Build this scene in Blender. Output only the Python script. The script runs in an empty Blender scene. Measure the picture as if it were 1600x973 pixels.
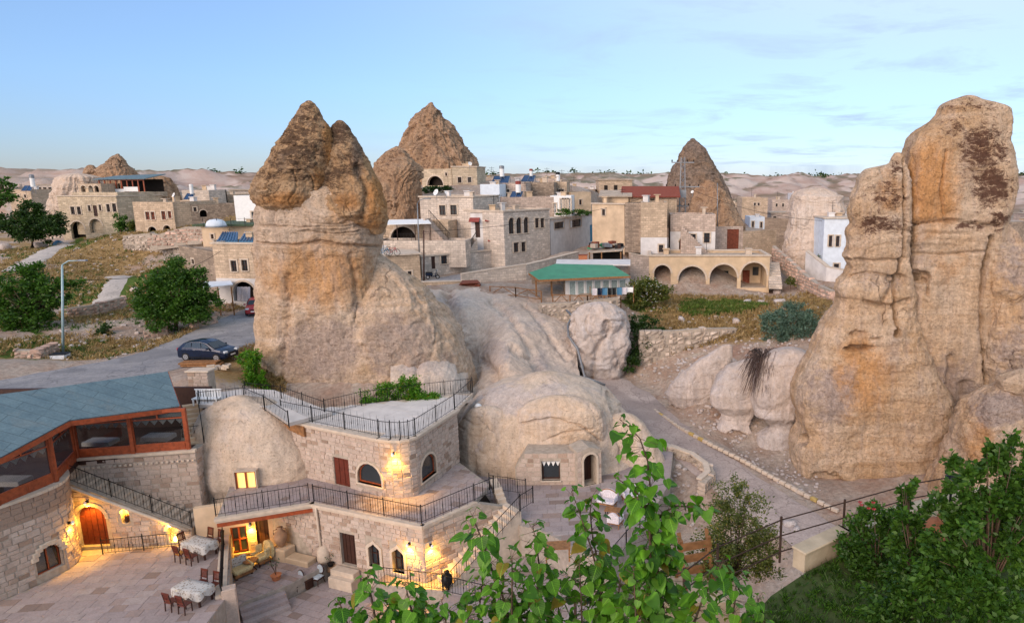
import bpy, bmesh, math, random
import numpy as np
from mathutils import Vector, Matrix

SC = bpy.context.scene
COL = SC.collection
random.seed(7)
RNG = np.random.default_rng(11)

# ------------------------------------------------------------------ camera
FPX, CX, CY, CAMZ = 1050.0, 1000.0, 486.5, 22.0
PITCH = math.atan((CY - 283.0) / FPX)
cam = bpy.data.cameras.new('camera')
cam.sensor_width = 36.0
cam.lens = FPX * 36.0 / 1600.0
cam.shift_x = (800.0 - CX) / 1600.0
cam.clip_start, cam.clip_end = 0.1, 30000.0
camo = bpy.data.objects.new('camera', cam)
COL.objects.link(camo)
camo.location = (0, 0, CAMZ)
camo.rotation_euler = (math.pi / 2 - PITCH, 0, 0)
SC.camera = camo

# ------------------------------------------------------------------ world, sun, exposure
SUN_EL, SUN_AZ = math.radians(26), math.radians(208)   # azimuth clockwise from +Y: behind the camera, to the left
world = bpy.data.worlds.new('World'); SC.world = world
world.use_nodes = True
wn, wl = world.node_tree.nodes, world.node_tree.links
wn.clear()
wo = wn.new('ShaderNodeOutputWorld'); wb = wn.new('ShaderNodeBackground')
sky = wn.new('ShaderNodeTexSky'); sky.sky_type = 'NISHITA'; sky.sun_disc = False
sky.sun_elevation = math.radians(18); sky.sun_rotation = SUN_AZ
sky.altitude = 1100; sky.air_density = 1.0; sky.dust_density = 0.3; sky.ozone_density = 2.5
tc = wn.new('ShaderNodeTexCoord')
sep = wn.new('ShaderNodeSeparateXYZ'); wl.new(tc.outputs['Generated'], sep.inputs[0])
# thin high cloud: noise on a plane far overhead (direction / height)
zc = wn.new('ShaderNodeMath'); zc.operation = 'MAXIMUM'; wl.new(sep.outputs['Z'], zc.inputs[0]); zc.inputs[1].default_value = 0.02
zz = wn.new('ShaderNodeMath'); zz.operation = 'ADD'; wl.new(zc.outputs[0], zz.inputs[0]); zz.inputs[1].default_value = 0.06
dv = wn.new('ShaderNodeVectorMath'); dv.operation = 'DIVIDE'; wl.new(tc.outputs['Generated'], dv.inputs[0])
cz = wn.new('ShaderNodeCombineXYZ')
for i in range(3): wl.new(zz.outputs[0], cz.inputs[i])
wl.new(cz.outputs[0], dv.inputs[1])
mp = wn.new('ShaderNodeMapping'); mp.inputs['Scale'].default_value = (0.75, 0.8, 0.0); mp.inputs['Rotation'].default_value = (0, 0, 0.35)
wl.new(dv.outputs[0], mp.inputs[0])
cn = wn.new('ShaderNodeTexNoise'); cn.inputs['Scale'].default_value = 1.25; cn.inputs['Detail'].default_value = 9; cn.inputs['Roughness'].default_value = 0.62
cn.inputs['Distortion'].default_value = 0.4
wl.new(mp.outputs[0], cn.inputs['Vector'])
cr = wn.new('ShaderNodeValToRGB'); cr.color_ramp.elements[0].position = 0.50; cr.color_ramp.elements[1].position = 0.72
wl.new(cn.outputs['Fac'], cr.inputs[0])
# where the veil of cloud lies: thicker towards the right-hand half of the sky
cn2 = wn.new('ShaderNodeMapRange'); wl.new(sep.outputs['X'], cn2.inputs[0])
cn2.inputs[1].default_value = -0.55; cn2.inputs[2].default_value = 0.45; cn2.inputs[3].default_value = 0.05; cn2.inputs[4].default_value = 1.0
cn2.interpolation_type = 'SMOOTHSTEP'
cm = wn.new('ShaderNodeMath'); cm.operation = 'MULTIPLY'; wl.new(cr.outputs[0], cm.inputs[0]); wl.new(cn2.outputs[0], cm.inputs[1])
veil = wn.new('ShaderNodeMapRange'); wl.new(sep.outputs['Z'], veil.inputs[0])
veil.inputs[1].default_value = 0.0; veil.inputs[2].default_value = 0.30; veil.inputs[3].default_value = 0.10; veil.inputs[4].default_value = 0.85
vm = wn.new('ShaderNodeMath'); vm.operation = 'MULTIPLY'; wl.new(veil.outputs[0], vm.inputs[0]); wl.new(cn2.outputs[0], vm.inputs[1])
mixv = wn.new('ShaderNodeMixRGB'); wl.new(vm.outputs[0], mixv.inputs[0])
# the blue-grey band of the earth's shadow along the whole horizon
hb = wn.new('ShaderNodeValToRGB'); he = hb.color_ramp.elements; he[0].position = 0.0; he[0].color = (0.42, 0.46, 0.68, 1); he[1].position = 0.42; he[1].color = (1.32, 1.24, 1.22, 1)
e3_ = he.new(0.12); e3_.color = (0.73, 0.78, 0.94, 1)
wl.new(sep.outputs['Z'], hb.inputs[0])
hm = wn.new('ShaderNodeMixRGB'); hm.blend_type = 'MULTIPLY'; hm.inputs[0].default_value = 1.0
wl.new(sky.outputs[0], hm.inputs[1]); wl.new(hb.outputs[0], hm.inputs[2]); wl.new(hm.outputs[0], mixv.inputs[1])
mixv.inputs[2].default_value = (3.8, 4.45, 5.05, 1)
mixc = wn.new('ShaderNodeMixRGB'); mixc.inputs[2].default_value = (2.3, 2.85, 3.85, 1)
cmf = wn.new('ShaderNodeMath'); cmf.operation = 'MULTIPLY'; wl.new(cm.outputs[0], cmf.inputs[0]); cmf.inputs[1].default_value = 0.85
wl.new(cmf.outputs[0], mixc.inputs[0]); wl.new(mixv.outputs[0], mixc.inputs[1])
wl.new(mixc.outputs[0], wb.inputs['Color']); wb.inputs['Strength'].default_value = 0.14
wl.new(wb.outputs[0], wo.inputs[0])

sun = bpy.data.lights.new('sun', 'SUN'); sun.energy = 2.25; sun.angle = math.radians(45); sun.color = (1.0, 0.77, 0.56)
suno = bpy.data.objects.new('sun', sun); COL.objects.link(suno)
d = Vector((math.sin(SUN_AZ) * math.cos(SUN_EL), math.cos(SUN_AZ) * math.cos(SUN_EL), math.sin(SUN_EL)))
suno.rotation_euler = d.to_track_quat('Z', 'Y').to_euler()

SC.view_settings.view_transform = 'Standard'; SC.view_settings.look = 'None'
SC.view_settings.exposure = 0.54; SC.view_settings.gamma = 1.0; SC.view_settings.use_curve_mapping = False
SC.cycles.max_bounces = 5; SC.cycles.diffuse_bounces = 3; SC.cycles.glossy_bounces = 2; SC.cycles.transmission_bounces = 3
SC.cycles.transparent_max_bounces = 4

# ------------------------------------------------------------------ survey helpers: a sight line of the photograph -> a place on the site
_sp, _cp = math.sin(PITCH), math.cos(PITCH)
def ray(px, py):
    a, b = (px - CX) / FPX, -(py - CY) / FPX
    return Vector((a, _cp + b * _sp, -_sp + b * _cp))
CAMP = Vector((0, 0, CAMZ))
def PY(px, py, Y):
    r = ray(px, py); return CAMP + r * (Y / r.y)
def PZ(px, py, Z):
    r = ray(px, py); return CAMP + r * ((Z - CAMZ) / r.z)
def to_px(V):
    V = np.asarray(V) - np.array([0, 0, CAMZ]); f = V[..., 1] * _cp - V[..., 2] * _sp; u = V[..., 1] * _sp + V[..., 2] * _cp
    return CX + FPX * V[..., 0] / f, CY - FPX * u / f
def mpp(Y, py=486):                       # metres covered by one photo pixel at depth Y
    return Y / ray(1000, py).y / FPX

# ------------------------------------------------------------------ noise (vectorised value noise)
def _hash(ix, iy, iz, s):
    h = (ix * 374761393 + iy * 668265263 + iz * 2147483647 + s * 974711) & 0xffffffff
    h = ((h ^ (h >> 13)) * 1274126177) & 0xffffffff
    h = ((h ^ (h >> 16)) * 2246822519) & 0xffffffff
    return ((h ^ (h >> 15)) & 0xffff) / 65535.0
def vnoise(p, s=0):
    p = np.asarray(p, dtype=np.float64)
    i = np.floor(p).astype(np.int64); f = p - i
    f = f * f * f * (f * (f * 6 - 15) + 10)
    r = 0
    for dx in (0, 1):
        wx = f[:, 0] if dx else 1 - f[:, 0]
        for dy in (0, 1):
            wy = f[:, 1] if dy else 1 - f[:, 1]
            for dz in (0, 1):
                wz = f[:, 2] if dz else 1 - f[:, 2]
                r = r + wx * wy * wz * _hash(i[:, 0] + dx, i[:, 1] + dy, i[:, 2] + dz, s)
    return r * 2 - 1
def fbm(p, octv=4, s=0, gain=0.5, ridged=False):
    p = np.asarray(p, dtype=np.float64); a, t, r = 1.0, 0.0, 0.0
    for o in range(octv):
        n = vnoise(p * (2.03 ** o) + 17.3 * o, s + o)
        if ridged: n = 1 - 2 * np.abs(n)
        r = r + a * n; t += a; a *= gain
    return r / t
def smooth(a, b, x):
    t = np.clip((x - a) / (b - a), 0, 1); return t * t * (3 - 2 * t)

# ------------------------------------------------------------------ object helpers
def tag(o, label=None, cat=None, group=None, kind=None):
    if label: o['label'] = label
    if cat: o['category'] = cat
    if group: o['group'] = group
    if kind: o['kind'] = kind
    return o
def link(o, parent=None):
    COL.objects.link(o)
    if parent is not None: o.parent = parent
    return o
def thing(name, label, cat, loc=(0, 0, 0), rz=0.0, group=None):
    o = bpy.data.objects.new(name, None); o.empty_display_size = 0.2
    o.location = loc; o.rotation_euler = (0, 0, rz)
    link(o); o['_m'] = 1; del o['_m']
    return tag(o, label, cat, group)
def mesh_obj(name, me, mat=None, parent=None, world_space=True):
    """a mesh given in world coordinates; under a parent Empty it is moved into that Empty's space"""
    o = bpy.data.objects.new(name, me)
    if mat is not None and len(me.materials) == 0: me.materials.append(mat)
    link(o, parent)
    if parent is not None and world_space:
        o.matrix_parent_inverse = world_of(parent).inverted()
    return o
def world_of(o):
    m = Matrix.LocRotScale(o.location, o.rotation_euler, o.scale)
    if o.parent is not None: m = world_of(o.parent) @ o.matrix_parent_inverse @ m
    return m
def np_mesh(name, v, f, smooth_=False):
    me = bpy.data.meshes.new(name)
    me.from_pydata([tuple(x) for x in v], [], [tuple(x) for x in f])
    if smooth_: me.shade_smooth()
    return me
def grid_mesh(name, V, wrap=False, smooth_=True):
    """V: (n, m, 3) array of vertices"""
    n, m = V.shape[:2]
    idx = np.arange(n * m).reshape(n, m)
    a, b = idx[:-1, :], idx[1:, :]
    if wrap:
        q = np.stack([a, np.roll(a, -1, 1), np.roll(b, -1, 1), b], -1).reshape(-1, 4)
    else:
        q = np.stack([a[:, :-1], a[:, 1:], b[:, 1:], b[:, :-1]], -1).reshape(-1, 4)
    me = bpy.data.meshes.new(name)
    me.vertices.add(n * m); me.vertices.foreach_set('co', V.reshape(-1).astype(np.float32))
    me.loops.add(q.size); me.loops.foreach_set('vertex_index', q.reshape(-1).astype(np.int32))
    me.polygons.add(len(q)); me.polygons.foreach_set('loop_start', (np.arange(len(q)) * 4).astype(np.int32))
    me.polygons.foreach_set('loop_total', np.full(len(q), 4, np.int32))
    if smooth_: me.polygons.foreach_set('use_smooth', np.ones(len(q), bool))
    me.update(calc_edges=True); me.validate()
    return me

class MB:
    """collects simple solids in world coordinates and builds ONE mesh"""
    def __init__(s): s.v, s.f = [], []
    def add(s, vs, fs):
        n = len(s.v); s.v += [tuple(x) for x in vs]; s.f += [tuple(i + n for i in f) for f in fs]; return s
    def box(s, c, sx, sy, sz, rz=0.0, bev=0.0):
        """box centred on c; sx, sy, sz full sizes; rz turns it about z"""
        ca, sa = math.cos(rz), math.sin(rz)
        vs = []
        if bev <= 0:
            for z in (-.5, .5):
                for x, y in ((-.5, -.5), (.5, -.5), (.5, .5), (-.5, .5)):
                    X, Y = x * sx, y * sy
                    vs.append((c[0] + X * ca - Y * sa, c[1] + X * sa + Y * ca, c[2] + z * sz))
            return s.add(vs, [(3, 2, 1, 0), (4, 5, 6, 7), (0, 1, 5, 4), (1, 2, 6, 5), (2, 3, 7, 6), (3, 0, 4, 7)])
        hx, hy, hz = sx / 2, sy / 2, sz / 2; b = min(bev, hx * .8, hy * .8, hz * .8)
        rings = [(-hz, b), (-hz + b, 0), (hz - b, 0), (hz, b)]
        for z, ins in rings:
            X0, Y0 = hx - ins, hy - ins
            for x, y in ((-X0 + (b if ins == 0 else 0), -Y0), (X0 - (b if ins == 0 else 0), -Y0), (X0, -Y0 + (b if ins == 0 else 0)), (X0, Y0 - (b if ins == 0 else 0)),
                         (X0 - (b if ins == 0 else 0), Y0), (-X0 + (b if ins == 0 else 0), Y0), (-X0, Y0 - (b if ins == 0 else 0)), (-X0, -Y0 + (b if ins == 0 else 0))):
                vs.append((c[0] + x * ca - y * sa, c[1] + x * sa + y * ca, c[2] + z))
        fs = [tuple(reversed(range(8))), tuple(range(24, 32))]
        for r in range(3):
            for k in range(8):
                a, b2 = r * 8 + k, r * 8 + (k + 1) % 8
                fs.append((a, b2, b2 + 8, a + 8))
        return s.add(vs, fs)
    def bar(s, a, b, r, n=6, r2=None):
        """tapered round bar from a to b"""
        a, b = Vector(a), Vector(b); d = b - a
        if d.length < 1e-6: return s
        q = d.to_track_quat('Z', 'Y'); r2 = r if r2 is None else r2
        vs = []
        for p, rr in ((a, r), (b, r2)):
            for k in range(n):
                t = 2 * math.pi * k / n
                vs.append(p + q @ Vector((math.cos(t) * rr, math.sin(t) * rr, 0)))
        fs = [tuple(reversed(range(n))), tuple(range(n, 2 * n))]
        fs += [(k, (k + 1) % n, n + (k + 1) % n, n + k) for k in range(n)]
        return s.add(vs, fs)
    def beam(s, a, b, w, h):
        """rectangular beam from a to b, w wide (horizontal), h high"""
        a, b = Vector(a), Vector(b); d = (b - a).normalized()
        side = d.cross(Vector((0, 0, 1)))
        side = Vector((1, 0, 0)) if side.length < 1e-4 else side.normalized()
        up = side.cross(d)
        vs = []
        for p in (a, b):
            for i, j in ((-.5, -.5), (.5, -.5), (.5, .5), (-.5, .5)):
                vs.append(p + side * (i * w) + up * (j * h))
        return s.add(vs, [(0, 1, 2, 3), (7, 6, 5, 4), (0, 4, 5, 1), (1, 5, 6, 2), (2, 6, 7, 3), (3, 7, 4, 0)])
    def tube(s, pts, r, n=6, taper=None):
        pts = [Vector(p) for p in pts]; rings = []
        up = Vector((0.13, 0.07, 1)).normalized()
        for i, p in enumerate(pts):
            d = (pts[min(i + 1, len(pts) - 1)] - pts[max(i - 1, 0)]).normalized()
            sd = d.cross(up)
            if sd.length < 1e-3: sd = d.cross(Vector((1, 0, 0)))
            sd.normalize(); u2 = sd.cross(d)
            rr = r if taper is None else r + (taper - r) * i / (len(pts) - 1)
            rings.append([p + sd * (math.cos(2 * math.pi * k / n) * rr) + u2 * (math.sin(2 * math.pi * k / n) * rr) for k in range(n)])
        vs = [v for g in rings for v in g]
        fs = [tuple(range(n)), tuple(reversed(range((len(pts) - 1) * n, len(pts) * n)))]
        for i in range(len(pts) - 1):
            fs += [(i * n + k, (i + 1) * n + k, (i + 1) * n + (k + 1) % n, i * n + (k + 1) % n) for k in range(n)]
        return s.add(vs, fs)
    def lathe(s, c, prof, n=12):
        """prof: (radius, z) from bottom to top about c"""
        vs = []
        for r, z in prof:
            for k in range(n):
                t = 2 * math.pi * k / n; vs.append((c[0] + r * math.cos(t), c[1] + r * math.sin(t), c[2] + z))
        m = len(prof)
        fs = [tuple(reversed(range(n))), tuple(range((m - 1) * n, m * n))]
        for i in range(m - 1):
            fs += [(i * n + k, i * n + (k + 1) % n, (i + 1) * n + (k + 1) % n, (i + 1) * n + k) for k in range(n)]
        return s.add(vs, fs)
    def prism(s, poly, z0, z1):
        """vertical prism over a plan polygon [(x, y)] given counter-clockwise; z1 may be a list of heights"""
        n = len(poly); zz = z1 if isinstance(z1, (list, tuple)) else [z1] * n
        vs = [(p[0], p[1], z0) for p in poly] + [(p[0], p[1], z) for p, z in zip(poly, zz)]
        return s.add(vs, [tuple(reversed(range(n))), tuple(range(n, 2 * n))] + [(k, (k + 1) % n, n + (k + 1) % n, n + k) for k in range(n)])
    def slab(s, quad, th):
        """a sheet of 3 or 4+ world points (counter-clockwise seen from its face) thickened backwards along its normal"""
        q = [Vector(p) for p in quad]; nn = (q[1] - q[0]).cross(q[2] - q[0]).normalized(); n = len(q)
        vs = q + [p - nn * th for p in q]
        return s.add(vs, [tuple(range(n)), tuple(reversed(range(n, 2 * n)))] + [(k, n + k, n + (k + 1) % n, (k + 1) % n) for k in range(n)])
    def mesh(s, name, smooth_=False):
        return np_mesh(name, s.v, s.f, smooth_)
    def build(s, name, mat, parent=None, smooth_=False):
        return mesh_obj(name, s.mesh(name, smooth_), mat, parent)

# ------------------------------------------------------------------ materials
class NT:
    def __init__(s, name):
        s.m = bpy.data.materials.new(name); s.m.use_nodes = True
        s.n, s.l = s.m.node_tree.nodes, s.m.node_tree.links
        s.b = s.n['Principled BSDF']
        s.tc = s.n.new('ShaderNodeTexCoord')
    def node(s, t, **k):
        x = s.n.new(t)
        for a, v in k.items():
            if a in ('inp',):
                for i, q in v.items(): s.put(x.inputs[i], q)
            else: setattr(x, a, v)
        return x
    def put(s, sock, v):
        if hasattr(v, 'is_linked') or isinstance(v, bpy.types.NodeSocket): s.l.new(v, sock)
        else:
            if isinstance(v, (tuple, list)) and len(v) == 3 and sock.type == 'RGBA': v = (*v, 1)
            sock.default_value = v
    def coord(s, scale=(1, 1, 1), kind='Object', rot=(0, 0, 0)):
        if kind == 'World':
            g = s.node('ShaderNodeNewGeometry'); src = g.outputs['Position']
        else: src = s.tc.outputs[kind]
        return s.node('ShaderNodeMapping', inp={0: src, 'Scale': scale, 'Rotation': rot}).outputs[0]
    def noise(s, vec, scale, detail=6, rough=0.55, dist=0.0):
        return s.node('ShaderNodeTexNoise', inp={'Vector': vec, 'Scale': scale, 'Detail': detail, 'Roughness': rough, 'Distortion': dist}).outputs['Fac']
    def voro(s, vec, scale, feature='F1'):
        return s.node('ShaderNodeTexVoronoi', feature=feature, inp={'Vector': vec, 'Scale': scale}).outputs['Distance']
    def ramp(s, fac, stops):
        r = s.node('ShaderNodeValToRGB'); e = r.color_ramp.elements
        while len(e) < len(stops): e.new(0.5)
        for i, (p, c) in enumerate(stops):
            e[i].position = p; e[i].color = (c, c, c, 1) if isinstance(c, (int, float)) else (*c, 1)
        s.put(r.inputs[0], fac); return r.outputs[0]
    def mix(s, fac, a, b, mode='MIX'):
        x = s.node('ShaderNodeMixRGB', blend_type=mode)
        s.put(x.inputs[0], fac); s.put(x.inputs[1], a); s.put(x.inputs[2], b); return x.outputs[0]
    def math(s, op, a, b=0.0):
        x = s.node('ShaderNodeMath', operation=op); s.put(x.inputs[0], a); s.put(x.inputs[1], b); return x.outputs[0]
    def mapr(s, v, a, b, c=0.0, d=1.0):
        x = s.node('ShaderNodeMapRange'); s.put(x.inputs[0], v)
        for i, q in enumerate((a, b, c, d)): x.inputs[i + 1].default_value = q
        return x.outputs[0]
    def rand(s): return s.node('ShaderNodeObjectInfo').outputs['Random']
    def island(s): return s.node('ShaderNodeNewGeometry').outputs['Random Per Island']
    def z(s):
        g = s.node('ShaderNodeNewGeometry'); return s.node('ShaderNodeSeparateXYZ', inp={0: g.outputs['Position']}).outputs['Z']
    def attr(s, name): return s.node('ShaderNodeAttribute', attribute_name=name).outputs['Color']
    def out(s, col, rough=0.85, bump=None, dist=0.02, strength=0.6, metal=0.0, spec=0.3):
        s.put(s.b.inputs['Base Color'], col); s.put(s.b.inputs['Roughness'], rough); s.put(s.b.inputs['Metallic'], metal)
        s.b.inputs['Specular IOR Level'].default_value = spec
        if bump is not None:
            b = s.node('ShaderNodeBump', inp={'Height': bump, 'Distance': dist, 'Strength': strength})
            s.l.new(b.outputs[0], s.b.inputs['Normal'])
        return s.m
def simple(name, col, rough=0.7, var=0.15, scale=3.0, metal=0.0, spec=0.3, bump=0.004, rnd=0.0, kind='Object'):
    t = NT(name); v = t.coord(kind=kind)
    n = t.noise(v, scale, 5); c = t.mix(t.mapr(n, 0.3, 0.7), tuple(x * (1 - var) for x in col), tuple(min(1, x * (1 + var)) for x in col))
    if rnd:
        r = t.mapr(t.rand(), 0, 1, 1 - rnd, 1 + rnd); c = t.mix(1.0, c, r, 'MULTIPLY')
    return t.out(c, rough, t.noise(v, scale * 9, 4), bump, 0.5, metal, spec)
def rock_mat(name, pale, warm, dark, dlo=None, dhi=None, dark_amt=0.5, grey=(0.33, 0.29, 0.28), grey_amt=0.35, strata=0.5, kind='World', lich=0.0, rough=1.0):
    """weathered tuff: pale and warm beds, grey wash down the face, dark lichen; the 'tone' attribute holds the mapped patches (R lichen, G grey wash, B orange bed)"""
    t = NT(name); v = t.coord(kind=kind); vs = t.coord((0.10, 0.10, 1.0), kind); vv = t.coord((1.0, 1.0, 0.14), kind)
    tone = t.node('ShaderNodeSeparateColor', inp={0: t.attr('tone')})
    big = t.noise(v, 0.16, 5, 0.6, 0.5); mid = t.noise(v, 0.7, 8, 0.65, 0.3); fine = t.noise(v, 5.0, 8, 0.72); grit = t.noise(v, 22.0, 4, 0.7)
    band = t.noise(vs, 1.3, 7, 0.62, 0.6); streak = t.noise(vv, 1.1, 7, 0.62, 0.4)
    c = t.mix(t.mapr(big, 0.38, 0.62), pale, warm)
    c = t.mix(t.math('MULTIPLY', t.mapr(band, 0.47, 0.60), strata), c, tuple(min(.8, x * 1.2) for x in pale))
    c = t.mix(t.math('MULTIPLY', t.mapr(band, 0.40, 0.33), strata * .55), c, tuple(x * .62 for x in warm))
    c = t.mix(t.mapr(t.math('ADD', t.math('MULTIPLY', tone.outputs[2], .75), t.math('SUBTRACT', mid, .5)), 0.25, 0.6), c, (warm[0] * 1.04, warm[1] * .86, warm[2] * .66))
    c = t.mix(t.math('MULTIPLY', t.mapr(streak, 0.50, 0.64), grey_amt), c, grey)
    gm = t.math('ADD', t.math('MULTIPLY', tone.outputs[1], .8), t.math('MULTIPLY', t.math('SUBTRACT', t.noise(v, 1.0, 9, .75, .4), .5), 1.3))
    c = t.mix(t.math('MULTIPLY', t.mapr(gm, 0.28, 0.52), .7), c, t.mix(fine, tuple(x * .72 for x in grey), tuple(x * 1.15 for x in grey)))
    c = t.mix(t.math('MULTIPLY', t.mapr(mid, 0.50, 0.75), 0.5 * rough), c, tuple(x * 0.55 for x in warm))
    c = t.mix(t.math('MULTIPLY', t.mapr(t.noise(v, 1.7, 8, .7, .6), 0.60, 0.70), 0.5), c, tuple(min(.82, x * 1.22) for x in pale))
    c = t.mix(1.0, c, t.mapr(fine, 0.25, 0.75, 1 - .36 * rough, 1 + .27 * rough), 'MULTIPLY'); c = t.mix(1.0, c, t.mapr(grit, 0.25, 0.75, 0.86, 1.12), 'MULTIPLY')
    wv_ = t.node('ShaderNodeVectorMath', operation='ADD', inp={0: t.coord((1, 1, .55), kind), 1: t.node('ShaderNodeVectorMath', operation='SCALE', inp={0: t.node('ShaderNodeTexNoise', inp={'Vector': v, 'Scale': .55, 'Detail': 6.0}).outputs['Color'], 3: 2.6}).outputs[0]}).outputs[0]
    edge = t.voro(wv_, .30, 'DISTANCE_TO_EDGE'); ck = t.math('MULTIPLY', t.mapr(edge, .016, .003), t.mapr(t.noise(v, .33, 3), .58, .66))      # hairline fractures
    c = t.mix(t.math('MULTIPLY', ck, .5 * rough), c, tuple(x * .6 for x in dark))
    fs_ = t.noise(t.coord((2.6, 2.6, .16), kind), 1.0, 6, .65); c = t.mix(1.0, c, t.mapr(fs_, .30, .70, .80, 1.14), 'MULTIPLY')
    pits = t.mapr(t.noise(v, 11.0, 5, 0.75), 0.34, 0.44, 0.0, 1.0)
    c = t.mix(pits, t.mix(0.45, c, dark), c)
    dn = t.math('ADD', t.math('MULTIPLY', tone.outputs[0], .53), t.math('MULTIPLY', t.math('SUBTRACT', t.noise(t.coord((1.0, 1.0, 1.9), kind, (0, .5, 0)), 1.3, 13, 0.85, 0.5), .5), 3.0))
    if lich: dn = t.math('ADD', dn, lich)
    if dlo is not None: dn = t.math('ADD', dn, t.mapr(t.z(), dlo, dhi, -0.12, 0.10))
    c = t.mix(t.math('MULTIPLY', t.mapr(dn, 0.26, 0.46), dark_amt), c, t.mix(fine, tuple(x * 0.55 for x in dark), tuple(x * 1.5 for x in dark)))
    h = t.math('ADD', t.math('MULTIPLY', mid, 1.2), t.math('ADD', t.math('MULTIPLY', fine, 0.55), t.math('MULTIPLY', band, 0.6)))
    h = t.math('ADD', h, t.math('ADD', t.math('MULTIPLY', pits, 0.14), t.math('SUBTRACT', t.math('MULTIPLY', grit, .10), t.math('MULTIPLY', ck, .4))))
    return t.out(c, 0.95, h, 0.28 * rough, 0.9, spec=0.1)
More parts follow.
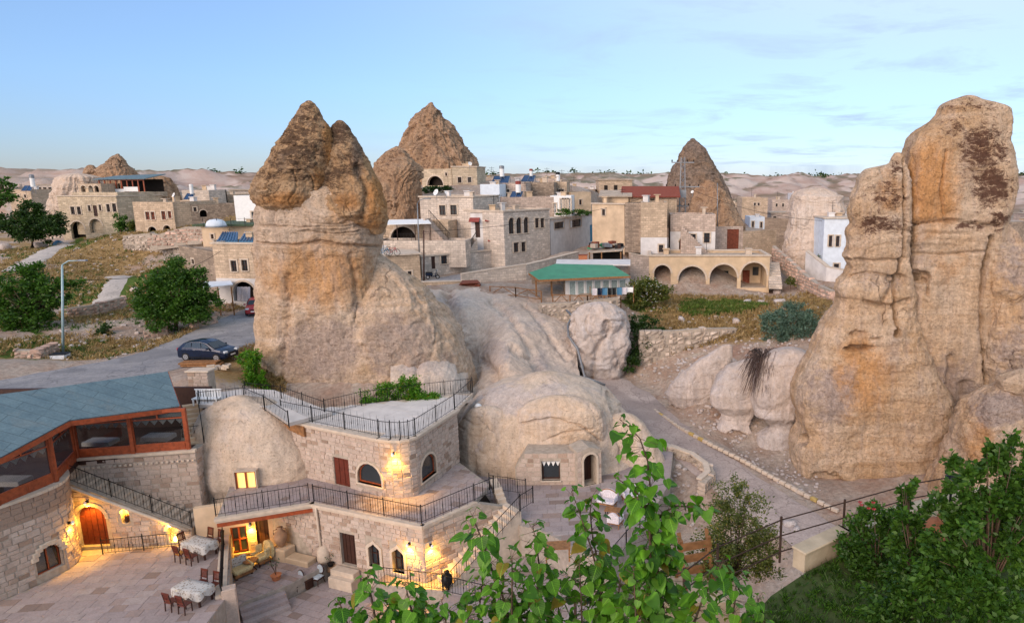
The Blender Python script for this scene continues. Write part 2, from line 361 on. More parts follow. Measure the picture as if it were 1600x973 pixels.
# ================================================================== VILLAGE SURVEY: facades as sighted in the photograph (pixels) with their distance in metres
def HH(l, x, Y, top, base, d, m, w=(), a=(), dr=(), pa=0.25, **k):
    return dict(l=l, x=x, Y=Y if isinstance(Y, tuple) else (Y, Y), top=top, base=base if isinstance(base, tuple) else (base, base), d=d, m=m, w=w, a=a, dr=dr, pa=pa, **k)
HOUSES = [
 # left hillside
 HH('yellow stone house with two big arches and a rooftop restaurant', (100, 190), (106, 105), 307, (375, 366), 9, 'vstone_y',
    w=[(111, 323, 117, 335), (121, 323, 126.5, 335), (138, 321, 142, 330), (155, 320, 158.5, 329), (167, 319, 172, 331), (176, 318, 182, 331)], a=[(111, 346, 133, 374), (140, 342, 160, 364)], dr=[(146, 321, 152, 338)], corn=1),
 HH('long blank stone wing right of the yellow arched house', (190.5, 246), (105.4, 112), 300, (352, 345), 8, 'vstone_y', ctrl=0),
 HH('small arcaded loggia on the roof of the yellow arched house', (124, 160), (109, 109), 287, 306, 4, 'vstone_o', w=[], a=[(127, 290, 135, 304), (139, 290, 145.5, 304), (148, 290, 154.5, 304)], ctrl=0),
 HH('flat brown house with four narrow windows left of the white house', (213, 275), (98, 97), 315.5, (361, 358), 8, 'vstone_o',
    w=[(228, 331, 234, 343), (236.5, 331, 242, 343), (253, 330, 259, 343), (263, 330, 268, 341)], a=[(231, 354, 245, 363), (255, 352, 267, 361)], ws='redwood'),
 HH('grey rubble house with one round arch', (301, 373), (99, 103), 319, (354, 350), 6, 'vstone_d', w=[(302.5, 324, 307, 330.5)], a=[(312, 328, 323.5, 339)], ctrl=0),
 HH('tan flat roofed house joining the brown house and the rubble house', (275.5, 301), (97.2, 99), 317, (360, 355), 6, 'vstone_o', ctrl=0),
 HH('small pale rooftop house with a solar panel', (286, 328), (116, 116), 297, 316, 5, 'vstone_w', ctrl=0),
 HH('white cubic house half hidden by the big chimney', (370, 412), (84, 84), 305.6, 352, 7, 'white', w=[(394, 331, 405, 348)]),
 HH('low house with green edged roof terrace below the white cubic house', (318, 412), (78, 78), 353, 385, 7, 'vtan', corn=2, w=[(330, 366, 334, 373)], ctrl=0),
 HH('tan ashlar house with an arched whitewashed ground floor', (342, 407), (69.5, 69), 381, (471, 472), 8, 'vstone_o', w=[(361.5, 407, 370, 424), (378, 406, 387, 423)], a=[(364, 440, 399, 471)], corn=1, low=('plaster', 435)),
 HH('dark unplastered side building left of the tan ashlar house', (286, 341.5), (77, 70), 388, (440, 448), 6, 'vstone_d', w=[(300, 405, 304, 412)], ctrl=0),
 # centre
 HH('small stone house tucked under the tall brown cone', (707.5, 746), (108, 108), 261, 291, 6, 'vstone_y', w=[(715.5, 277, 721, 285.5), (731, 277, 736.5, 285)], corn=1),
 HH('low stone wing with a wide arch left of the small cone house', (660, 707), (112, 109), 264, 294, 5, 'vstone_y', a=[(667.5, 275, 692.5, 290)], w=[(696, 270, 699, 275)], ctrl=0),
 HH('pale square house with two tall windows above the canopy restaurant', (660, 742), (87, 85.5), 308, (380, 378), 8, 'vstone_w', w=[(686.8, 321, 696.3, 336.3), (704, 320.5, 713.8, 335.5), (704.5, 348, 710.8, 357.5)], corn=1),
 HH('grey stuccoed house with red door awnings', (737.5, 789), (84, 84), 332, (392, 392), 7, 'plaster', w=[(761, 345, 775.5, 361)], dr=[(742.5, 345, 750, 371)], corn=1, awn=[(734, 340, 750, 346), (759, 342, 777, 345), (764, 370, 781, 376)]),
 HH('pale house with three tall arched windows beside the village road', (789.5, 860), (82, 89), 329, (412, 392), 8, 'vstone_w', w=[(836, 341, 842, 356), (844.5, 341, 850.3, 355.5), (802.5, 379, 810.3, 394), (814.5, 378, 821.3, 393)], aw=[(795, 340, 804, 365.5), (807, 339.5, 815.7, 364.7), (818.6, 339, 826.4, 363.8)], corn=1),
 HH('set back rubble upper floor behind the three arched windows', (786, 866), (95, 97), 308, 340, 6, 'vstone_p', ctrl=0),
 HH('white glazed sunroom on the roof beside the green plants', (860.5, 893), (97, 97), 306, 340, 5, 'white', w=[(876, 311, 879.5, 331), (880, 311, 883.5, 331), (884, 311, 887.5, 331), (888, 311, 891.5, 331), (864, 318, 869, 333)], ctrl=0, fm='white'),
 HH('long white garden wall building with dark openings and a blue door', (861, 928), (90, 106), 339, (392, 378), 4, 'plaster', w=[(866, 347, 881, 357), (890.5, 343, 908, 354.5)], dr=[(922, 351, 927, 377)], dm='bluedoor', corn=3),
 HH('arched rear wall of the canopy restaurant', (588, 702), (84, 83), 345, 385, 3, 'vstone_o', a=[(610, 354, 650, 376), (670, 363, 690, 376)], ctrl=0),
 HH('terrace ledge building below the canopy restaurant', (585, 728), (79, 79), 376, (398, 396), 4, 'vstone_w', ctrl=0),
 HH('low front house with a flat roof carrying two bicycles', (560, 658), (71, 74), 400, (446, 441), 6, 'vstone_o', w=[(626, 425, 632.3, 440), (637.6, 423.6, 643.3, 438)], corn=3),
 HH('low roadside house with two flower box windows', (660, 792), (76.5, 85), 395, (432, 412), 3.5, 'vstone_w', w=[(689, 397.5, 700.5, 412), (708, 396, 720, 411)], dr=[(674, 397.5, 680, 420)], corn=1),
 HH('weathered yellow block house at the skyline right of the solar tanks', (865, 886), (112, 112), 284, 310, 5, 'vstone_o', w=[(868, 296, 871, 305), (873, 296, 876, 305), (878, 296, 881, 305)], ctrl=0),
 HH('grey sheet metal shed among the rooftops', (751, 781), (98, 98), 288, 312, 5, 'bluewhite', ctrl=0),
 HH('pale rubble house behind the metal shed', (781, 822), (103, 103), 286, 312, 5, 'vstone_p', w=[(792, 296, 796, 302)], ctrl=0),
 HH('long brown rubble building on the ridge', (820, 866), (108, 108), 285, 312, 5, 'vstone_d', ctrl=0),
 HH('tan ruined house at the turn of the village road', (893, 924), (112, 114), 300, 345, 6, 'vtan', w=[(905, 312, 909, 320)], ctrl=0),
 # right of the road
 HH('tan plastered block house with a tiny window left of the red roof', (926, 976), (90, 88), 319, (396, 396), 7, 'vtan', w=[(941, 327, 945.5, 336.5)], corn=1),
 HH('recessed dark stone bay between the tan block house and the tower block', (976.5, 1001), (87.5, 86.5), 317, (376, 376), 5, 'vstone_d', ctrl=0),
 HH('tall tan rubble tower block with a whitewashed foot', (1001, 1042), (85, 85), 316, (402, 402), 6, 'vstone_o', w=[(1029.5, 382.5, 1036.5, 394)], low=('plaster', 371)),
 HH('stone house whose front carries an outside stair', (1047, 1117), (87, 87), 335, (402, 402), 5, 'vstone_p', w=[(1079, 366, 1087, 378.5), (1100, 364, 1109, 379)], aw=[(1061, 371, 1076, 400)], low=('plaster', 362), wd=1),
 HH('terrace with four wide arches below the stair house', (1014, 1201), (80, 80), 400, (460, 459), 6.5, 'buff', a=[(1022, 414, 1048, 450), (1060, 416, 1103, 450), (1109, 413, 1152, 450), (1157.6, 410, 1198, 450)], corn=1, wd=1, deep=2.6),
 HH('rough stone wall with a tall rusty red gate', (1117, 1160), (92, 93), 354, 398, 1.0, 'vstone_p', dr=[(1136, 358, 1154.5, 389)], dm='rust', ctrl=0),
 HH('long masonry wall running right from the red gate', (1160.5, 1212), (93, 97), 360, 400, .8, 'vstone_o', ctrl=0),
 HH('small tan house on the far slope right of the grey cone', (1159, 1199), (150, 150), 309, 333, 8, 'vstone_o', w=[(1178, 317, 1181, 321), (1184, 317, 1187, 321)], ctrl=0),
 HH('low grey house in front of the far tan house', (1171, 1194), (126, 126), 339, 366, 6, 'bluewhite', w=[(1175, 346, 1178, 355), (1188, 347, 1191, 356)], ctrl=0),
 HH('grey stone retaining wall behind the rubble wall', (1193, 1240), (104, 100), 341, 400, .8, 'vstone_d', ctrl=0),
 HH('blue white house with two slit windows against the rock tower', (1284, 1336), (84, 84), 342, 428, 7, 'bluewhite', w=[(1295, 368, 1300.5, 385), (1306, 368.5, 1311.7, 385), (1303, 412, 1311, 420)], corn=3),
 HH('weathered stone wall seen past the right edge of the rock tower', (1572, 1640), (80, 82), 346, 400, 1.0, 'vstone_d', ctrl=0),
 # small far houses of the old town, ctrl=0 keeps the ground as it is
 HH('far pale house on the ridge left of the tan ruined house', (886, 903), (128, 128), 293, 320, 6, 'vstone_w', w=[(890, 300, 893, 306), (896, 300, 899, 306)], ctrl=0),
 HH('far brown house with a dark doorway behind the road turn', (905, 930), (135, 135), 296, 322, 6, 'vstone_d', w=[(912, 304, 915, 309)], ctrl=0),
 HH('far whitewashed house at the centre skyline', (930, 948), (150, 150), 290, 312, 6, 'plaster', w=[(934, 297, 937, 302)], ctrl=0),
 HH('far tan house right behind the red tiled roof', (1058, 1078), (140, 140), 296, 320, 6, 'vstone_o', ctrl=0),
 HH('far low house with two windows right of the grey cone', (1206, 1232), (170, 170), 312, 330, 7, 'vstone_p', w=[(1212, 318, 1215, 323), (1222, 318, 1225, 323)], ctrl=0),
 HH('far pale cube house on the right slope', (1238, 1258), (240, 240), 302, 314, 8, 'plaster', ctrl=0),
 HH('far tan cube house in the right valley', (1140, 1158), (190, 190), 318, 334, 7, 'vstone_o', w=[(1146, 323, 1149, 328)], ctrl=0),
 HH('far pale house above the left brown house', (246, 268), (132, 132), 300, 318, 6, 'vstone_w', w=[(251, 306, 254, 311)], ctrl=0),
 HH('far tan house between small rooftop house and white cubic house', (332, 368), (122, 122), 304, 325, 6, 'vstone_o', w=[(340, 311, 343, 317), (352, 311, 355, 317)], ctrl=0),
 HH('far white house at the left skyline behind the big bush', (62, 84), (170, 170), 296, 312, 7, 'vstone_w', w=[(68, 301, 71, 305)], ctrl=0),
 HH('far brown house at the left picture edge', (18, 52), (150, 150), 296, 325, 7, 'vstone_o', w=[(28, 304, 31, 309), (38, 304, 41, 309)], ctrl=0),
 HH('far grey wall house under the centre skyline tanks', (838, 866), (124, 124), 279, 300, 5, 'vstone_p', w=[(846, 286, 849, 291)], ctrl=0),
 HH('far stepped house behind the sheet metal shed', (752, 776), (122, 122), 278, 300, 5, 'vstone_w', w=[(757, 284, 760, 289), (766, 284, 769, 289)], ctrl=0),
]
# ================================================================== LAND
def rgb(r, g, b): return (r, g, b)
M = {}
M['tuff'] = rock_mat('tuff_pale', (0.64, 0.535, 0.46), (0.60, 0.465, 0.37), (0.13, 0.075, 0.05), grey=(0.46, 0.39, 0.37), grey_amt=0.2, strata=0.10, rough=.42)
M['chimney'] = rock_mat('tuff_chimney', (0.615, 0.47, 0.36), (0.585, 0.395, 0.25), (0.16, 0.10, 0.07), None, None, 0.6, grey=(0.40, 0.305, 0.265), grey_amt=0.35, strata=0.6)
M['cap'] = rock_mat('tuff_cap', (0.50, 0.335, 0.205), (0.47, 0.285, 0.15), (0.085, 0.052, 0.036), 17.0, 26, 0.9, grey=(0.24, 0.185, 0.15), grey_amt=0.4, strata=0.2, lich=.03)
M['cone'] = rock_mat('tuff_cone', (0.48, 0.32, 0.21), (0.41, 0.245, 0.145), (0.085, 0.048, 0.034), 12, 27, 0.9, grey=(0.22, 0.155, 0.125), strata=0.2, lich=.14)
M['greycone'] = rock_mat('tuff_grey_cone', (0.30, 0.225, 0.18), (0.29, 0.19, 0.125), (0.10, 0.075, 0.06), 12, 24, 0.75, grey=(0.25, 0.20, 0.175), strata=0.2, lich=.25)
M['wallrock'] = rock_mat('tuff_wall_rock', (0.62, 0.46, 0.33), (0.58, 0.365, 0.205), (0.085, 0.036, 0.025), None, None, 0.92, grey=(0.38, 0.305, 0.285), grey_amt=0.35, strata=0.55)
M['dome'] = rock_mat('tuff_dome', (0.62, 0.505, 0.41), (0.60, 0.45, 0.33), (0.22, 0.16, 0.12), grey=(0.50, 0.44, 0.43), grey_amt=0.3, strata=0.1, rough=.42)
M['boulder'] = rock_mat('tuff_boulder', (0.57, 0.51, 0.49), (0.53, 0.43, 0.37), (0.17, 0.11, 0.08), grey=(0.42, 0.385, 0.40), grey_amt=0.4, strata=0.1, rough=.42)

# ---------- the ground: one sheet, from under the hotel to the horizon
CTRL = []
def cz_(px, py, z): p = PZ(px, py, z); CTRL.append((p.x, p.y, p.z))
def cy_(px, py, Y): p = PY(px, py, Y); CTRL.append((p.x, p.y, p.z))
def cw_(x, y, z): CTRL.append((x, y, z))
# hotel yard (everything below the built floors)
for x in (-45, -32, -22, -14, -6, 2): 
    for y in (14, 24, 32): cw_(x, y, -0.6)
for x, y, z in ((-40, 36, 2), (-33, 38, 3), (-26, 40, 4), (-20, 43, 5), (-14, 44.5, 4.0), (-9, 44, 2.2), (-3, 44, 2.2), (3, 42, 1.6), (9, 36, 1.0), (14, 30, 0.6), (25, 26, 0), (45, 24, 2), (60, 30, 4)): cw_(x, y, z)
# road up past the parked car
for a in ((0, 606, 8.6), (120, 580, 8.6), (230, 560, 8.6), (330, 566, 8.6), (300, 600, 8.55), (380, 520, 8.7), (395, 492, 9.0)): cz_(*a)
cw_(-70, 40, 8.6); cw_(-52, 36, 8.2)
# left slope
for a in ((30, 570, 47), (100, 555, 52), (180, 520, 58), (60, 500, 62), (150, 480, 68), (230, 490, 64), (300, 490, 66), (30, 430, 80), (120, 440, 80), (210, 425, 88), (300, 400, 88),
          (150, 378, 104), (40, 385, 104), (240, 368, 100), (330, 360, 95), (10, 340, 130), (100, 300, 150), (380, 420, 85), (200, 345, 112), (300, 330, 118)): cy_(*a)
# under the big chimney and the tuff slope
for a in ((430, 600, 47), (520, 613, 46.2), (620, 612, 46.2), (700, 612, 46.5), (745, 600, 49), (660, 470, 62), (720, 462, 64), (780, 458, 66), (840, 470, 66), (740, 520, 57), (800, 520, 59), (860, 540, 59),
          (800, 570, 54), (880, 590, 55), (900, 610, 54), (690, 550, 52), (760, 490, 61), (600, 450, 66)): cy_(*a)
# road through the village
for a in ((680, 441, 11.2), (760, 425, 11.3), (840, 408, 11.35), (900, 391, 11.5), (930, 381, 11.8)): cz_(*a)
for a in ((620, 400, 80), (700, 380, 88), (760, 385, 88), (830, 395, 90), (880, 380, 100), (700, 330, 98), (800, 335, 100), (690, 292, 110), (760, 285, 112), (850, 300, 116), (930, 320, 120)): cy_(*a)
# gully with the lower lane, terraces beneath the arcade
for a in ((960, 590, 4.2), (1000, 615, 3.7), (1040, 650, 3.2), (1080, 690, 2.7), (1150, 735, 2.2), (1220, 770, 1.8), (1290, 805, 1.5), (1110, 680, 2.8), (1200, 740, 2.3), (1300, 780, 1.7), (1060, 720, 2.3), (1010, 660, 3.0)): cz_(*a)
for a in ((900, 470, 65), (960, 475, 66), (1000, 470, 68), (1060, 470, 73), (1130, 470, 74), (1200, 475, 74), (1130, 500, 66), (1060, 512, 64.5), (1180, 520, 62), (1100, 460, 78), (1030, 458, 78), (1200, 452, 79),
          (1000, 580, 60), (1050, 605, 56), (1085, 648, 51.8), (1135, 698, 48.6), (1195, 725, 46.2), (1240, 745, 44.4), (960, 560, 61), (1240, 480, 68), (1290, 470, 72), (1260, 440, 85), (1300, 430, 90), (1150, 560, 58), (1200, 552, 57.5), (1250, 545, 57)): cy_(*a)
# behind, to the right
for a in ((1080, 400, 98), (1150, 400, 98), (1150, 370, 115), (1250, 400, 105), (1330, 400, 105)): cy_(*a)
for x, y, z in ((22, 48, 4), (30, 50, 6), (40, 55, 8), (60, 60, 9), (60, 90, 10), (75, 45, 8), (40, 80, 9), (-90, 60, 10), (-110, 100, 12)): cw_(x, y, z)
for x in range(-160, 161, 40): cw_(x, 165, 13 if x > -30 else 15)
for h in HOUSES:
    if h.get('ctrl', 1):
        for x_, Y_, b_ in zip(h['x'], h['Y'], h['base']):
            p = PY(x_, b_, Y_); CTRL.append((p.x, p.y - .5, p.z)); CTRL.append((p.x, p.y + h['d'], p.z + .4))
CT = np.array(CTRL)
def _tps(d2): return np.where(d2 > 0, 0.5 * d2 * np.log(d2 + 1e-12), 0)
def _fit():
    n = len(CT); XY = CT[:, :2] / 50
    K = _tps(((XY[:, None] - XY[None]) ** 2).sum(-1)) + np.eye(n) * 1e-3
    Pm = np.c_[np.ones(n), XY]; A = np.block([[K, Pm], [Pm.T, np.zeros((3, 3))]])
    return np.linalg.solve(A, np.r_[CT[:, 2], np.zeros(3)])
_W = _fit()
def near_z(x, y):
    x, y = np.atleast_1d(np.asarray(x, float)), np.atleast_1d(np.asarray(y, float))
    out = np.empty(len(x)); XY = CT[:, :2] / 50
    for i in range(0, len(x), 20000):
        q = np.c_[x[i:i + 20000], y[i:i + 20000]] / 50
        out[i:i + 20000] = _tps(((q[:, None] - XY[None]) ** 2).sum(-1)) @ _W[:-3] + _W[-3] + q @ _W[-2:]
    return out
def poly_dist(x, y, pts):
    """distance to a polyline and the height there; pts: (x, y, z)"""
    best = np.full(len(x), 1e9); zb = np.zeros(len(x))
    for a, b in zip(pts[:-1], pts[1:]):
        ax, ay = a[0], a[1]; dx, dy = b[0] - ax, b[1] - ay; L = dx * dx + dy * dy
        t = np.clip(((x - ax) * dx + (y - ay) * dy) / L, 0, 1)
        dd = np.hypot(x - ax - t * dx, y - ay - t * dy); z = a[2] + t * (b[2] - a[2])
        m = dd < best; best[m] = dd[m]; zb[m] = z[m]
    return best, zb
def pts_z(lst): return [tuple(PZ(*a)) for a in lst]
ROAD_A = [(-75, 38, 8.6)] + pts_z([(-60, 625, 8.6), (60, 600, 8.6), (180, 578, 8.6), (280, 555, 8.65), (345, 528, 8.7), (385, 505, 8.85), (420, 490, 9.0)]) + [(-38, 80, 9.3)]
ROAD_B = pts_z([(610, 452, 11.1), (680, 441, 11.2), (760, 425, 11.3), (830, 410, 11.4), (890, 394, 11.5), (930, 382, 11.8)]) + [(-4, 135, 13)]
ROAD_C = pts_z([(940, 590, 4.4), (985, 618, 3.8), (1030, 664, 3.1), (1082, 704, 2.6), (1140, 746, 2.2), (1205, 792, 1.8), (1280, 840, 1.4)]) + [(15, 28, 1.0), (22, 18, 0.6)]
PATH = pts_z([(130, 472, 10.2), (175, 450, 10.8), (200, 430, 11.0), (178, 415, 11.4)]) 
PATH2 = pts_z([(20, 420, 11.5), (70, 395, 12.6), (120, 378, 13.2)])
def land_z(x, y):
    x, y = np.atleast_1d(np.asarray(x, float)), np.atleast_1d(np.asarray(y, float))
    r = np.hypot(x, y)
    zn = near_z(x, y)
    P3 = np.c_[x, y, np.zeros_like(x)]
    zn = zn + fbm(P3 / 7, 5, 3) * 0.3 * smooth(30, 60, y) + fbm(P3 / 1.1, 3, 5) * 0.07
    ps = PY(775, 535, 56.5); zn = zn - 2.4 * np.exp(-(((x - ps.x) / 6.5) ** 4 + ((y - ps.y) / 8.5) ** 4))
    # far country: badland cliffs rising to a flat plateau
    th = np.arctan2(x, y)
    edge = 420 + 150 * fbm(np.c_[th * 6, th * 0, th * 0], 3, 21) + 140 * smooth(-0.1, 0.5, th)
    t = smooth(-190, 60, r - edge)
    rid = fbm(np.c_[x / 42, y / 75, x * 0], 5, 31, 0.55, True)
    zf = 9 + 14.5 * t + rid * 7.0 * np.clip(t * 1.6, 0, 1) * (1 - smooth(-20, 200, r - edge) * 0.93) + fbm(P3 / 300, 3, 8) * 3 * smooth(400, 1200, r)
    zf = zf + 2.0 * smooth(500, 2500, r)
    far_ = (r > 190) & (r < 700)          # a field of small tuff cones below the cliffs
    if far_.any():
        X_, Y_ = x[far_], y[far_]; cs = 17.0; ci, cj = np.floor(X_ / cs), np.floor(Y_ / cs); acc = np.zeros(len(X_))
        for di in (-1, 0, 1):
            for dj in (-1, 0, 1):
                i_, j_ = (ci + di).astype(np.int64), (cj + dj).astype(np.int64); jx, jy, hh, rr2 = _hash(i_, j_, i_ * 0, 61), _hash(i_, j_, i_ * 0, 62), _hash(i_, j_, i_ * 0, 63), _hash(i_, j_, i_ * 0, 64)
                dd = np.hypot(X_ - (i_ + jx) * cs, Y_ - (j_ + jy) * cs) / (5 + 9 * rr2); acc = np.maximum(acc, np.clip(1 - dd, 0, 1) ** .8 * (2 + 5 * hh))
        zf[far_] += acc * smooth(-.25, .35, fbm(np.c_[X_ / 90, Y_ / 90, X_ * 0], 3, 77)) * (1 - .5 * t[far_]) * smooth(190, 240, r[far_]) * (1 - smooth(-40, 60, (r - edge)[far_]))
    w = smooth(135, 215, r)
    z = zn * (1 - w) + zf * w
    for road, half, soft in ((ROAD_A, 3.6, 2.5), (ROAD_B, 2.6, 1.6), (ROAD_C, 2.3, 1.6)):
        d, zr = poly_dist(x, y, road)
        k = 1 - smooth(half, half + soft, d)
        z = z * (1 - k) + (zr - 0.07) * k
    return z
def ground_z(x, y): return float(land_z([x], [y])[0])

NR, NT_ = 620, 520
rr = 12 * (9000 / 12) ** (np.linspace(0, 1, NR) ** 1.18)
tt = np.linspace(-1.32, 1.15, NT_)
R_, T_ = np.meshgrid(rr, tt, indexing='ij')
GX, GY = (R_ * np.sin(T_)).ravel(), (R_ * np.cos(T_)).ravel()
GZ = land_z(GX, GY)
GV = np.stack([GX, GY, GZ], -1).reshape(NR, NT_, 3)
me = grid_mesh('ground', GV[:, ::-1])
# what grows or lies where: R dry grass, G green grass, B bare tuff
def blob(px, py, Y, rx, ry):
    p = PY(px, py, Y); return np.exp(-(((GX - p.x) / rx) ** 2 + ((GY - p.y) / ry) ** 2))
nz = fbm(np.c_[GX / 5, GY / 5, GZ * 0], 4, 41); nz2 = fbm(np.c_[GX / 2.2, GY / 2.2, GZ * 0], 4, 47)
left = smooth(-30, -42, GX) * smooth(42, 52, GY) * (1 - smooth(118, 150, GY))
field = blob(1130, 480, 69, 9, 7)
dry = np.clip(left * (0.62 + 1.3 * nz) + field * 1.5 + blob(1215, 510, 64, 4, 4) + blob(400, 560, 50, 3, 5) * 1.2 + smooth(180, 260, np.hypot(GX, GY)) * (0.1 + 0.5 * nz), 0, 1)
green = np.clip(blob(110, 395, 97, 6, 8) * 1.3 + blob(210, 455, 74, 6, 5) * 1.2 + blob(15, 545, 52, 5, 4) * 1.3 + left * (nz2 * 0.9 - 0.05) + blob(1130, 482, 70, 5.0, 3.5) * (0.55 + 1.6 * nz2) + blob(1000, 475, 68, 3, 2), 0, 1)
bare = np.clip(1 - dry - green, 0, 1)
colr = np.c_[dry, green, bare, np.ones_like(dry)].reshape(NR, NT_, 4)[:, ::-1].reshape(-1, 4)
at = me.color_attributes.new('cover', 'FLOAT_COLOR', 'POINT'); at.data.foreach_set('color', colr.astype(np.float32).ravel())
t = NT('ground_cover'); v = t.coord(kind='World'); cov = t.node('ShaderNodeSeparateColor', inp={0: t.attr('cover')})
fine = t.noise(v, 3.0, 8, 0.7); mid = t.noise(v, 0.35, 7, 0.65, 0.4); far = t.noise(t.coord((0.02, 0.02, 0.10), 'World'), 1.0, 9, 0.7, 1.2)
bare_c = t.mix(t.mapr(mid, 0.38, 0.64), (0.50, 0.43, 0.385), (0.42, 0.31, 0.235))
bare_c = t.mix(t.mapr(far, 0.40, 0.62), bare_c, t.mix(t.mapr(mid, 0.35, 0.65), (0.55, 0.46, 0.38), (0.42, 0.26, 0.19)))
bare_c = t.mix(1.0, bare_c, t.mapr(fine, 0.25, 0.75, 0.58, 1.28), 'MULTIPLY')
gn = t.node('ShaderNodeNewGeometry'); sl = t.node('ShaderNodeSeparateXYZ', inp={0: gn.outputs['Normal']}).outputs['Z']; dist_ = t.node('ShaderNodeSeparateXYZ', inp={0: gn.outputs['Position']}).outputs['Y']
flat_ = t.math('MULTIPLY', t.mapr(sl, .965, .992), t.mapr(dist_, 180, 300)); scrub = t.mix(t.mapr(t.noise(t.coord((.03, .03, .03), 'World'), 1.0, 8, .7), .42, .58), (0.27, 0.17, 0.11), (0.12, 0.12, 0.06))
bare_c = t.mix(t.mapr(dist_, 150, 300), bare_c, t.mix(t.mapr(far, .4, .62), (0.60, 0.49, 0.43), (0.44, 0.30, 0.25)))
bare_c = t.mix(t.math('MULTIPLY', flat_, .8), bare_c, scrub)
dry_c = t.mix(t.mapr(fine, 0.3, 0.7), (0.23, 0.135, 0.06), (0.46, 0.32, 0.155))
green_c = t.mix(t.mapr(fine, 0.3, 0.7), (0.045, 0.075, 0.015), (0.13, 0.19, 0.035))
jit = t.math('MULTIPLY', t.math('SUBTRACT', fine, 0.5), 0.8)
c = t.mix(t.mapr(t.math('ADD', cov.outputs[0], jit), 0.40, 0.55), bare_c, dry_c)
c = t.mix(t.mapr(t.math('ADD', cov.outputs[1], jit), 0.38, 0.52), c, green_c)
M['ground'] = t.out(c, 0.97, t.math('ADD', t.math('MULTIPLY', mid, 1.5), t.math('ADD', fine, t.math('MULTIPLY', t.noise(v, 14, 5, .7), .4))), 0.3, 0.8, spec=0.1)
tag(mesh_obj('ground', me, M['ground']), kind='structure')

def ribbon(name, pts, half, mat, lift=0.02, step=0.8, wob=0.35, seed=0):
    """a road sheet along a polyline, with frayed edges, laid over the flattened ground"""
    P_ = [Vector(p) for p in pts]; dense = []
    for a, b in zip(P_[:-1], P_[1:]):
        n = max(2, int((b - a).length / step)); dense += [a.lerp(b, k / n) for k in range(n)]
    dense.append(P_[-1])
    for _ in range(6): dense = [dense[0]] + [(dense[i - 1] + dense[i] * 2 + dense[i + 1]) / 4 for i in range(1, len(dense) - 1)] + [dense[-1]]
    rows = []
    rnd = random.Random(seed)
    for i, p in enumerate(dense):
        d = (dense[min(i + 1, len(dense) - 1)] - dense[max(i - 1, 0)]); d.z = 0; d.normalize(); s = Vector((d.y, -d.x, 0))
        hl, hr = half + rnd.uniform(-wob, wob) * .5, half + rnd.uniform(-wob, wob) * .5
        rows.append([p - s * hl + Vector((0, 0, -0.05)), p - s * half * .8 + Vector((0, 0, lift)), p - s * half * .3 + Vector((0, 0, lift + 0.03)), p + s * half * .3 + Vector((0, 0, lift + .03)), p + s * half * .8 + Vector((0, 0, lift)), p + s * hr + Vector((0, 0, -0.05))])
    V = np.array([[tuple(q) for q in r] for r in rows])
    return tag(mesh_obj(name, grid_mesh(name, V), mat), kind='structure')
def road_mat(name, c1, c2):
    t = NT(name); v = t.coord(kind='World'); a = t.noise(v, 0.5, 7, 0.65, 0.5); b = t.noise(v, 7, 6, 0.7); d = t.noise(t.coord((0.15, 1, 1), 'World', (0, 0, 0.5)), 0.9, 5)
    c = t.mix(t.mapr(a, 0.35, 0.65), c1, c2); c = t.mix(t.math('MULTIPLY', t.mapr(d, 0.5, 0.7), 0.5), c, tuple(x * 1.25 for x in c2))
    c = t.mix(1.0, c, t.mapr(b, 0.25, 0.75, 0.70, 1.25), 'MULTIPLY')
    ed = t.voro(t.node('ShaderNodeVectorMath', operation='ADD', inp={0: v, 1: t.node('ShaderNodeTexNoise', inp={'Vector': v, 'Scale': 1.2, 'Detail': 4.0}).outputs['Color']}).outputs[0], .45, 'DISTANCE_TO_EDGE')
    c = t.mix(t.math('MULTIPLY', t.mapr(ed, .02, .005), .5), c, tuple(x * .45 for x in c1)); pt = t.mapr(t.noise(t.coord((1, 1, 1), 'World'), .22, 2, .4), .56, .60); c = t.mix(t.math('MULTIPLY', pt, .45), c, tuple(x * .68 for x in c1))
    return t.out(c, 0.9, b, 0.04, 0.6, spec=0.2)
M['road'] = road_mat('worn_asphalt', (0.225, 0.22, 0.235), (0.33, 0.31, 0.31))
M['lane'] = road_mat('dusty_lane', (0.37, 0.295, 0.27), (0.46, 0.375, 0.335))
M['path'] = road_mat('dirt_path', (0.44, 0.39, 0.36), (0.52, 0.46, 0.41))
ribbon('road', ROAD_A, 3.7, M['road'], 0.01, seed=1)
ribbon('road', ROAD_B, 2.2, M['road'], 0.01, seed=2)
ribbon('lane', ROAD_C, 1.9, M['lane'], 0.01, seed=3)
def drape(pts, up=0.06):
    out = []
    for a, b in zip(pts[:-1], pts[1:]):
        n = max(1, int(math.hypot(b[0] - a[0], b[1] - a[1]) / 1.0))
        for k in range(n):
            x, y = a[0] + (b[0] - a[0]) * k / n, a[1] + (b[1] - a[1]) * k / n; out.append((x, y, ground_z(x, y) + up))
    return out + [(pts[-1][0], pts[-1][1], ground_z(*pts[-1][:2]) + up)]
ribbon('path', drape(PATH), 1.3, M['path'], 0.05, 0.6, 0.5, 4)
ribbon('path', drape(PATH2), 1.4, M['path'], 0.05, 0.6, 0.5, 5)

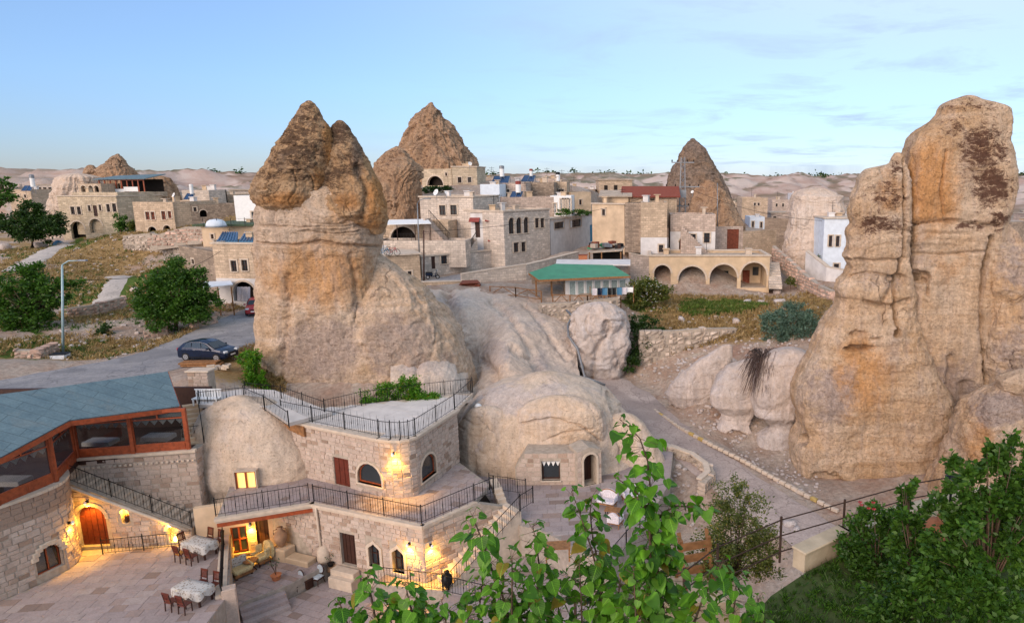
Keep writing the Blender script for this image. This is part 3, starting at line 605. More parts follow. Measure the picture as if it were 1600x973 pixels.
# ---------- rocks: lofted outlines with weathered relief
def ridge_lines(P_, f, w, s):
    n = vnoise(P_ * f, s) + .35 * vnoise(P_ * f * 3.1, s + 1); return np.exp(-(n / w) ** 2)
def loft(rows, Y, ratio=0.8, nu=150, nvv=170, ex=2.3, amp=0.35, s1=2.2, fine=0.10, strata=0.0, flute=0.0, crack=0.25, chip=0.0, seed=0, lean=0.0, grooves=(), caves=(), beds=None):
    """grooves: ([(px, py)...], half width px, depth m) fissures seen on the face; caves: (px, py, rx, ry, depth m) hollows"""
    zs, cx, hw = [], [], []
    for py, a, b in rows:
        A, B = PY(a, py, Y), PY(b, py, Y); zs.append((A.z + B.z) / 2); cx.append((A.x + B.x) / 2); hw.append(abs(B.x - A.x) / 2)
    zs, cx, hw = np.array(zs)[::-1], np.array(cx)[::-1], np.array(hw)[::-1]
    z = zs[0] + (zs[-1] - zs[0]) * (1 - (1 - np.linspace(0, 1, nvv)) ** 1.15)
    def sm(y):
        f = np.interp(z, zs, y); k = max(3, nvv // 60) | 1
        fp = np.r_[np.full(k, f[0]), f, np.full(k, f[-1])]; return np.convolve(fp, np.ones(k) / k, 'same')[k:-k]
    cx, hw = sm(cx), sm(hw)
    nf = int(nu * .72); th = np.r_[np.linspace(-np.pi - .25, .25, nf, endpoint=False), np.linspace(.25, np.pi - .25, nu - nf, endpoint=False)]
    hd = hw * ratio
    c, s = np.cos(th), np.sin(th)
    ux, uy = np.sign(c) * np.abs(c) ** (2 / ex), np.sign(s) * np.abs(s) ** (2 / ex)
    X = cx[:, None] + hw[:, None] * ux; Yy = Y + lean * (z - zs[0])[:, None] + hd[:, None] * uy; Z = np.repeat(z[:, None], nu, 1)
    nx = np.sign(c) * np.abs(c) ** (2 - 2 / ex) / np.maximum(hw, .05)[:, None]; ny = np.sign(s) * np.abs(s) ** (2 - 2 / ex) / np.maximum(hd, .05)[:, None]
    L = np.hypot(nx, ny) + 1e-9; nx, ny = nx / L, ny / L
    P0 = np.stack([X, Yy, Z], -1); Pn = P0.reshape(-1, 3) + seed * 13.7
    warp = np.stack([vnoise(Pn / s1, seed + 40 + i) for i in range(3)], -1) * s1 * .35
    Pw = Pn + warp
    d = fbm(Pw / s1, 6, seed, .55) * amp + fbm(Pn / (s1 * 0.2), 5, seed + 9, .6) * fine + np.minimum(np.abs(fbm(Pw / (s1 * .8), 3, seed + 21)), .16) * amp * 1.1
    if chip: d = d + (fbm(np.c_[Pw[:, 0] / 1.3, Pw[:, 1] / 1.3, Pw[:, 2] / .7], 5, seed + 13, .6, True) * .12 + np.round(fbm(Pn / 2.1, 3, seed + 15) * 4.5) / 4.5 * .6) * chip
    if strata:
        b = fbm(np.c_[Pw[:, 0] * .06, Pw[:, 1] * .06, Pw[:, 2] * 1.1], 4, seed + 3, 0.65); b = np.sign(b) * np.abs(b * 2.2) ** .6 * .5
        if beds:      # bedded only between these heights of the face
            _, bpy_ = to_px(P0.reshape(-1, 3)); b = b * (.22 + .78 * smooth(beds[0] - 25, beds[0], bpy_) * (1 - smooth(beds[1], beds[1] + 45, bpy_)))
        d = d + b * strata * np.clip(.55 + .9 * vnoise(Pn / 4, seed + 2), .1, 1.3)
    if flute: d = d + fbm(np.c_[Pw[:, 0] * .75, Pw[:, 1] * .75, Pw[:, 2] * .07], 5, seed + 5, 0.5, True) * flute
    if crack:
        d = d - ridge_lines(np.c_[Pw[:, 0], Pw[:, 1], Pw[:, 2] * .4], .22, .022, seed + 7) * crack
    d = d - d.mean(); k = np.minimum(1, hw / 1.2)[:, None] * np.ones(nu); d = d.reshape(nvv, nu) * k
    px, py = to_px(P0); front = (ny < .15)
    jit = fbm(Pn / .5, 4, seed + 33).reshape(nvv, nu)
    for path, w, dep in grooves:
        best = np.full(px.shape, 1e9)
        for (ax, ay), (bx, by) in zip(path[:-1], path[1:]):
            vx, vy = bx - ax, by - ay; t = np.clip(((px - ax) * vx + (py - ay) * vy) / (vx * vx + vy * vy + 1e-9), 0, 1); best = np.minimum(best, np.hypot(px - ax - t * vx, py - ay - t * vy))
        d = d - np.exp(-((best + jit * w * 1.2) / w) ** 2) * dep * front
    for qx, qy, rx, ry, dep in caves:
        e = ((px - qx) / rx) ** 2 + ((py - qy) / ry) ** 2 + jit * .5; d = d - (1 - smooth(.55, 1.05, e)) * dep * front
    X, Yy = X + nx * d, Yy + ny * d; Z = Z + 0.4 * fbm(Pn / (s1 * 0.5), 4, seed + 11).reshape(nvv, nu) * amp
    V = np.stack([X, Yy, Z], -1)
    top = V[-1].mean(0)
    cap = [top + (V[-1] - top) * f + np.array([0, 0, (1 - f * f) * 0.25 * hw[-1]]) for f in (0.6, 0.25, 0.02)]
    return np.concatenate([V, np.stack(cap)], 0)
def tone_attr(me, V, lichen=(), grey=(), orange=()):
    px, py = to_px(V.reshape(-1, 3)); out = np.zeros((len(px), 4), np.float32); out[:, 3] = 1
    for ch, lst in enumerate((lichen, grey, orange)):
        for qx, qy, rx, ry, st in lst: out[:, ch] = np.maximum(out[:, ch], st * np.exp(-(((px - qx) / rx) ** 2 + ((py - qy) / ry) ** 2) ** 1.4))
    at = me.color_attributes.new('tone', 'FLOAT_COLOR', 'POINT'); at.data.foreach_set('color', out.ravel())
def rock_part(name, parent, mat, rows, Y, lichen=(), grey=(), orange=(), **k):
    V = loft(rows, Y, **k); me = grid_mesh(name, V, wrap=True); tone_attr(me, V, lichen, grey, orange)
    return mesh_obj(name, me, mat, parent)

# the big double-headed fairy chimney
fc = thing('fairy_chimney', 'huge tan fairy chimney with two brown pointed heads rising beside the road bend', 'rock', PY(520, 612, 50))
G_base = [(500, 545, 75, 55, .9), (620, 540, 70, 60, .8), (560, 480, 25, 20, .5), (690, 575, 40, 45, .5)]
rock_part('rock_column', fc, M['chimney'], [(300, 420, 585), (318, 414, 592), (330, 410, 594), (338, 406, 592), (348, 409, 588), (355, 405, 596), (372, 407, 590), (381, 403, 588), (400, 408, 585), (430, 410, 586), (465, 409, 592), (500, 407, 604), (540, 413, 622), (580, 424, 645), (628, 428, 668)], 51, ratio=.66, nu=340, nvv=320, ex=2.6, amp=.36, s1=2.8, fine=.10, strata=.24, flute=.12, crack=.05, chip=.14, seed=1, beds=(318, 400),
  grooves=[([(402, 379), (450, 383), (500, 378), (560, 386), (590, 384)], 2.2, .35), ([(470, 362), (520, 366), (560, 361)], 1.6, .25), ([(452, 430), (448, 520), (440, 600)], 5, .35), ([(548, 400), (560, 470), (556, 560)], 4, .25), ([(408, 352), (470, 356), (590, 350)], 1.5, .2)],
  grey=G_base, orange=[(500, 430, 110, 60, .9), (540, 340, 50, 16, .6)])
rock_part('rock_skirt', fc, M['chimney'], [(392, 565, 586), (405, 540, 602), (430, 510, 636), (450, 490, 666), (480, 470, 690), (520, 450, 716), (560, 436, 734), (600, 430, 744), (625, 426, 752)], 52.2, ratio=.66, nu=260, nvv=200, ex=2.2, amp=.45, s1=2.4, flute=.22, crack=.12, seed=2, grey=G_base)
rock_part('rock_head', fc, M['cap'], [(157, 479, 486), (163, 473, 493), (172, 468, 499), (186, 460, 506), (200, 452, 512), (220, 440, 518), (245, 425, 521), (270, 409, 518), (288, 397, 513), (300, 394, 509), (312, 398, 504), (322, 408, 498), (330, 424, 488), (340, 440, 476)], 49.6, ratio=.8, nu=240, nvv=220, ex=2.3, amp=.36, s1=1.7, fine=.15, crack=.16, chip=.16, seed=3,
  lichen=[(462, 235, 45, 62, .75), (480, 180, 20, 26, .6), (425, 275, 30, 24, .55)], orange=[(512, 225, 12, 50, .9), (450, 312, 60, 16, .8), (500, 280, 18, 30, .7)], grey=[(440, 255, 20, 30, .5), (485, 200, 14, 14, .5)])
rock_part('rock_head', fc, M['cap'], [(190, 525, 536), (197, 519, 543), (206, 517, 549), (218, 514, 556), (235, 510, 565), (255, 505, 577), (275, 499, 587), (295, 493, 594), (312, 487, 600), (326, 484, 603), (336, 490, 603), (346, 530, 602), (354, 560, 600), (364, 580, 596)], 50.3, ratio=.78, nu=250, nvv=220, ex=2.3, amp=.34, s1=1.8, fine=.13, crack=.12, chip=.16, seed=4,
  grooves=[([(560, 262), (575, 300), (566, 340)], 5, .45), ([(522, 250), (500, 300)], 4, .2)], lichen=[(533, 206, 22, 22, .9), (520, 278, 26, 26, .8), (545, 250, 26, 34, .6)], orange=[(590, 310, 22, 45, .95), (575, 345, 30, 16, .8), (545, 315, 26, 18, .9), (500, 328, 20, 10, .7)], grey=[(558, 245, 12, 40, .8), (530, 200, 16, 12, .7)])
# slope of pale tuff flowing off its right foot
def patch(rows, nu=220, nv=200, amp=.5, s1=3.0, flute=.3, fine=.08, seed=0, grooves=()):
    """a rock face through surveyed points: rows (top to bottom) of (px, py, distance)"""
    C = np.array([[tuple(PY(*q)) for q in r] for r in rows]); n, m = C.shape[:2]
    def cat(t, k):
        i = np.clip(np.floor(t).astype(int), 0, k - 2); f = t - i; W = np.zeros((len(t), k))
        for j, c in enumerate((-.5 * f + f ** 2 - .5 * f ** 3, 1 - 2.5 * f ** 2 + 1.5 * f ** 3, .5 * f + 2 * f ** 2 - 1.5 * f ** 3, -.5 * f ** 2 + .5 * f ** 3)):
            np.add.at(W, (np.arange(len(t)), np.clip(i + j - 1, 0, k - 1)), c)
        return W
    Wv, Wu = cat(np.linspace(0, n - 1, nv), n), cat(np.linspace(0, m - 1, nu), m)
    V = np.einsum('vi,uj,ijk->vuk', Wv, Wu, C)
    du, dv_ = np.gradient(V, axis=1), np.gradient(V, axis=0); N = np.cross(dv_, du); N /= np.linalg.norm(N, axis=-1, keepdims=True) + 1e-9
    N *= np.sign(N[..., 2:3] + 1e-9)
    P_ = V.reshape(-1, 3); U = np.repeat(np.linspace(0, m * 2.2, nu)[None], nv, 0).ravel(); T = np.repeat(np.linspace(0, n, nv)[:, None], nu, 1).ravel()
    d = fbm(P_ / s1, 5, seed) * amp + fbm(np.c_[U * 1.1 + .8 * T, T * .35, T * 0], 4, seed + 3, .5, True) * flute + fbm(P_ / .6, 4, seed + 5) * fine
    d = d.reshape(nv, nu); px, py = to_px(V); jit = fbm(P_ / .8, 4, seed + 33).reshape(nv, nu)
    for path, w, dep in grooves:
        best = np.full(px.shape, 1e9)
        for (ax, ay), (bx, by) in zip(path[:-1], path[1:]):
            vx, vy = bx - ax, by - ay; t = np.clip(((px - ax) * vx + (py - ay) * vy) / (vx * vx + vy * vy + 1e-9), 0, 1); best = np.minimum(best, np.hypot(px - ax - t * vx, py - ay - t * vy))
        d = d - np.exp(-((best + jit * w) / w) ** 2) * dep
    return V + N * d[..., None]
sp = thing('tuff_slope', 'smooth pale fluted tuff slope with grey stains right of the big chimney', 'rock', PY(800, 600, 50))
V = patch([[(596, 425, 68), (645, 438, 68), (700, 452, 67), (760, 450, 68), (830, 464, 67), (872, 488, 65), (892, 508, 64)],
           [(600, 455, 60), (650, 462, 61), (705, 470, 62), (765, 470, 64), (825, 478, 64), (872, 508, 62), (898, 530, 61)],
           [(606, 500, 53), (655, 500, 54), (706, 500, 57), (752, 505, 60), (812, 500, 60), (866, 530, 59.5), (902, 556, 59)],
           [(610, 550, 49), (660, 550, 49.6), (706, 548, 52), (742, 555, 57), (790, 545, 54.5), (850, 562, 56.5), (905, 580, 57)],
           [(610, 590, 46.6), (665, 590, 47), (712, 588, 48.4), (748, 590, 52.5), (800, 585, 51), (862, 590, 53.5), (912, 600, 55)],
           [(610, 630, 45.4), (670, 630, 45.8), (715, 630, 46.4), (755, 630, 48), (810, 630, 48), (870, 630, 50), (925, 632, 52)]], seed=6, amp=.30, flute=.10, nu=320, nv=300, fine=.05, grooves=[([(700, 462), (722, 500), (738, 545), (742, 612)], 7, .9), ([(690, 490), (708, 530), (722, 590)], 4, .35), ([(770, 470), (800, 500), (826, 540), (850, 590)], 5, .45), ([(752, 560), (772, 580), (770, 610)], 6, .4), ([(820, 478), (850, 510), (885, 560)], 4, .35), ([(640, 460), (655, 520), (650, 600)], 6, .3), ([(800, 545), (830, 560), (846, 590)], 4, .4)])
me = grid_mesh('slope_face', V[:, ::-1]); tone_attr(me, V[:, ::-1], [(688, 520, 15, 22, 1.3), (704, 549, 10, 6, 1.2), (697, 500, 6, 8, .9)], [(650, 545, 60, 50, .8), (775, 555, 25, 30, .9), (845, 570, 16, 26, .8), (700, 470, 40, 14, .6), (835, 510, 40, 18, .5)])
mesh_obj('slope_face', me, M['tuff'], sp)
gr = thing('gully_rock', 'rounded pale rock with shallow niches beside the zigzag drainpipe', 'rock', PY(930, 600, 60))
rock_part('rock_body', gr, M['boulder'], [(478, 905, 962), (488, 893, 975), (510, 888, 982), (540, 890, 985), (565, 898, 982), (590, 912, 972), (612, 925, 965)], 60, ratio=.6, nu=120, nvv=90, ex=2.4, amp=.5, s1=1.7, flute=.2, crack=.2, seed=8, caves=[(948, 512, 8, 13, .6)], grooves=[([(950, 525), (932, 545), (924, 595)], 4, .45), ([(893, 505), (896, 540), (908, 580)], 5, .4)])
# cave dome of the hotel
dm = thing('cave_dome', 'broad rounded pale tuff dome with a door and a square window cut in its foot', 'rock', PY(870, 752, 44))
rock_part('dome_rock', dm, M['dome'], [(589, 812, 888), (594, 790, 910), (602, 768, 930), (615, 746, 952), (635, 728, 970), (660, 714, 984), (690, 707, 1002), (715, 706, 1020), (735, 712, 1032), (758, 722, 1040), (775, 730, 1040)], 45.7, ratio=.69, nu=240, nvv=150, ex=2.5, amp=.30, s1=2.6, fine=.07, crack=.10, seed=10, grooves=[([(750, 620), (735, 680), (742, 740)], 5, .3), ([(955, 612), (975, 660), (978, 720)], 6, .4)], grey=[(790, 625, 50, 30, .9), (860, 610, 40, 16, .7), (745, 690, 16, 30, .6), (990, 690, 30, 50, .5)], orange=[(900, 660, 50, 40, .3)])
rock_part('dome_bulge', dm, M['dome'], [(628, 826, 925), (640, 812, 940), (660, 804, 946), (680, 806, 946), (696, 815, 940), (706, 835, 925), (714, 860, 900)], 42.7, ratio=.42, nu=180, nvv=130, ex=2.3, amp=.2, s1=1.5, fine=.06, crack=.10, seed=12, grooves=[([(815, 662), (860, 652), (905, 664), (940, 690)], 1.6, .22), ([(850, 690), (880, 676), (925, 672)], 1.4, .16)], grey=[(840, 650, 30, 14, .6)], orange=[(885, 672, 50, 26, .35)])
rock_part('dome_bulge', dm, M['dome'], [(640, 735, 790), (660, 718, 806), (690, 711, 812), (720, 713, 812), (745, 722, 806), (770, 730, 800)], 42.9, ratio=.5, nu=120, nvv=90, ex=2.2, amp=.2, s1=1.6, fine=.05, crack=.1, seed=13)
rock_part('dome_flank', dm, M['dome'], [(648, 958, 990), (662, 948, 1006), (685, 944, 1022), (710, 946, 1036), (735, 950, 1046), (752, 956, 1048), (775, 962, 1046)], 44.0, ratio=.62, nu=140, nvv=110, ex=2.3, amp=.22, s1=2.0, fine=.05, crack=.05, seed=16, grey=[(1010, 690, 20, 40, .5)])
# rounded rock room on the left with a lit window
ld = thing('rock_room', 'smooth beige rock dome with a small yellow lit window below three vents', 'rock', PY(390, 780, 38))
rock_part('rock_shell', ld, M['dome'], [(622, 352, 392), (627, 336, 418), (640, 320, 446), (662, 309, 470), (690, 301, 488), (712, 298, 499), (730, 298, 503), (740, 301, 500), (747, 306, 492), (756, 308, 484), (770, 306, 490), (790, 304, 500)], 39.5, ratio=.62, nu=190, nvv=130, ex=2.5, amp=.2, s1=2.4, fine=.035, crack=.06, seed=14)
# the rock wall on the right
rw = thing('rock_tower', 'massive split orange tuff tower with dark lichen standing right of the lane', 'rock', PY(1400, 770, 46))
rock_part('rock_column', rw, M['wallrock'], [(240, 1398, 1407), (247, 1393, 1413), (256, 1388, 1415), (262, 1356, 1416), (268, 1348, 1417), (278, 1340, 1418), (292, 1334, 1419), (310, 1328, 1419), (338, 1324, 1418), (350, 1330, 1418), (362, 1322, 1419), (385, 1325, 1420), (400, 1318, 1420), (415, 1324, 1421), (435, 1314, 1421), (455, 1307, 1424), (480, 1301, 1426), (510, 1286, 1430), (545, 1268, 1440), (575, 1251, 1455), (600, 1240, 1470), (620, 1236, 1478), (645, 1246, 1480), (665, 1250, 1485), (690, 1238, 1490), (725, 1236, 1490), (750, 1256, 1490), (800, 1310, 1490)], 46.2, ratio=.5, nu=340, nvv=320, ex=4.0, amp=.34, s1=2.8, fine=.12, strata=.30, flute=.09, crack=.03, chip=.22, seed=20, beds=(350, 470),
  grooves=[([(1413, 250), (1415, 330), (1412, 400), (1398, 450), (1400, 500), (1404, 520)], 2.2, .7), ([(1350, 470), (1390, 480), (1420, 470)], 3, .4), ([(1395, 445), (1380, 470), (1378, 520)], 2.5, .5), ([(1320, 405), (1370, 408), (1415, 404)], 2, .4), ([(1325, 430), (1360, 426), (1412, 434)], 2, .35)],
  caves=[(1340, 545, 24, 7, .9), (1402, 521, 7, 9, 1.2), (1371, 528, 7, 3, .5), (1254, 687, 9, 9, 1.2), (1340, 520, 14, 5, .35), (1402, 436, 16, 10, .4), (1290, 760, 35, 25, .5)],
  lichen=[(1378, 352, 42, 18, 1.0), (1388, 305, 34, 26, .75), (1400, 262, 14, 18, .8)], orange=[(1345, 590, 60, 80, .8), (1370, 700, 50, 45, .4), (1390, 300, 30, 50, .6)], grey=[(1300, 620, 50, 60, .7), (1370, 440, 60, 30, .45), (1275, 600, 30, 30, .6)])
rock_part('rock_column', rw, M['wallrock'], [(152, 1502, 1526), (156, 1490, 1534), (163, 1474, 1560), (168, 1470, 1574), (184, 1466, 1576), (192, 1455, 1577), (206, 1436, 1572), (220, 1424, 1569), (240, 1416, 1574), (262, 1413, 1580), (290, 1413, 1581), (315, 1415, 1577), (335, 1415, 1571), (360, 1416, 1564), (400, 1416, 1560), (450, 1416, 1562), (520, 1414, 1566), (600, 1412, 1566), (680, 1408, 1556), (740, 1400, 1530), (800, 1390, 1500)], 47.2, ratio=.5, nu=340, nvv=320, ex=4.6, amp=.28, s1=3.0, fine=.09, strata=.18, flute=.06, crack=.03, chip=.18, seed=23, beds=(340, 440),
  grooves=[([(1478, 235), (1470, 300), (1476, 340)], 1.6, .25), ([(1548, 372), (1538, 420), (1532, 480), (1540, 560), (1546, 640)], 3, .9), ([(1420, 350), (1480, 345), (1560, 352)], 2.5, .45), ([(1416, 395), (1470, 398), (1540, 392)], 2, .35), ([(1486, 560), (1478, 640), (1450, 720)], 5, .45), ([(1424, 432), (1450, 440), (1450, 460)], 2, .4), ([(1510, 600), (1500, 700), (1470, 760)], 7, .7)],
  caves=[(1436, 434, 22, 12, .7), (1505, 700, 25, 40, .5)], lichen=[(1536, 235, 42, 44, 1.05), (1548, 290, 36, 40, 1.1), (1560, 345, 18, 18, .9), (1515, 352, 30, 8, .8), (1490, 200, 26, 20, .6), (1520, 165, 50, 12, .6)], orange=[(1455, 290, 55, 85, .95), (1480, 420, 50, 40, .5), (1450, 580, 30, 60, .5)], grey=[(1490, 640, 80, 90, .8), (1440, 410, 40, 20, .5)])
rock_part('rock_buttress', rw, M['wallrock'], [(352, 1562, 1578), (362, 1556, 1590), (380, 1548, 1600), (384, 1540, 1606), (410, 1543, 1622), (450, 1538, 1640), (455, 1546, 1642), (520, 1536, 1660), (600, 1530, 1680), (700, 1520, 1690), (800, 1515, 1700)], 46.2, ratio=.6, nu=260, nvv=260, ex=3.8, amp=.42, s1=1.8, fine=.12, strata=.36, flute=.06, crack=.16, chip=.28, seed=26, grey=[(1590, 420, 50, 60, .6), (1580, 560, 50, 60, .6)])
rk = thing('shoulder_rock', 'grey topped boulder shoulder leaning on the foot of the orange rock tower', 'rock', PY(1560, 760, 40))
rock_part('rock_body', rk, M['wallrock'], [(594, 1570, 1600), (602, 1556, 1650), (614, 1532, 1690), (632, 1516, 1710), (660, 1502, 1725), (700, 1488, 1740), (750, 1462, 1750), (800, 1440, 1760)], 41, ratio=.6, nu=220, nvv=180, ex=2.9, amp=.4, s1=1.5, fine=.14, crack=.3, chip=.25, seed=28, grey=[(1560, 640, 50, 30, 1.0)], orange=[(1530, 690, 30, 50, .7)])
rock_part('rock_ledge', rk, M['wallrock'], [(588, 1566, 1700), (594, 1560, 1710), (606, 1563, 1710), (614, 1575, 1690)], 40.5, ratio=.4, nu=100, nvv=50, ex=3, amp=.12, s1=.8, crack=.0, seed=29)
# boulders along the lane
def boulder(label, rows, Y, seed, mat='boulder', **k):
    a = rows[-1]; o = thing('boulder', label, 'rock', PY((a[1] + a[2]) / 2, a[0], Y))
    kk = dict(ratio=.75, nu=190, nvv=140, ex=2.7, amp=.30, s1=1.9, fine=.05, crack=.06, chip=.14, seed=seed); kk.update(k)
    return rock_part('rock_body', o, M[mat], rows, Y, **kk)
boulder('long pale boulder slanting down below the rubble wall', [(540, 1128, 1144), (550, 1112, 1146), (562, 1090, 1146), (580, 1068, 1143), (600, 1050, 1140), (615, 1042, 1132), (628, 1048, 1118), (640, 1062, 1100)], 54, 31, ratio=.5)
boulder('mushroom shaped boulder with a rusty patch left of the hanging dry roots', [(563, 1158, 1186), (572, 1138, 1194), (590, 1118, 1196), (610, 1109, 1196), (628, 1110, 1192), (642, 1126, 1180), (652, 1128, 1178), (664, 1112, 1188), (680, 1110, 1196), (695, 1122, 1196), (712, 1130, 1190)], 51, 32, caves=[(1150, 684, 18, 12, .5), (1185, 660, 14, 20, .5)], orange=[(1150, 686, 20, 13, 1.6)])
boulder('two tiered bulbous boulder squeezed against the orange rock tower', [(548, 1210, 1262), (560, 1192, 1270), (590, 1178, 1268), (620, 1174, 1262), (645, 1178, 1252), (658, 1196, 1240), (667, 1204, 1238), (678, 1184, 1244), (695, 1182, 1246), (715, 1186, 1246), (735, 1200, 1244)], 49, 33)
# cones behind the village
def cone_rock(label, parts):
    a = parts[0]; r = a['rows'][-1]; o = thing('cone_rock', label, 'rock', PY((r[1] + r[2]) / 2, r[0], a['Y']))
    for q in parts:
        q = dict(q); rows, Y, mat = q.pop('rows'), q.pop('Y'), q.pop('mat', 'cone'); kk = dict(ratio=.9, nu=200, nvv=180, amp=.7, s1=4.0, fine=.22, flute=.5, crack=.3, chip=.5); kk.update(q)
        rock_part('rock_body', o, M[mat], rows, Y, **kk)
cone_rock('tall brown cone with a small house at its foot behind the village', [dict(rows=[(161, 672, 677), (170, 660, 684), (180, 651, 692), (195, 643, 702), (210, 634, 712), (225, 629, 722), (240, 627, 734), (255, 626, 743), (275, 625, 750), (345, 620, 770)], Y=122, seed=40, flute=.8)])
cone_rock('low reddish twin of the tall cone touching the big chimney head', [dict(rows=[(228, 619, 622), (237, 608, 632), (250, 597, 645), (262, 588, 654), (276, 583, 657), (300, 580, 658), (330, 580, 658), (380, 576, 660)], Y=96, seed=42)])
cone_rock('grey brown cone standing behind the lattice mast and red tiled house', [dict(rows=[(216, 1079, 1086), (222, 1074, 1093), (232, 1069, 1100), (246, 1062, 1108), (260, 1053, 1117), (275, 1044, 1127), (300, 1041, 1139), (330, 1036, 1152), (350, 1030, 1160), (400, 1020, 1170)], Y=118, seed=44, flute=.35, mat='greycone'),
    dict(rows=[(282, 1100, 1112), (296, 1085, 1130), (320, 1078, 1146), (350, 1070, 1158), (400, 1060, 1165)], Y=113.5, seed=45)])
cone_rock('small ragged peak behind the rooftop restaurant far left', [dict(rows=[(241, 181, 187), (248, 174, 192), (256, 167, 196), (264, 157, 203), (276, 150, 212), (300, 140, 225)], Y=150, seed=46),
    dict(rows=[(259, 137, 146), (268, 132, 152), (285, 130, 155), (305, 128, 158)], Y=148, seed=47, ratio=.8)])
cone_rock('pale sloping rock flank left of the arched stone house', [dict(rows=[(278, 95, 150), (300, 88, 150), (330, 80, 140), (372, 70, 130)], Y=124, seed=48, mat='tuff')])
cone_rock('brown crumbling rock knob right of the rooftop restaurant', [dict(rows=[(279, 222, 262), (288, 216, 268), (305, 212, 275), (330, 205, 280)], Y=126, seed=49)])
cone_rock('carved flat topped rock house block beside the white house', [dict(rows=[(300, 1245, 1300), (306, 1238, 1312), (330, 1234, 1318), (358, 1233, 1312), (366, 1228, 1312), (420, 1224, 1316), (460, 1222, 1318)], Y=92, seed=50, mat='tuff', flute=.1, amp=.4, ex=3.4, strata=.2)])
# ================================================================== BUILDING KIT
from mathutils.geometry import tessellate_polygon
def stone_mat(name, c1, c2, c3, bump=0.03):
    t = NT(name); v = t.coord(kind='World'); r = t.rand(); n = t.noise(v, 2.2, 6, 0.65, 0.3); f = t.noise(v, 14, 6, 0.7)
    c = t.ramp(r, [(0.0, c1), (0.38, c2), (0.72, tuple(x * 1.12 for x in c2)), (0.9, c3), (1.0, tuple(x * 0.75 for x in c3))])
    c = t.mix(t.math('MULTIPLY', t.mapr(n, 0.45, 0.7), 0.4), c, tuple(x * 0.6 for x in c2))
    c = t.mix(1.0, c, t.mapr(f, 0.25, 0.75, 0.78, 1.18), 'MULTIPLY')
    return t.out(c, 0.93, t.math('ADD', f, t.math('MULTIPLY', n, 1.5)), bump, 0.8, spec=0.15)
M['stone'] = stone_mat('cut_stone', (0.56, 0.455, 0.39), (0.485, 0.38, 0.32), (0.40, 0.285, 0.22))
M['mortar'] = simple('mortar', (0.40, 0.335, 0.275), 0.95, 0.2, 4, kind='World')
M['trim'] = simple('stone_trim', (0.56, 0.46, 0.37), 0.9, 0.14, 3, bump=0.01, kind='World')
M['tile'] = stone_mat('paving', (0.40, 0.335, 0.32), (0.335, 0.275, 0.27), (0.32, 0.24, 0.21), 0.008)
M['tilebed'] = simple('paving_joint', (0.33, 0.285, 0.25), 0.95, 0.2, 4, kind='World')
M['redwood'] = simple('red_brown_wood', (0.30, 0.062, 0.020), 0.5, 0.3, 6, spec=0.4)
M['doorwood'] = simple('dark_red_door_wood', (0.12, 0.022, 0.011), .5, .3, 6, spec=.4)
M['darkwood'] = simple('dark_wood', (0.045, 0.016, 0.010), 0.55, 0.3, 6, spec=0.4)
M['oldwood'] = simple('old_timber', (0.27, 0.13, 0.055), 0.8, 0.35, 5)
M['iron'] = simple('wrought_iron', (0.018, 0.018, 0.02), 0.5, 0.2, 8, metal=0.6, spec=0.4)
M['white'] = simple('white_paint', (0.78, 0.78, 0.78), 0.7, 0.06, 3, kind='World')
M['plaster'] = simple('pale_plaster', (0.66, 0.63, 0.62), 0.9, 0.14, 1.2, bump=0.01, kind='World')
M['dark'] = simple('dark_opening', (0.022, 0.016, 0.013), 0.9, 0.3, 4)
def village_stone(name, col, mort=0.75, brick=(0.55, 0.28), var=0.2):
    """ashlar too far away to tell its blocks apart"""
    t = NT(name); v = t.coord(kind='Object')
    g = t.node('ShaderNodeNewGeometry'); sp = t.node('ShaderNodeSeparateXYZ', inp={0: g.outputs['Position']})
    ab = t.math('ADD', t.math('MULTIPLY', sp.outputs['X'], 0.93), t.math('MULTIPLY', sp.outputs['Y'], 0.6))
    vec = t.node('ShaderNodeCombineXYZ', inp={0: ab, 1: sp.outputs['Z']}).outputs[0]
    b = t.node('ShaderNodeTexBrick', inp={'Vector': vec, 'Color1': tuple(x * (1 - var) for x in col), 'Color2': tuple(min(1, x * (1 + var)) for x in col), 'Mortar': tuple(x * mort for x in col),
               'Scale': 1.0, 'Mortar Size': 0.022, 'Brick Width': brick[0], 'Row Height': brick[1], 'Bias': -0.1})
    n = t.noise(t.coord(kind='World'), 0.9, 7, 0.65, 0.4); f = t.noise(t.coord(kind='World'), 7, 6, 0.7)
    c = t.mix(t.math('MULTIPLY', t.mapr(n, 0.42, 0.72), 0.5), b.outputs['Color'], tuple(x * 0.62 for x in col))
    st_ = t.noise(t.coord((1.2, 1.2, .12), 'World'), 1.0, 7, .7, .3); c = t.mix(t.math('MULTIPLY', t.mapr(st_, .52, .68), .55), c, tuple(x * .5 for x in col)); c = t.mix(t.math('MULTIPLY', t.mapr(n, .42, .3), .4), c, tuple(min(.8, x * 1.25) for x in col))
    c = t.mix(1.0, c, t.mapr(f, 0.25, 0.75, 0.72, 1.22), 'MULTIPLY')
    return t.out(c, 0.95, t.math('ADD', t.math('MULTIPLY', b.outputs['Fac'], -0.8), f), 0.05, 0.6, spec=0.12)
M['vstone_w'] = village_stone('pale_village_stone', (0.66, 0.56, 0.48))
M['vstone_p'] = village_stone('pinkish_village_stone', (0.58, 0.455, 0.38))
M['vstone_o'] = village_stone('tan_village_stone', (0.60, 0.455, 0.33))
M['vstone_y'] = village_stone('yellow_village_stone', (0.62, 0.50, 0.365))
M['vstone_d'] = village_stone('dark_village_stone', (0.37, 0.285, 0.22), brick=(0.4, 0.25), var=0.3)
M['vtan'] = simple('tan_render', (0.58, 0.435, 0.30), 0.95, 0.22, 0.8, bump=0.02, kind='World')
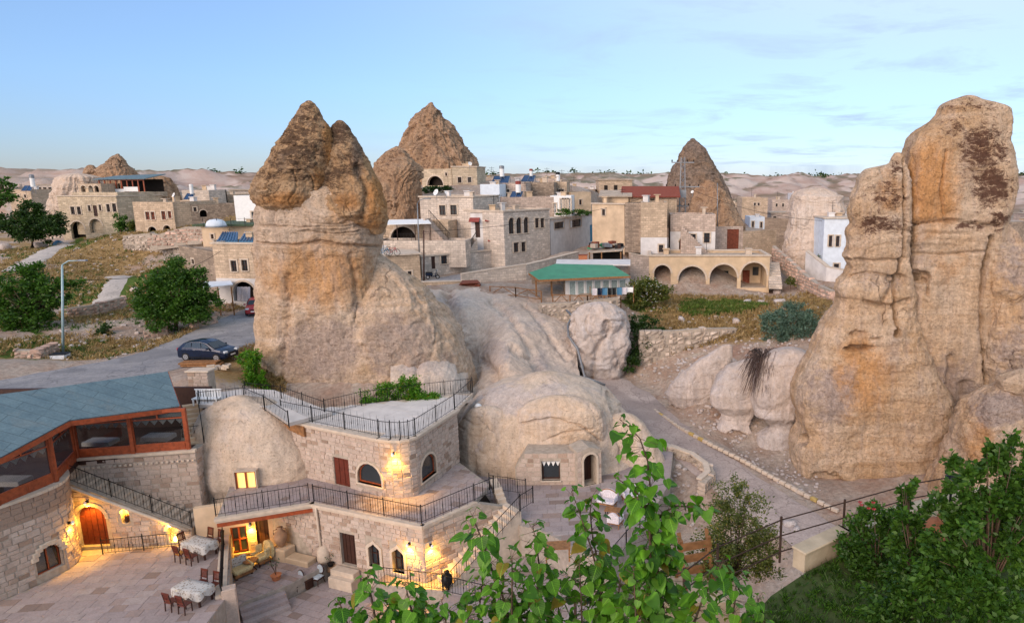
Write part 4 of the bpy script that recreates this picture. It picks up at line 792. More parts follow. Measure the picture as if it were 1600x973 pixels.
M['buff'] = simple('buff_plaster', (0.60, 0.45, 0.30), .95, .16, 1.0, bump=.02, kind='World')
M['roofslab'] = simple('roof_slab', (0.42, 0.34, 0.27), 0.95, 0.2, 1.5, kind='World')
M['bluewhite'] = simple('blue_white_limewash', (0.66, 0.72, 0.80), 0.9, 0.1, 1.5, kind='World')
def glass_mat(name, tint=(0.02, 0.025, 0.03), rough=0.08):
    t = NT(name); n = t.noise(t.coord(kind='World'), 0.9, 3)
    return t.out(t.mix(n, tint, tuple(x * 2 for x in tint)), rough, spec=0.6)
M['glass'] = glass_mat('window_glass')
t = NT('clear_pane'); tr = t.node('ShaderNodeBsdfTransparent', inp={0: (0.60, 0.62, 0.63, 1)}); gl = t.node('ShaderNodeBsdfGlossy', inp={'Roughness': 0.03})
mx = t.node('ShaderNodeMixShader', inp={0: 0.07, 1: tr.outputs[0], 2: gl.outputs[0]}); t.l.new(mx.outputs[0], t.n['Material Output'].inputs[0]); M['pane'] = t.m
def emis(name, col, st):
    t = NT(name); t.put(t.b.inputs['Base Color'], tuple(c * .8 for c in col)); t.put(t.b.inputs['Emission Color'], col); t.b.inputs['Emission Strength'].default_value = st; return t.m
M['bulb'] = emis('lamp_glow', (1.0, 0.62, 0.16), 14.0)
t = NT('lit_curtain'); n = t.noise(t.coord((6, 6, 0.4)), 3.0, 3); c = t.mix(n, (1.0, 0.50, 0.08), (1.0, 0.72, 0.22))
t.put(t.b.inputs['Emission Color'], c); t.b.inputs['Emission Strength'].default_value = 0.9; t.put(t.b.inputs['Base Color'], (0.6, 0.45, 0.2)); M['litcurtain'] = t.m

def inside(poly, u, z):
    r = False; n = len(poly)
    for i in range(n):
        (a, b), (c, d) = poly[i], poly[(i + 1) % n]
        if (b > z) != (d > z) and u < (c - a) * (z - b) / (d - b) + a: r = not r
    return r
def spans(poly, z):
    xs = []; n = len(poly)
    for i in range(n):
        (a, b), (c, d) = poly[i], poly[(i + 1) % n]
        if (b > z) != (d > z): xs.append((c - a) * (z - b) / (d - b) + a)
    xs.sort(); return list(zip(xs[0::2], xs[1::2]))

class Wall:
    """an upright wall plane from A to B (plan points, left to right as seen from outside)"""
    def __init__(s, A, B):
        s.A, s.B = Vector((A[0], A[1], 0)), Vector((B[0], B[1], 0)); s.L = (s.B - s.A).length
        s.d = (s.B - s.A) / s.L; s.n = Vector((s.d.y, -s.d.x, 0)); s.rz = math.atan2(s.d.y, s.d.x)
    def at(s, u, z, out=0.0): return s.A + s.d * u + s.n * out + Vector((0, 0, z))
    def uz(s, px, py):
        r = ray(px, py); t = (s.A - CAMP).dot(s.n) / r.dot(s.n); p = CAMP + r * t
        return ((p - s.A).dot(s.d), p.z)
    def rect(s, x0, y0, x1, y1):
        """opening seen in the photo between two sight lines -> (u0, z0, u1, z1)"""
        a, b = s.uz(x0, (y0 + y1) / 2), s.uz(x1, (y0 + y1) / 2); xm = (x0 + x1) / 2
        return (a[0], s.uz(xm, y1)[1], b[0], s.uz(xm, y0)[1])
def loop(r, kind='rect', n=8):
    """outline of an opening: rect, round (semicircular top), arch (flatter), point (ogee tip)"""
    u0, z0, u1, z1 = r; w = u1 - u0
    if kind == 'rect': return [(u0, z0), (u1, z0), (u1, z1), (u0, z1)]
    if kind == 'round': h = min(w / 2, (z1 - z0) * .98)
    elif kind == 'arch': h = min(w * 0.33, (z1 - z0) * .8)
    else: h = w * 0.42
    pts = [(u0, z0), (u1, z0)]; c = (u0 + u1) / 2
    for k in range(n + 1):
        a = math.pi * k / n
        if kind == 'point':
            f = k / n; x = u1 - w * f; q = 1 - abs(2 * f - 1); zz = (z1 - h) + h * (q ** 0.75) * (0.86 if abs(q - 1) > 1e-6 else 1.0)
            pts.append((x, zz))
        else: pts.append((c + w / 2 * math.cos(a), z1 - h + h * math.sin(a)))
    return pts
def wall_mesh(w, outer, holes, th, name='wall'):
    loops = [outer] + holes; vecs = [[Vector((a, b, 0)) for a, b in l] for l in loops]
    tris = tessellate_polygon(vecs); flat = [p for l in loops for p in l]; n = len(flat)
    def area(t):
        (a, b), (c, d), (e, f) = (flat[i] for i in t); return (c - a) * (f - b) - (e - a) * (d - b)
    tris = [t if area(t) > 0 else (t[0], t[2], t[1]) for t in tris if abs(area(t)) > 1e-9]
    v = [w.at(a, b) for a, b in flat] + [w.at(a, b, -th) for a, b in flat]
    f = [tuple(t) for t in tris] + [(t[0] + n, t[2] + n, t[1] + n) for t in tris]
    k = 0
    for l in loops:
        m = len(l)
        for i in range(m): f.append((k + i, k + i + n, k + (i + 1) % m + n, k + (i + 1) % m))
        k += m
    return np_mesh(name, v, f)
# shared stone shapes
def _stone_meshes(mat, n=7, rough=0.05, chamfer=0.10, seed=3):
    r = random.Random(seed); out = []
    for k in range(n):
        j = lambda s=rough: r.uniform(-s, s)
        v = [(-.5 + j(), .5, -.5 + j()), (.5 + j(), .5, -.5 + j()), (.5 + j(), .5, .5 + j()), (-.5 + j(), .5, .5 + j())]
        m = [(x, -.15, z) for x, _, z in v]; ch = chamfer
        f = [(x * (1 - ch), -.5 + j() * 1.5, z * (1 - ch * 1.6)) for x, _, z in v]
        vs = v + m + f; fs = [(8, 9, 10, 11)]
        for a in (0, 4):
            for i in range(4): fs.append((a + i, a + (i + 1) % 4, a + 4 + (i + 1) % 4, a + 4 + i))
        me = np_mesh('stone', vs, fs); me.materials.append(mat); out.append(me)
    return out
STONES = _stone_meshes(M['stone'])
def put_piece(name, me, parent, loc, rz, sc, pinv=None):
    o = bpy.data.objects.new(name, me); o.location = loc; o.rotation_euler = (0, 0, rz); o.scale = sc
    COL.objects.link(o); o.parent = parent; o.matrix_parent_inverse = pinv; return o
def lay_stones(part, w, outer, holes, course=0.27, lmin=0.28, lmax=0.62, depth=0.14, proud=0.05, seed=0, meshes=None, limit=300, gap=0.022, skip=0.0, at=None, rzf=None):
    """courses of single stones on a wall part; each stone is a piece of its own"""
    r = random.Random(seed); meshes = meshes or STONES; pinv = world_of(part).inverted(); cnt = 0; rest = MB()
    zmin, zmax = min(p[1] for p in outer), max(p[1] for p in outer); nrow = max(1, round((zmax - zmin) / course)); h = (zmax - zmin) / nrow
    hs = [[zmin + h * i, zmin + h * (i + 1)] for i in range(nrow)]
    for i in range(nrow - 1):
        q = r.uniform(-.16, .16) * h; hs[i][1] += q; hs[i + 1][0] += q
    for za, zb in hs:
        iv = None
        for z in (za + .02, (za + zb) / 2, zb - .02):
            sp = spans(outer, z)
            iv = sp if iv is None else [(max(a, c), min(b, d)) for a, b in iv for c, d in sp if min(b, d) - max(a, c) > .08]
        for hl in holes:
            cut = []
            for z in (za + .01, za + (zb - za) * .33, za + (zb - za) * .66, zb - .01): cut += spans(hl, z)
            if not cut: continue
            ca, cb = min(c[0] for c in cut), max(c[1] for c in cut)
            iv = [q for a, b in iv for q in ((a, min(b, ca)), (max(a, cb), b)) if q[1] - q[0] > .07]
        for a, b in iv:
            u = a
            while u < b - .03:
                L = r.uniform(lmin, lmax)
                if b - u - L < lmin * .7: L = b - u
                if L > lmax * 1.5: L = L / 2
                uc = u + L / 2; zc = (za + zb) / 2; u += L
                if skip and r.random() < skip: continue
                o_ = proud * r.uniform(.3, 1.0)
                loc = w.at(uc, zc, o_ - depth / 2) if at is None else at(uc, zc, o_ - depth / 2)
                rz = w.rz if rzf is None else rzf(uc)
                if cnt < limit:
                    put_piece('stone', r.choice(meshes), part, loc, rz, (L - gap, depth, zb - za - gap), pinv); cnt += 1
                else: rest.box(loc, L - gap, depth, zb - za - gap, rz)
    if rest.v: tag(rest.build('far_stones', meshes[0].materials[0], part), kind='stuff')
    return cnt
def strip(w, u0, u1, z, h, out, mat, parent, name='cornice', into=0.1):
    return MB().box(w.at((u0 + u1) / 2, z + h / 2, out / 2 - into / 2), u1 - u0, out + into, h, w.rz).build(name, mat, parent)
def window(parent, w, r, kind='rect', fmat='redwood', gmat='glass', deep=0.14, bars=(1, 1), fw=0.06, sill=True, name='window', sillmat='trim', label=None):
    """frame, glazing bars, pane(s) and sill inside an opening of wall w"""
    u0, z0, u1, z1 = r; fw = min(fw, (u1 - u0) * .2)
    lp = loop(r, kind, 10); c = ((u0 + u1) / 2, (z0 + z1) / 2)
    inn = [(c[0] + (a - c[0]) * (1 - 2 * fw / (u1 - u0)), c[1] + (b - c[1]) * (1 - 2 * fw / (z1 - z0))) for a, b in lp]
    w2 = Wall(w.at(0, 0, -deep)[:2], w.at(w.L, 0, -deep)[:2])
    fr = mesh_obj(name, wall_mesh(w2, lp, [inn], 0.06), M[fmat], parent)
    if label: fr['label'] = label
    w3 = Wall(w.at(0, 0, -deep - .03)[:2], w.at(w.L, 0, -deep - .03)[:2])
    mesh_obj('pane', wall_mesh(w3, inn, [], 0.015), M[gmat], fr)
    zt = z1 - (fw if kind == 'rect' else 0.02)
    for k in range(1, bars[0] + 1):
        u = u0 + (u1 - u0) * k / (bars[0] + 1); sp = spans(lp, z0 + (z1 - z0) * .6)
        top = max([q for q in (z0 + (z1 - z0) * f / 40 for f in range(1, 40)) if inside(lp, u, q)], default=zt)
        MB().box(w2.at(u, (z0 + top) / 2, .003), fw * .9, .05, top - z0, w.rz).build('glazing_bar', M[fmat], fr)
    for k in range(1, bars[1] + 1):
        z = z0 + (z1 - z0) * k / (bars[1] + 1)
        for a, b in spans(lp, z)[:1]: MB().box(w2.at((a + b) / 2, z, .006), b - a, .045, fw * .8, w.rz).build('glazing_bar', M[fmat], fr)
    if sill: MB().box(w.at(c[0], z0 - .04, .0), u1 - u0 + .16, .24, .08, w.rz, .01).build('sill', M[sillmat], fr)
    return fr
def door(parent, w, r, kind='rect', mat='darkwood', deep=0.12, planks=4, label=None, handle=True):
    u0, z0, u1, z1 = r; lp = loop(r, kind, 10)
    w2 = Wall(w.at(0, 0, -deep)[:2], w.at(w.L, 0, -deep)[:2])
    dr = mesh_obj('door', wall_mesh(w2, lp, [], 0.06), M[mat], parent)
    if label: dr['label'] = label
    for k in range(planks):
        a = u0 + (u1 - u0) * (k + .06) / planks; b = u0 + (u1 - u0) * (k + .94) / planks
        top = min([max([q for q in (z0 + (z1 - z0) * f / 40 for f in range(1, 41)) if inside(lp, uu, q - 1e-4)], default=z0 + .5) for uu in (a, b)])
        MB().box(w2.at((a + b) / 2, (z0 + .03 + top - .03) / 2, .012), b - a, .03, top - z0 - .06, w.rz).build('plank', M[mat], dr)
    if handle: MB().bar(w2.at(u1 - .12, z0 + 1.0, .03), w2.at(u1 - .12, z0 + 1.14, .03), .018).build('handle', M['iron'], dr)
    return dr
def railing(label, pts, h=0.95, mat='iron', gap=0.17, post_every=2.4, group=None, twist=4, r=0.0085, name='railing', ends=True):
    """iron railing along a 3-D line (its foot): posts, two rails, each baluster a piece of its own"""
    P_ = [Vector(p) for p in pts]; o = thing(name, label, 'railing', P_[0], 0, group)
    hr, br = MB(), MB(); up = Vector((0, 0, 1))
    for a, b in zip(P_[:-1], P_[1:]): hr.beam(a + up * h, b + up * h, .04, .022); br.beam(a + up * .10, b + up * .10, .025, .015)
    hr.build('handrail', M[mat], o); br.build('bottom_rail', M[mat], o)
    pinv = world_of(o).inverted()
    pm = MB().box((0, 0, .5), 1, 1, 1).mesh('post'); pm.materials.append(M[mat])
    bm_ = MB().bar((0, 0, 0), (0, 0, 1), 1, 5).mesh('baluster'); bm_.materials.append(M[mat])
    sc_ = MB().bar((0, 0, 0), (0, 0, .36), 1, 5)
    sc_.tube([(0, 0, .36), (2.4, 0, .41), (0, 0, .47), (-2.4, 0, .53), (0, 0, .58)], 1, 5).bar((0, 0, .58), (0, 0, 1), 1, 5); sm_ = sc_.mesh('baluster'); sm_.materials.append(M[mat])
    def put(nm, me, p, rz, s): put_piece(nm, me, o, p, rz, s, pinv)
    put('post', pm, P_[0], 0, (.042, .042, h + .12))
    k = 0
    for a, b in zip(P_[:-1], P_[1:]):
        L = (b - a).length; rz = math.atan2(b.y - a.y, b.x - a.x); np_ = max(1, round(L / post_every)); n = max(1, round(L / gap))
        for i in range(1, np_ + 1): put('post', pm, a.lerp(b, i / np_), rz, (.042, .042, h + .12))
        for i in range(n):
            p = a.lerp(b, (i + .5) / n); k += 1
            put('baluster', sm_ if twist and k % twist == 0 else bm_, p + up * .10, rz, (r, r, h - .10))
    return o
def floor_poly(name, poly, z, mat, th=0.25, kind='structure', parent=None):
    a = sum(poly[i][0] * poly[(i + 1) % len(poly)][1] - poly[(i + 1) % len(poly)][0] * poly[i][1] for i in range(len(poly)))
    pl = poly if a > 0 else poly[::-1]
    o = MB().prism([(p[0], p[1]) for p in pl], z - th, z).build(name, M[mat], parent)
    if kind and parent is None: tag(o, kind=kind)
    return o
TILES = []
def _tile_meshes(mat):
    r = random.Random(5); out = []
    for k in range(5):
        m = MB().box((0, 0, 0), 1, 1, 1, 0, .04).mesh('paving_stone'); m.materials.append(mat); out.append(m)
    return out
TILEM = _tile_meshes(M['tile'])
def pave(part, poly, z, rz=0.0, row=0.42, lmin=.4, lmax=.85, seed=0, limit=300, gap=.018, near=(0, 0), avoid=()):
    """rows of single paving stones over a plan polygon"""
    r = random.Random(seed); ca, sa = math.cos(-rz), math.sin(-rz); pinv = world_of(part).inverted()
    q = [(p[0] * ca - p[1] * sa, p[0] * sa + p[1] * ca) for p in poly]; rest = MB(); items = []
    y = min(p[1] for p in q); y1 = max(p[1] for p in q); c2, s2 = math.cos(rz), math.sin(rz)
    while y < y1:
        h = row * r.uniform(.8, 1.2)
        sa_, sb_ = spans(q, y + .01), spans(q, min(y + h, y1) - .01)
        for a, b in [(max(A[0], B[0]), min(A[1], B[1])) for A in sa_ for B in sb_ if min(A[1], B[1]) - max(A[0], B[0]) > .1]:
            u = a
            while u < b - .04:
                L = r.uniform(lmin, lmax)
                if b - u - L < lmin * .6: L = b - u
                uc, yc = u + L / 2, y + h / 2; u += L
                X, Y = uc * c2 - yc * s2, uc * s2 + yc * c2
                items.append((X, Y, L - gap, h - gap, r.uniform(-.004, .006)))
        y += h
    items.sort(key=lambda i: (i[0] ** 2 + i[1] ** 2))
    for k, (X, Y, L, h, dz) in enumerate(items):
        if k < limit: put_piece('paving_stone', r.choice(TILEM), part, (X, Y, z + dz), rz, (L, h, .05), pinv)
        else: rest.box((X, Y, z + dz), L, h, .05, rz)
    if rest.v: tag(rest.build('far_paving', M['tile'], part), kind='stuff')
def lamp_light(parent, loc, energy, size=0.06, col=(1.0, 0.50, 0.05), spot=None, aim=None):
    l = bpy.data.lights.new('lamp_light', 'SPOT' if spot else 'POINT'); l.energy = energy * 6.0; l.color = col; l.shadow_soft_size = size
    if spot: l.spot_size = math.radians(spot); l.spot_blend = 0.6
    o = bpy.data.objects.new('lamp_light', l); link(o, parent); o.matrix_parent_inverse = world_of(parent).inverted(); o.location = loc
    if aim is not None: o.rotation_euler = (-(Vector(aim))).to_track_quat('Z', 'Y').to_euler()
    return o
def wall_lamp(label, p, n, energy=25, group=None, down=True):
    """hooded downlight on a wall at p, n the outward direction"""
    n = Vector(n); o = thing('wall_lamp', label, 'lamp', p, 0, group); q = Vector(p)
    MB().box(q + n * .02, .1, .1, .16).bar(q + n * .03, q + n * .16, .02).build('bracket', M['iron'], o)
    MB().lathe(q + n * .17, [(.075, -.06), (.085, -.02), (.05, .06), (.01, .09)], 10).build('hood', M['white'], o)
    MB().lathe(q + n * .17, [(.01, -.10), (.045, -.08), (.05, -.065)], 8).build('bulb', M['bulb'], o)
    lamp_light(o, q + n * .15 + Vector((0, 0, -.12)), energy * 1.5, .04, spot=96, aim=(-n.x * .12, -n.y * .12, -1)); lamp_light(o, q + n * .3 + Vector((0, 0, -.35)), energy * .12)
    return o
M['paletile'] = simple('pale_terrace', (0.60, 0.55, 0.52), .9, .12, 1.2, kind='World')
# ================================================================== HOTEL, left wing: restaurant over a stone basement
def xy(v): return (v[0], v[1])
rest_ = thing('restaurant_building', 'stone basement carrying a red timber glazed restaurant under a blue grey roof', 'building', (-29, 35, 2.2))
CURVE = [(-34.2, 25.2), (-32.2, 27.0), (-31.1, 28.5), (-30.35, 30.0), (-29.85, 31.3), (-29.75, 32.2), (-30.1, 33.0), (-30.6, 33.6), (-31.1, 33.9)]
def dens(pts, step=0.35, it=3):
    P_ = [Vector((*p, 0)) for p in pts]
    for _ in range(it): P_ = [P_[0]] + [q for a, b in zip(P_[:-1], P_[1:]) for q in (a.lerp(b, .25), a.lerp(b, .75))] + [P_[-1]]
    L = [0]
    for a, b in zip(P_[:-1], P_[1:]): L.append(L[-1] + (b - a).length)
    return P_, L
CP, CL = dens(CURVE)
def c_at(u, z=0, out=0):
    i = max(0, min(len(CL) - 2, int(np.searchsorted(CL, u)) - 1)); t = (u - CL[i]) / max(1e-6, CL[i + 1] - CL[i])
    p = CP[i].lerp(CP[i + 1], t); a, b = c_at_d(u); return p + Vector((b, -a, 0)) * out + Vector((0, 0, z))
def c_at_d(u):
    i = max(1, min(len(CL) - 2, int(np.searchsorted(CL, u)))); d = (CP[min(i + 1, len(CP) - 1)] - CP[i - 1]).normalized(); return d.x, d.y
def c_rz(u): a, b = c_at_d(u); return math.atan2(b, a)
def c_find(px, py):
    best = min(((c_at(CL[-1] * k / 300), CL[-1] * k / 300) for k in range(301)), key=lambda q: abs((q[0] - CAMP).normalized().xy.normalized().cross(ray(px, py).xy.normalized())))
    r = ray(px, py); return best[1], CAMZ + r.z * (best[0].y / r.y)
# small arched window in the curve
wa, wb_ = c_find(56, 875)[0], c_find(100, 875)[0]; u0, u1 = min(wa, wb_), max(wa, wb_); u0 = max(u0, u1 - 1.9)
zc0, zc1 = c_find(78, 893)[1], c_find(80, 848)[1]
hole = loop((u0, zc0, u1, zc1), 'round', 10); ZB, ZT = 1.9, 6.7
us = sorted(set([CL[-1] * k / 60 for k in range(61)])); mb = MB()
zl = np.linspace(ZB, ZT, 40); idx = {}
def cvid(i, j, back):
    k = (i, j, back)
    if k not in idx: idx[k] = len(mb.v); mb.v.append(tuple(c_at(us[i], zl[j], -.45 if back else 0)))
    return idx[k]
inn_ = lambda i, j: inside(hole, (us[i] + us[i + 1]) / 2, (zl[j] + zl[j + 1]) / 2)
for i in range(len(us) - 1):
    for j in range(len(zl) - 1):
        if inn_(i, j): continue
        mb.f.append((cvid(i, j, 0), cvid(i + 1, j, 0), cvid(i + 1, j + 1, 0), cvid(i, j + 1, 0)))
cw = mb.build('curved_wall', M['mortar'], rest_)
class _C: rz = 0; L = CL[-1]
lay_stones(cw, _C, [(0.05, ZB), (CL[-1], ZB), (CL[-1], ZT), (0.05, ZT)], [loop((u0 - .12, zc0 - .06, u1 + .12, zc1 + .14), 'round', 10)], seed=1, at=c_at, rzf=c_rz, course=.29, lmin=.28, lmax=.6, depth=.2)
# voussoirs and sill round it
for k in range(9):
    a = math.pi * (k + .5) / 9; uc, ww = (u0 + u1) / 2, (u1 - u0) / 2
    p = c_at(uc + (ww + .08) * math.cos(a), zc1 - ww + (ww + .08) * math.sin(a), .02); q = MB().box(p, .3, .2, .24, c_rz(uc), .03)
    q.build('arch_stone', M['trim'], cw)
wwin = Wall(c_at(u0 - .1, 0, -.16)[:2], c_at(u1 + .1, 0, -.16)[:2])
wr = window(rest_, wwin, (.1, zc0, wwin.L - .1, zc1), 'round', bars=(1, 0), deep=.05, gmat='pane', label='round topped window with white curtains in the curved wall')
MB().slab([wwin.at(.15, zc0, -.25), wwin.at(wwin.L * .5, zc0, -.18), wwin.at(wwin.L * .5, zc1 - .2, -.2), wwin.at(.25, zc1 - .45, -.25)], .02).build('curtain', M['white'], wr)
MB().slab([wwin.at(wwin.L * .62, zc0, -.18), wwin.at(wwin.L - .1, zc0, -.25), wwin.at(wwin.L - .25, zc1 - .5, -.25), wwin.at(wwin.L * .58, zc1 - .2, -.2)], .02).build('curtain', M['white'], wr)
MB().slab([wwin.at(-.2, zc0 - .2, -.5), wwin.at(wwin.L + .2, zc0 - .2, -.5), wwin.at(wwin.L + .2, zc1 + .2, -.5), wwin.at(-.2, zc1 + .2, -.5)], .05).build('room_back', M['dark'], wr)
# coping on the curved wall
cop = MB(); n = 40
for k in range(n):
    a, b = c_at(CL[-1] * k / n, ZT + .07, -.1), c_at(CL[-1] * (k + 1) / n, ZT + .07, -.1); cop.beam(a, b, .42, .14)
cop.build('coping', M['trim'], rest_)
# door wall under the stair
FA, FB = (-31.1, 33.9), (-25.0, 34.45)
wf = Wall(FA, FB); zt0, zt1 = wf.uz(114, 752)[1], wf.uz(297, 826)[1]
dr_ = wf.rect(121, 790, 167, 851); dr_ = (dr_[0], 2.2, dr_[2], dr_[3])
nich = wf.rect(189, 795, 202, 817); nich2 = wf.rect(263, 822, 278, 846); nich2 = (nich2[0], 2.22, nich2[2], nich2[3])
def ztop(u): return zt0 + (zt1 - zt0) * u / wf.L
outer = [(0, 1.9), (wf.L, 1.9), (wf.L, zt1), (0, zt0)]
hl = [loop(dr_, 'round'), loop(nich, 'round'), loop(nich2, 'round')]
fw_ = mesh_obj('stair_wall', wall_mesh(wf, outer, hl, .35), M['mortar'], rest_)
lay_stones(fw_, wf, [(0, 1.95), (wf.L, 1.95), (wf.L, zt1 - .05), (0, zt0 - .05)], [loop((r[0] - .16, r[1], r[2] + .16, r[3] + .16), 'round') for r in (dr_, nich, nich2)], seed=2, course=.27)
for r in (dr_, nich, nich2):
    n = 11; ww = (r[2] - r[0]) / 2; uc = (r[0] + r[2]) / 2
    for k in range(n):
        a = math.pi * (k + .5) / n; rr_ = ww + .09; s = math.pi * rr_ / n
        e = MB(); c0 = wf.at(uc, r[3] - ww, 0)
        pts = []
        for f, ra in ((-.48, ww + .01), (.48, ww + .01), (.48, ww + .2), (-.48, ww + .2)):
            aa = a + f * math.pi / n; pts.append(wf.at(uc + ra * math.cos(aa), r[3] - ww + ra * math.sin(aa), .06))
        e.slab(pts[::-1] if (pts[1] - pts[0]).cross(pts[2] - pts[0]).dot(wf.n) < 0 else pts, .12).build('arch_stone', M['trim'], fw_)
door(rest_, wf, dr_, 'round', 'doorwood', .25, 5, label='arched dark red plank door under the stair')
for r in (nich, nich2): MB().box(wf.at((r[0] + r[2]) / 2, (r[1] + r[3]) / 2, -.32), r[2] - r[0] + .3, .06, r[3] - r[1] + .3, wf.rz).build('niche_back', M['stone'], fw_)
# the stair itself: single treads between the two walls
RA, RB = (-31.3, 35.25), (-25.6, 36.45)
wr_ = Wall(RA, RB); NS = 15
for k in range(NS):
    f = (k + .5) / NS; u = wf.L * f; z = zt0 - .05 - (zt0 - zt1) * k / (NS - 1) - .1
    a = wf.at(u, 0, -.3); b = wr_.at(wr_.L * f, 0, .02); c = (a + b) / 2
    MB().box((c.x, c.y, z - .1), wf.L / NS + .1, (b - a).length, .2, wf.rz, .01).build('stair_tread', M['trim'], rest_)
MB().prism([xy(wf.at(.05, 0, -.34)), xy(wf.at(wf.L, 0, -.34)), xy(wr_.at(wr_.L, 0, .01)), xy(wr_.at(0, 0, .01))], 1.9, [zt0 - .45, zt1 - .45, zt1 - .45, zt0 - .45]).build('stair_core', M['mortar'], rest_)
MB().tube([wf.at(-.25, zt0 + .25, .12), wf.at(.05, zt0 - .1, .14), wf.at(.3, zt0 - .25, .14), wf.at(wf.L * .5, ztop(wf.L * .5) - .12, .12), wf.at(wf.L - .1, zt1 - .05, .12)], .09, 8).build('pipe', M['trim'], rest_, True)
# rear wall of the stair, up to the timber storey, with dentils
ZF = 6.75
ro = [(-.2, 1.9), (wr_.L, 1.9), (wr_.L, ZF), (-.2, ZF)]
rwl = mesh_obj('rear_wall', wall_mesh(wr_, ro, [], .4), M['mortar'], rest_)
lay_stones(rwl, wr_, [(0, 2.2), (wr_.L, 2.2), (wr_.L, ZF - .12), (0, ZF - .12)], [[(0, 2.2), (wr_.L - .4, 2.2), (0, zt0 - .5)]], seed=3)
strip(wr_, -.1, wr_.L + .05, ZF - .02, .16, .16, M['trim'], rest_)
for k in range(22): MB().box(wr_.at(wr_.L * (k + .5) / 22, ZF - .5, .07), .14, .12, .12, wr_.rz, .02).build('dentil', M['trim'], rwl)
RE = Wall(RB, (-26.6, 41)); rwe = mesh_obj('end_wall', wall_mesh(RE, [(0, 1.9), (RE.L, 1.9), (RE.L, ZF), (0, ZF)], [], .4), M['mortar'], rest_)
lay_stones(rwe, RE, [(0, 3), (RE.L, 3), (RE.L, ZF), (0, ZF)], [], seed=4)
# timber storey
F0, F1, F2, F3, F4 = (-32.6, 25.6), (-30.55, 29.6), (-30.05, 32.3), (-31.35, 35.2), (-25.95, 36.45)
EZ = 9.35
MB().prism([(-44, 36), F0, F1, F2, F3, F4, (-26.9, 40.6), (-44, 40)], ZF - .3, ZF - .02).build('floor_deck', M['darkwood'], rest_)
MB().prism([(-44, 39.8), (-26.9, 40.4), (-26.9, 40.6), (-44, 40)], ZF, EZ).build('back_wall', M['darkwood'], rest_)
def timber(a, b, nb, post_l=True):
    w = Wall(a, b)
    for k in range(nb + 1):
        if k == 0 and not post_l: continue
        MB().box(w.at(w.L * k / nb, (ZF + EZ) / 2, 0), .2, .2, EZ - ZF, w.rz, .02).build('post', M['redwood'], rest_)
    for k in range(nb):
        a0, b0 = w.L * k / nb + .1, w.L * (k + 1) / nb - .1
        wp = mesh_obj('window', wall_mesh(w, [(a0, ZF), (b0, ZF), (b0, EZ), (a0, EZ)], [loop((a0 + .04, ZF + .62, b0 - .04, EZ - .58)), loop((a0 + .04, EZ - .52, (a0 + b0) / 2 - .04, EZ - .2)), loop(((a0 + b0) / 2 + .04, EZ - .52, b0 - .04, EZ - .2))], .08), M['redwood'], rest_)
        w3 = Wall(w.at(0, 0, -.05)[:2], w.at(w.L, 0, -.05)[:2])
        mesh_obj('pane', wall_mesh(w3, loop((a0, ZF + .60, b0, EZ - .56)), [], .01), M['pane'], wp)
        mesh_obj('pane', wall_mesh(w3, loop((a0, EZ - .54, b0, EZ - .18)), [], .01), M['pane'], wp)
        for q in range(2):
            aa, bb = a0 + (b0 - a0) * q / 2 + .06, a0 + (b0 - a0) * (q + 1) / 2 - .06
            MB().box(w.at((aa + bb) / 2, ZF + .31, .005), bb - aa, .03, .44, w.rz).build('panel', M['redwood'], wp)
        n = max(3, int((b0 - a0) / .42))
        for q in range(n):
            u = a0 + (b0 - a0) * (q + .5) / n; hw = (b0 - a0) / n / 2
            MB().slab([w.at(u - hw, EZ - .64, -.1), w.at(u, EZ - .92, -.1), w.at(u + hw, EZ - .64, -.1)], .01).build('valance', M['white'], wp)
        MB().box(w.at((a0 + b0) / 2 + (.25 if nb > 1 else 0) * (b0 - a0), EZ - .36, -.12), (b0 - a0) * .46, .02, .28, w.rz).build('net_curtain', M['white'], wp)
    MB().box(w.at(w.L / 2, EZ - .08, .03), w.L + .2, .16, .18, w.rz).build('eave_beam', M['redwood'], rest_)
timber(F3, F4, 2); timber(F2, F3, 1); timber(F1, F2, 1, True); timber(F0, F1, 1)
# roof
def rz_(px, py, z): return PZ(px, py, z)
_a, _b, _c = PZ(2, 713, EZ), PZ(281, 634, EZ), PZ(262, 580, 10.75); _n = (_b - _a).cross(_c - _a).normalized()
def onroof(px, py): r = ray(px, py); return CAMP + r * ((_a - CAMP).dot(_n) / r.dot(_n))
E = [onroof(-140, 770), _a, onroof(108, 656), _b]; Bk = [onroof(-140, 634), onroof(-10, 617), onroof(120, 600), _c]
t = NT('blue_grey_roof'); v = t.coord(kind='World'); n = t.noise(v, 1.3, 6, .6); f = t.noise(v, 9, 5); g = t.node('ShaderNodeTexBrick', inp={'Vector': t.coord((1, 1, 1), 'World', (0, 0, -0.15)), 'Color1': (.96, .96, .96, 1), 'Color2': (1.04, 1.04, 1.04, 1), 'Mortar': (.66, .66, .66, 1), 'Scale': 1.0, 'Brick Width': 2.2, 'Row Height': .55, 'Mortar Size': .018})
c = t.mix(1.0, t.mix(t.mapr(n, .3, .7), (.105, .165, .20), (.15, .22, .25)), g.outputs['Color'], 'MULTIPLY'); c = t.mix(1.0, c, t.mapr(f, .2, .8, .78, 1.18), 'MULTIPLY'); c = t.mix(t.math('MULTIPLY', t.mapr(t.noise(v, .6, 7, .7, .5), .55, .72), .4), c, (.24, .23, .20))
M['roofblue'] = t.out(c, .7, g.outputs['Fac'], .01, .4, spec=.3)
rf = MB()
for i in range(3): rf.slab([E[i], E[i + 1], Bk[i + 1], Bk[i]], .10)
ro_ = rf.build('roof', M['roofblue'], rest_)
fa = MB()
for i in range(3): fa.beam(E[i] + Vector((0, .03, -.20)), E[i + 1] + Vector((0, .03, -.20)), .07, .26)
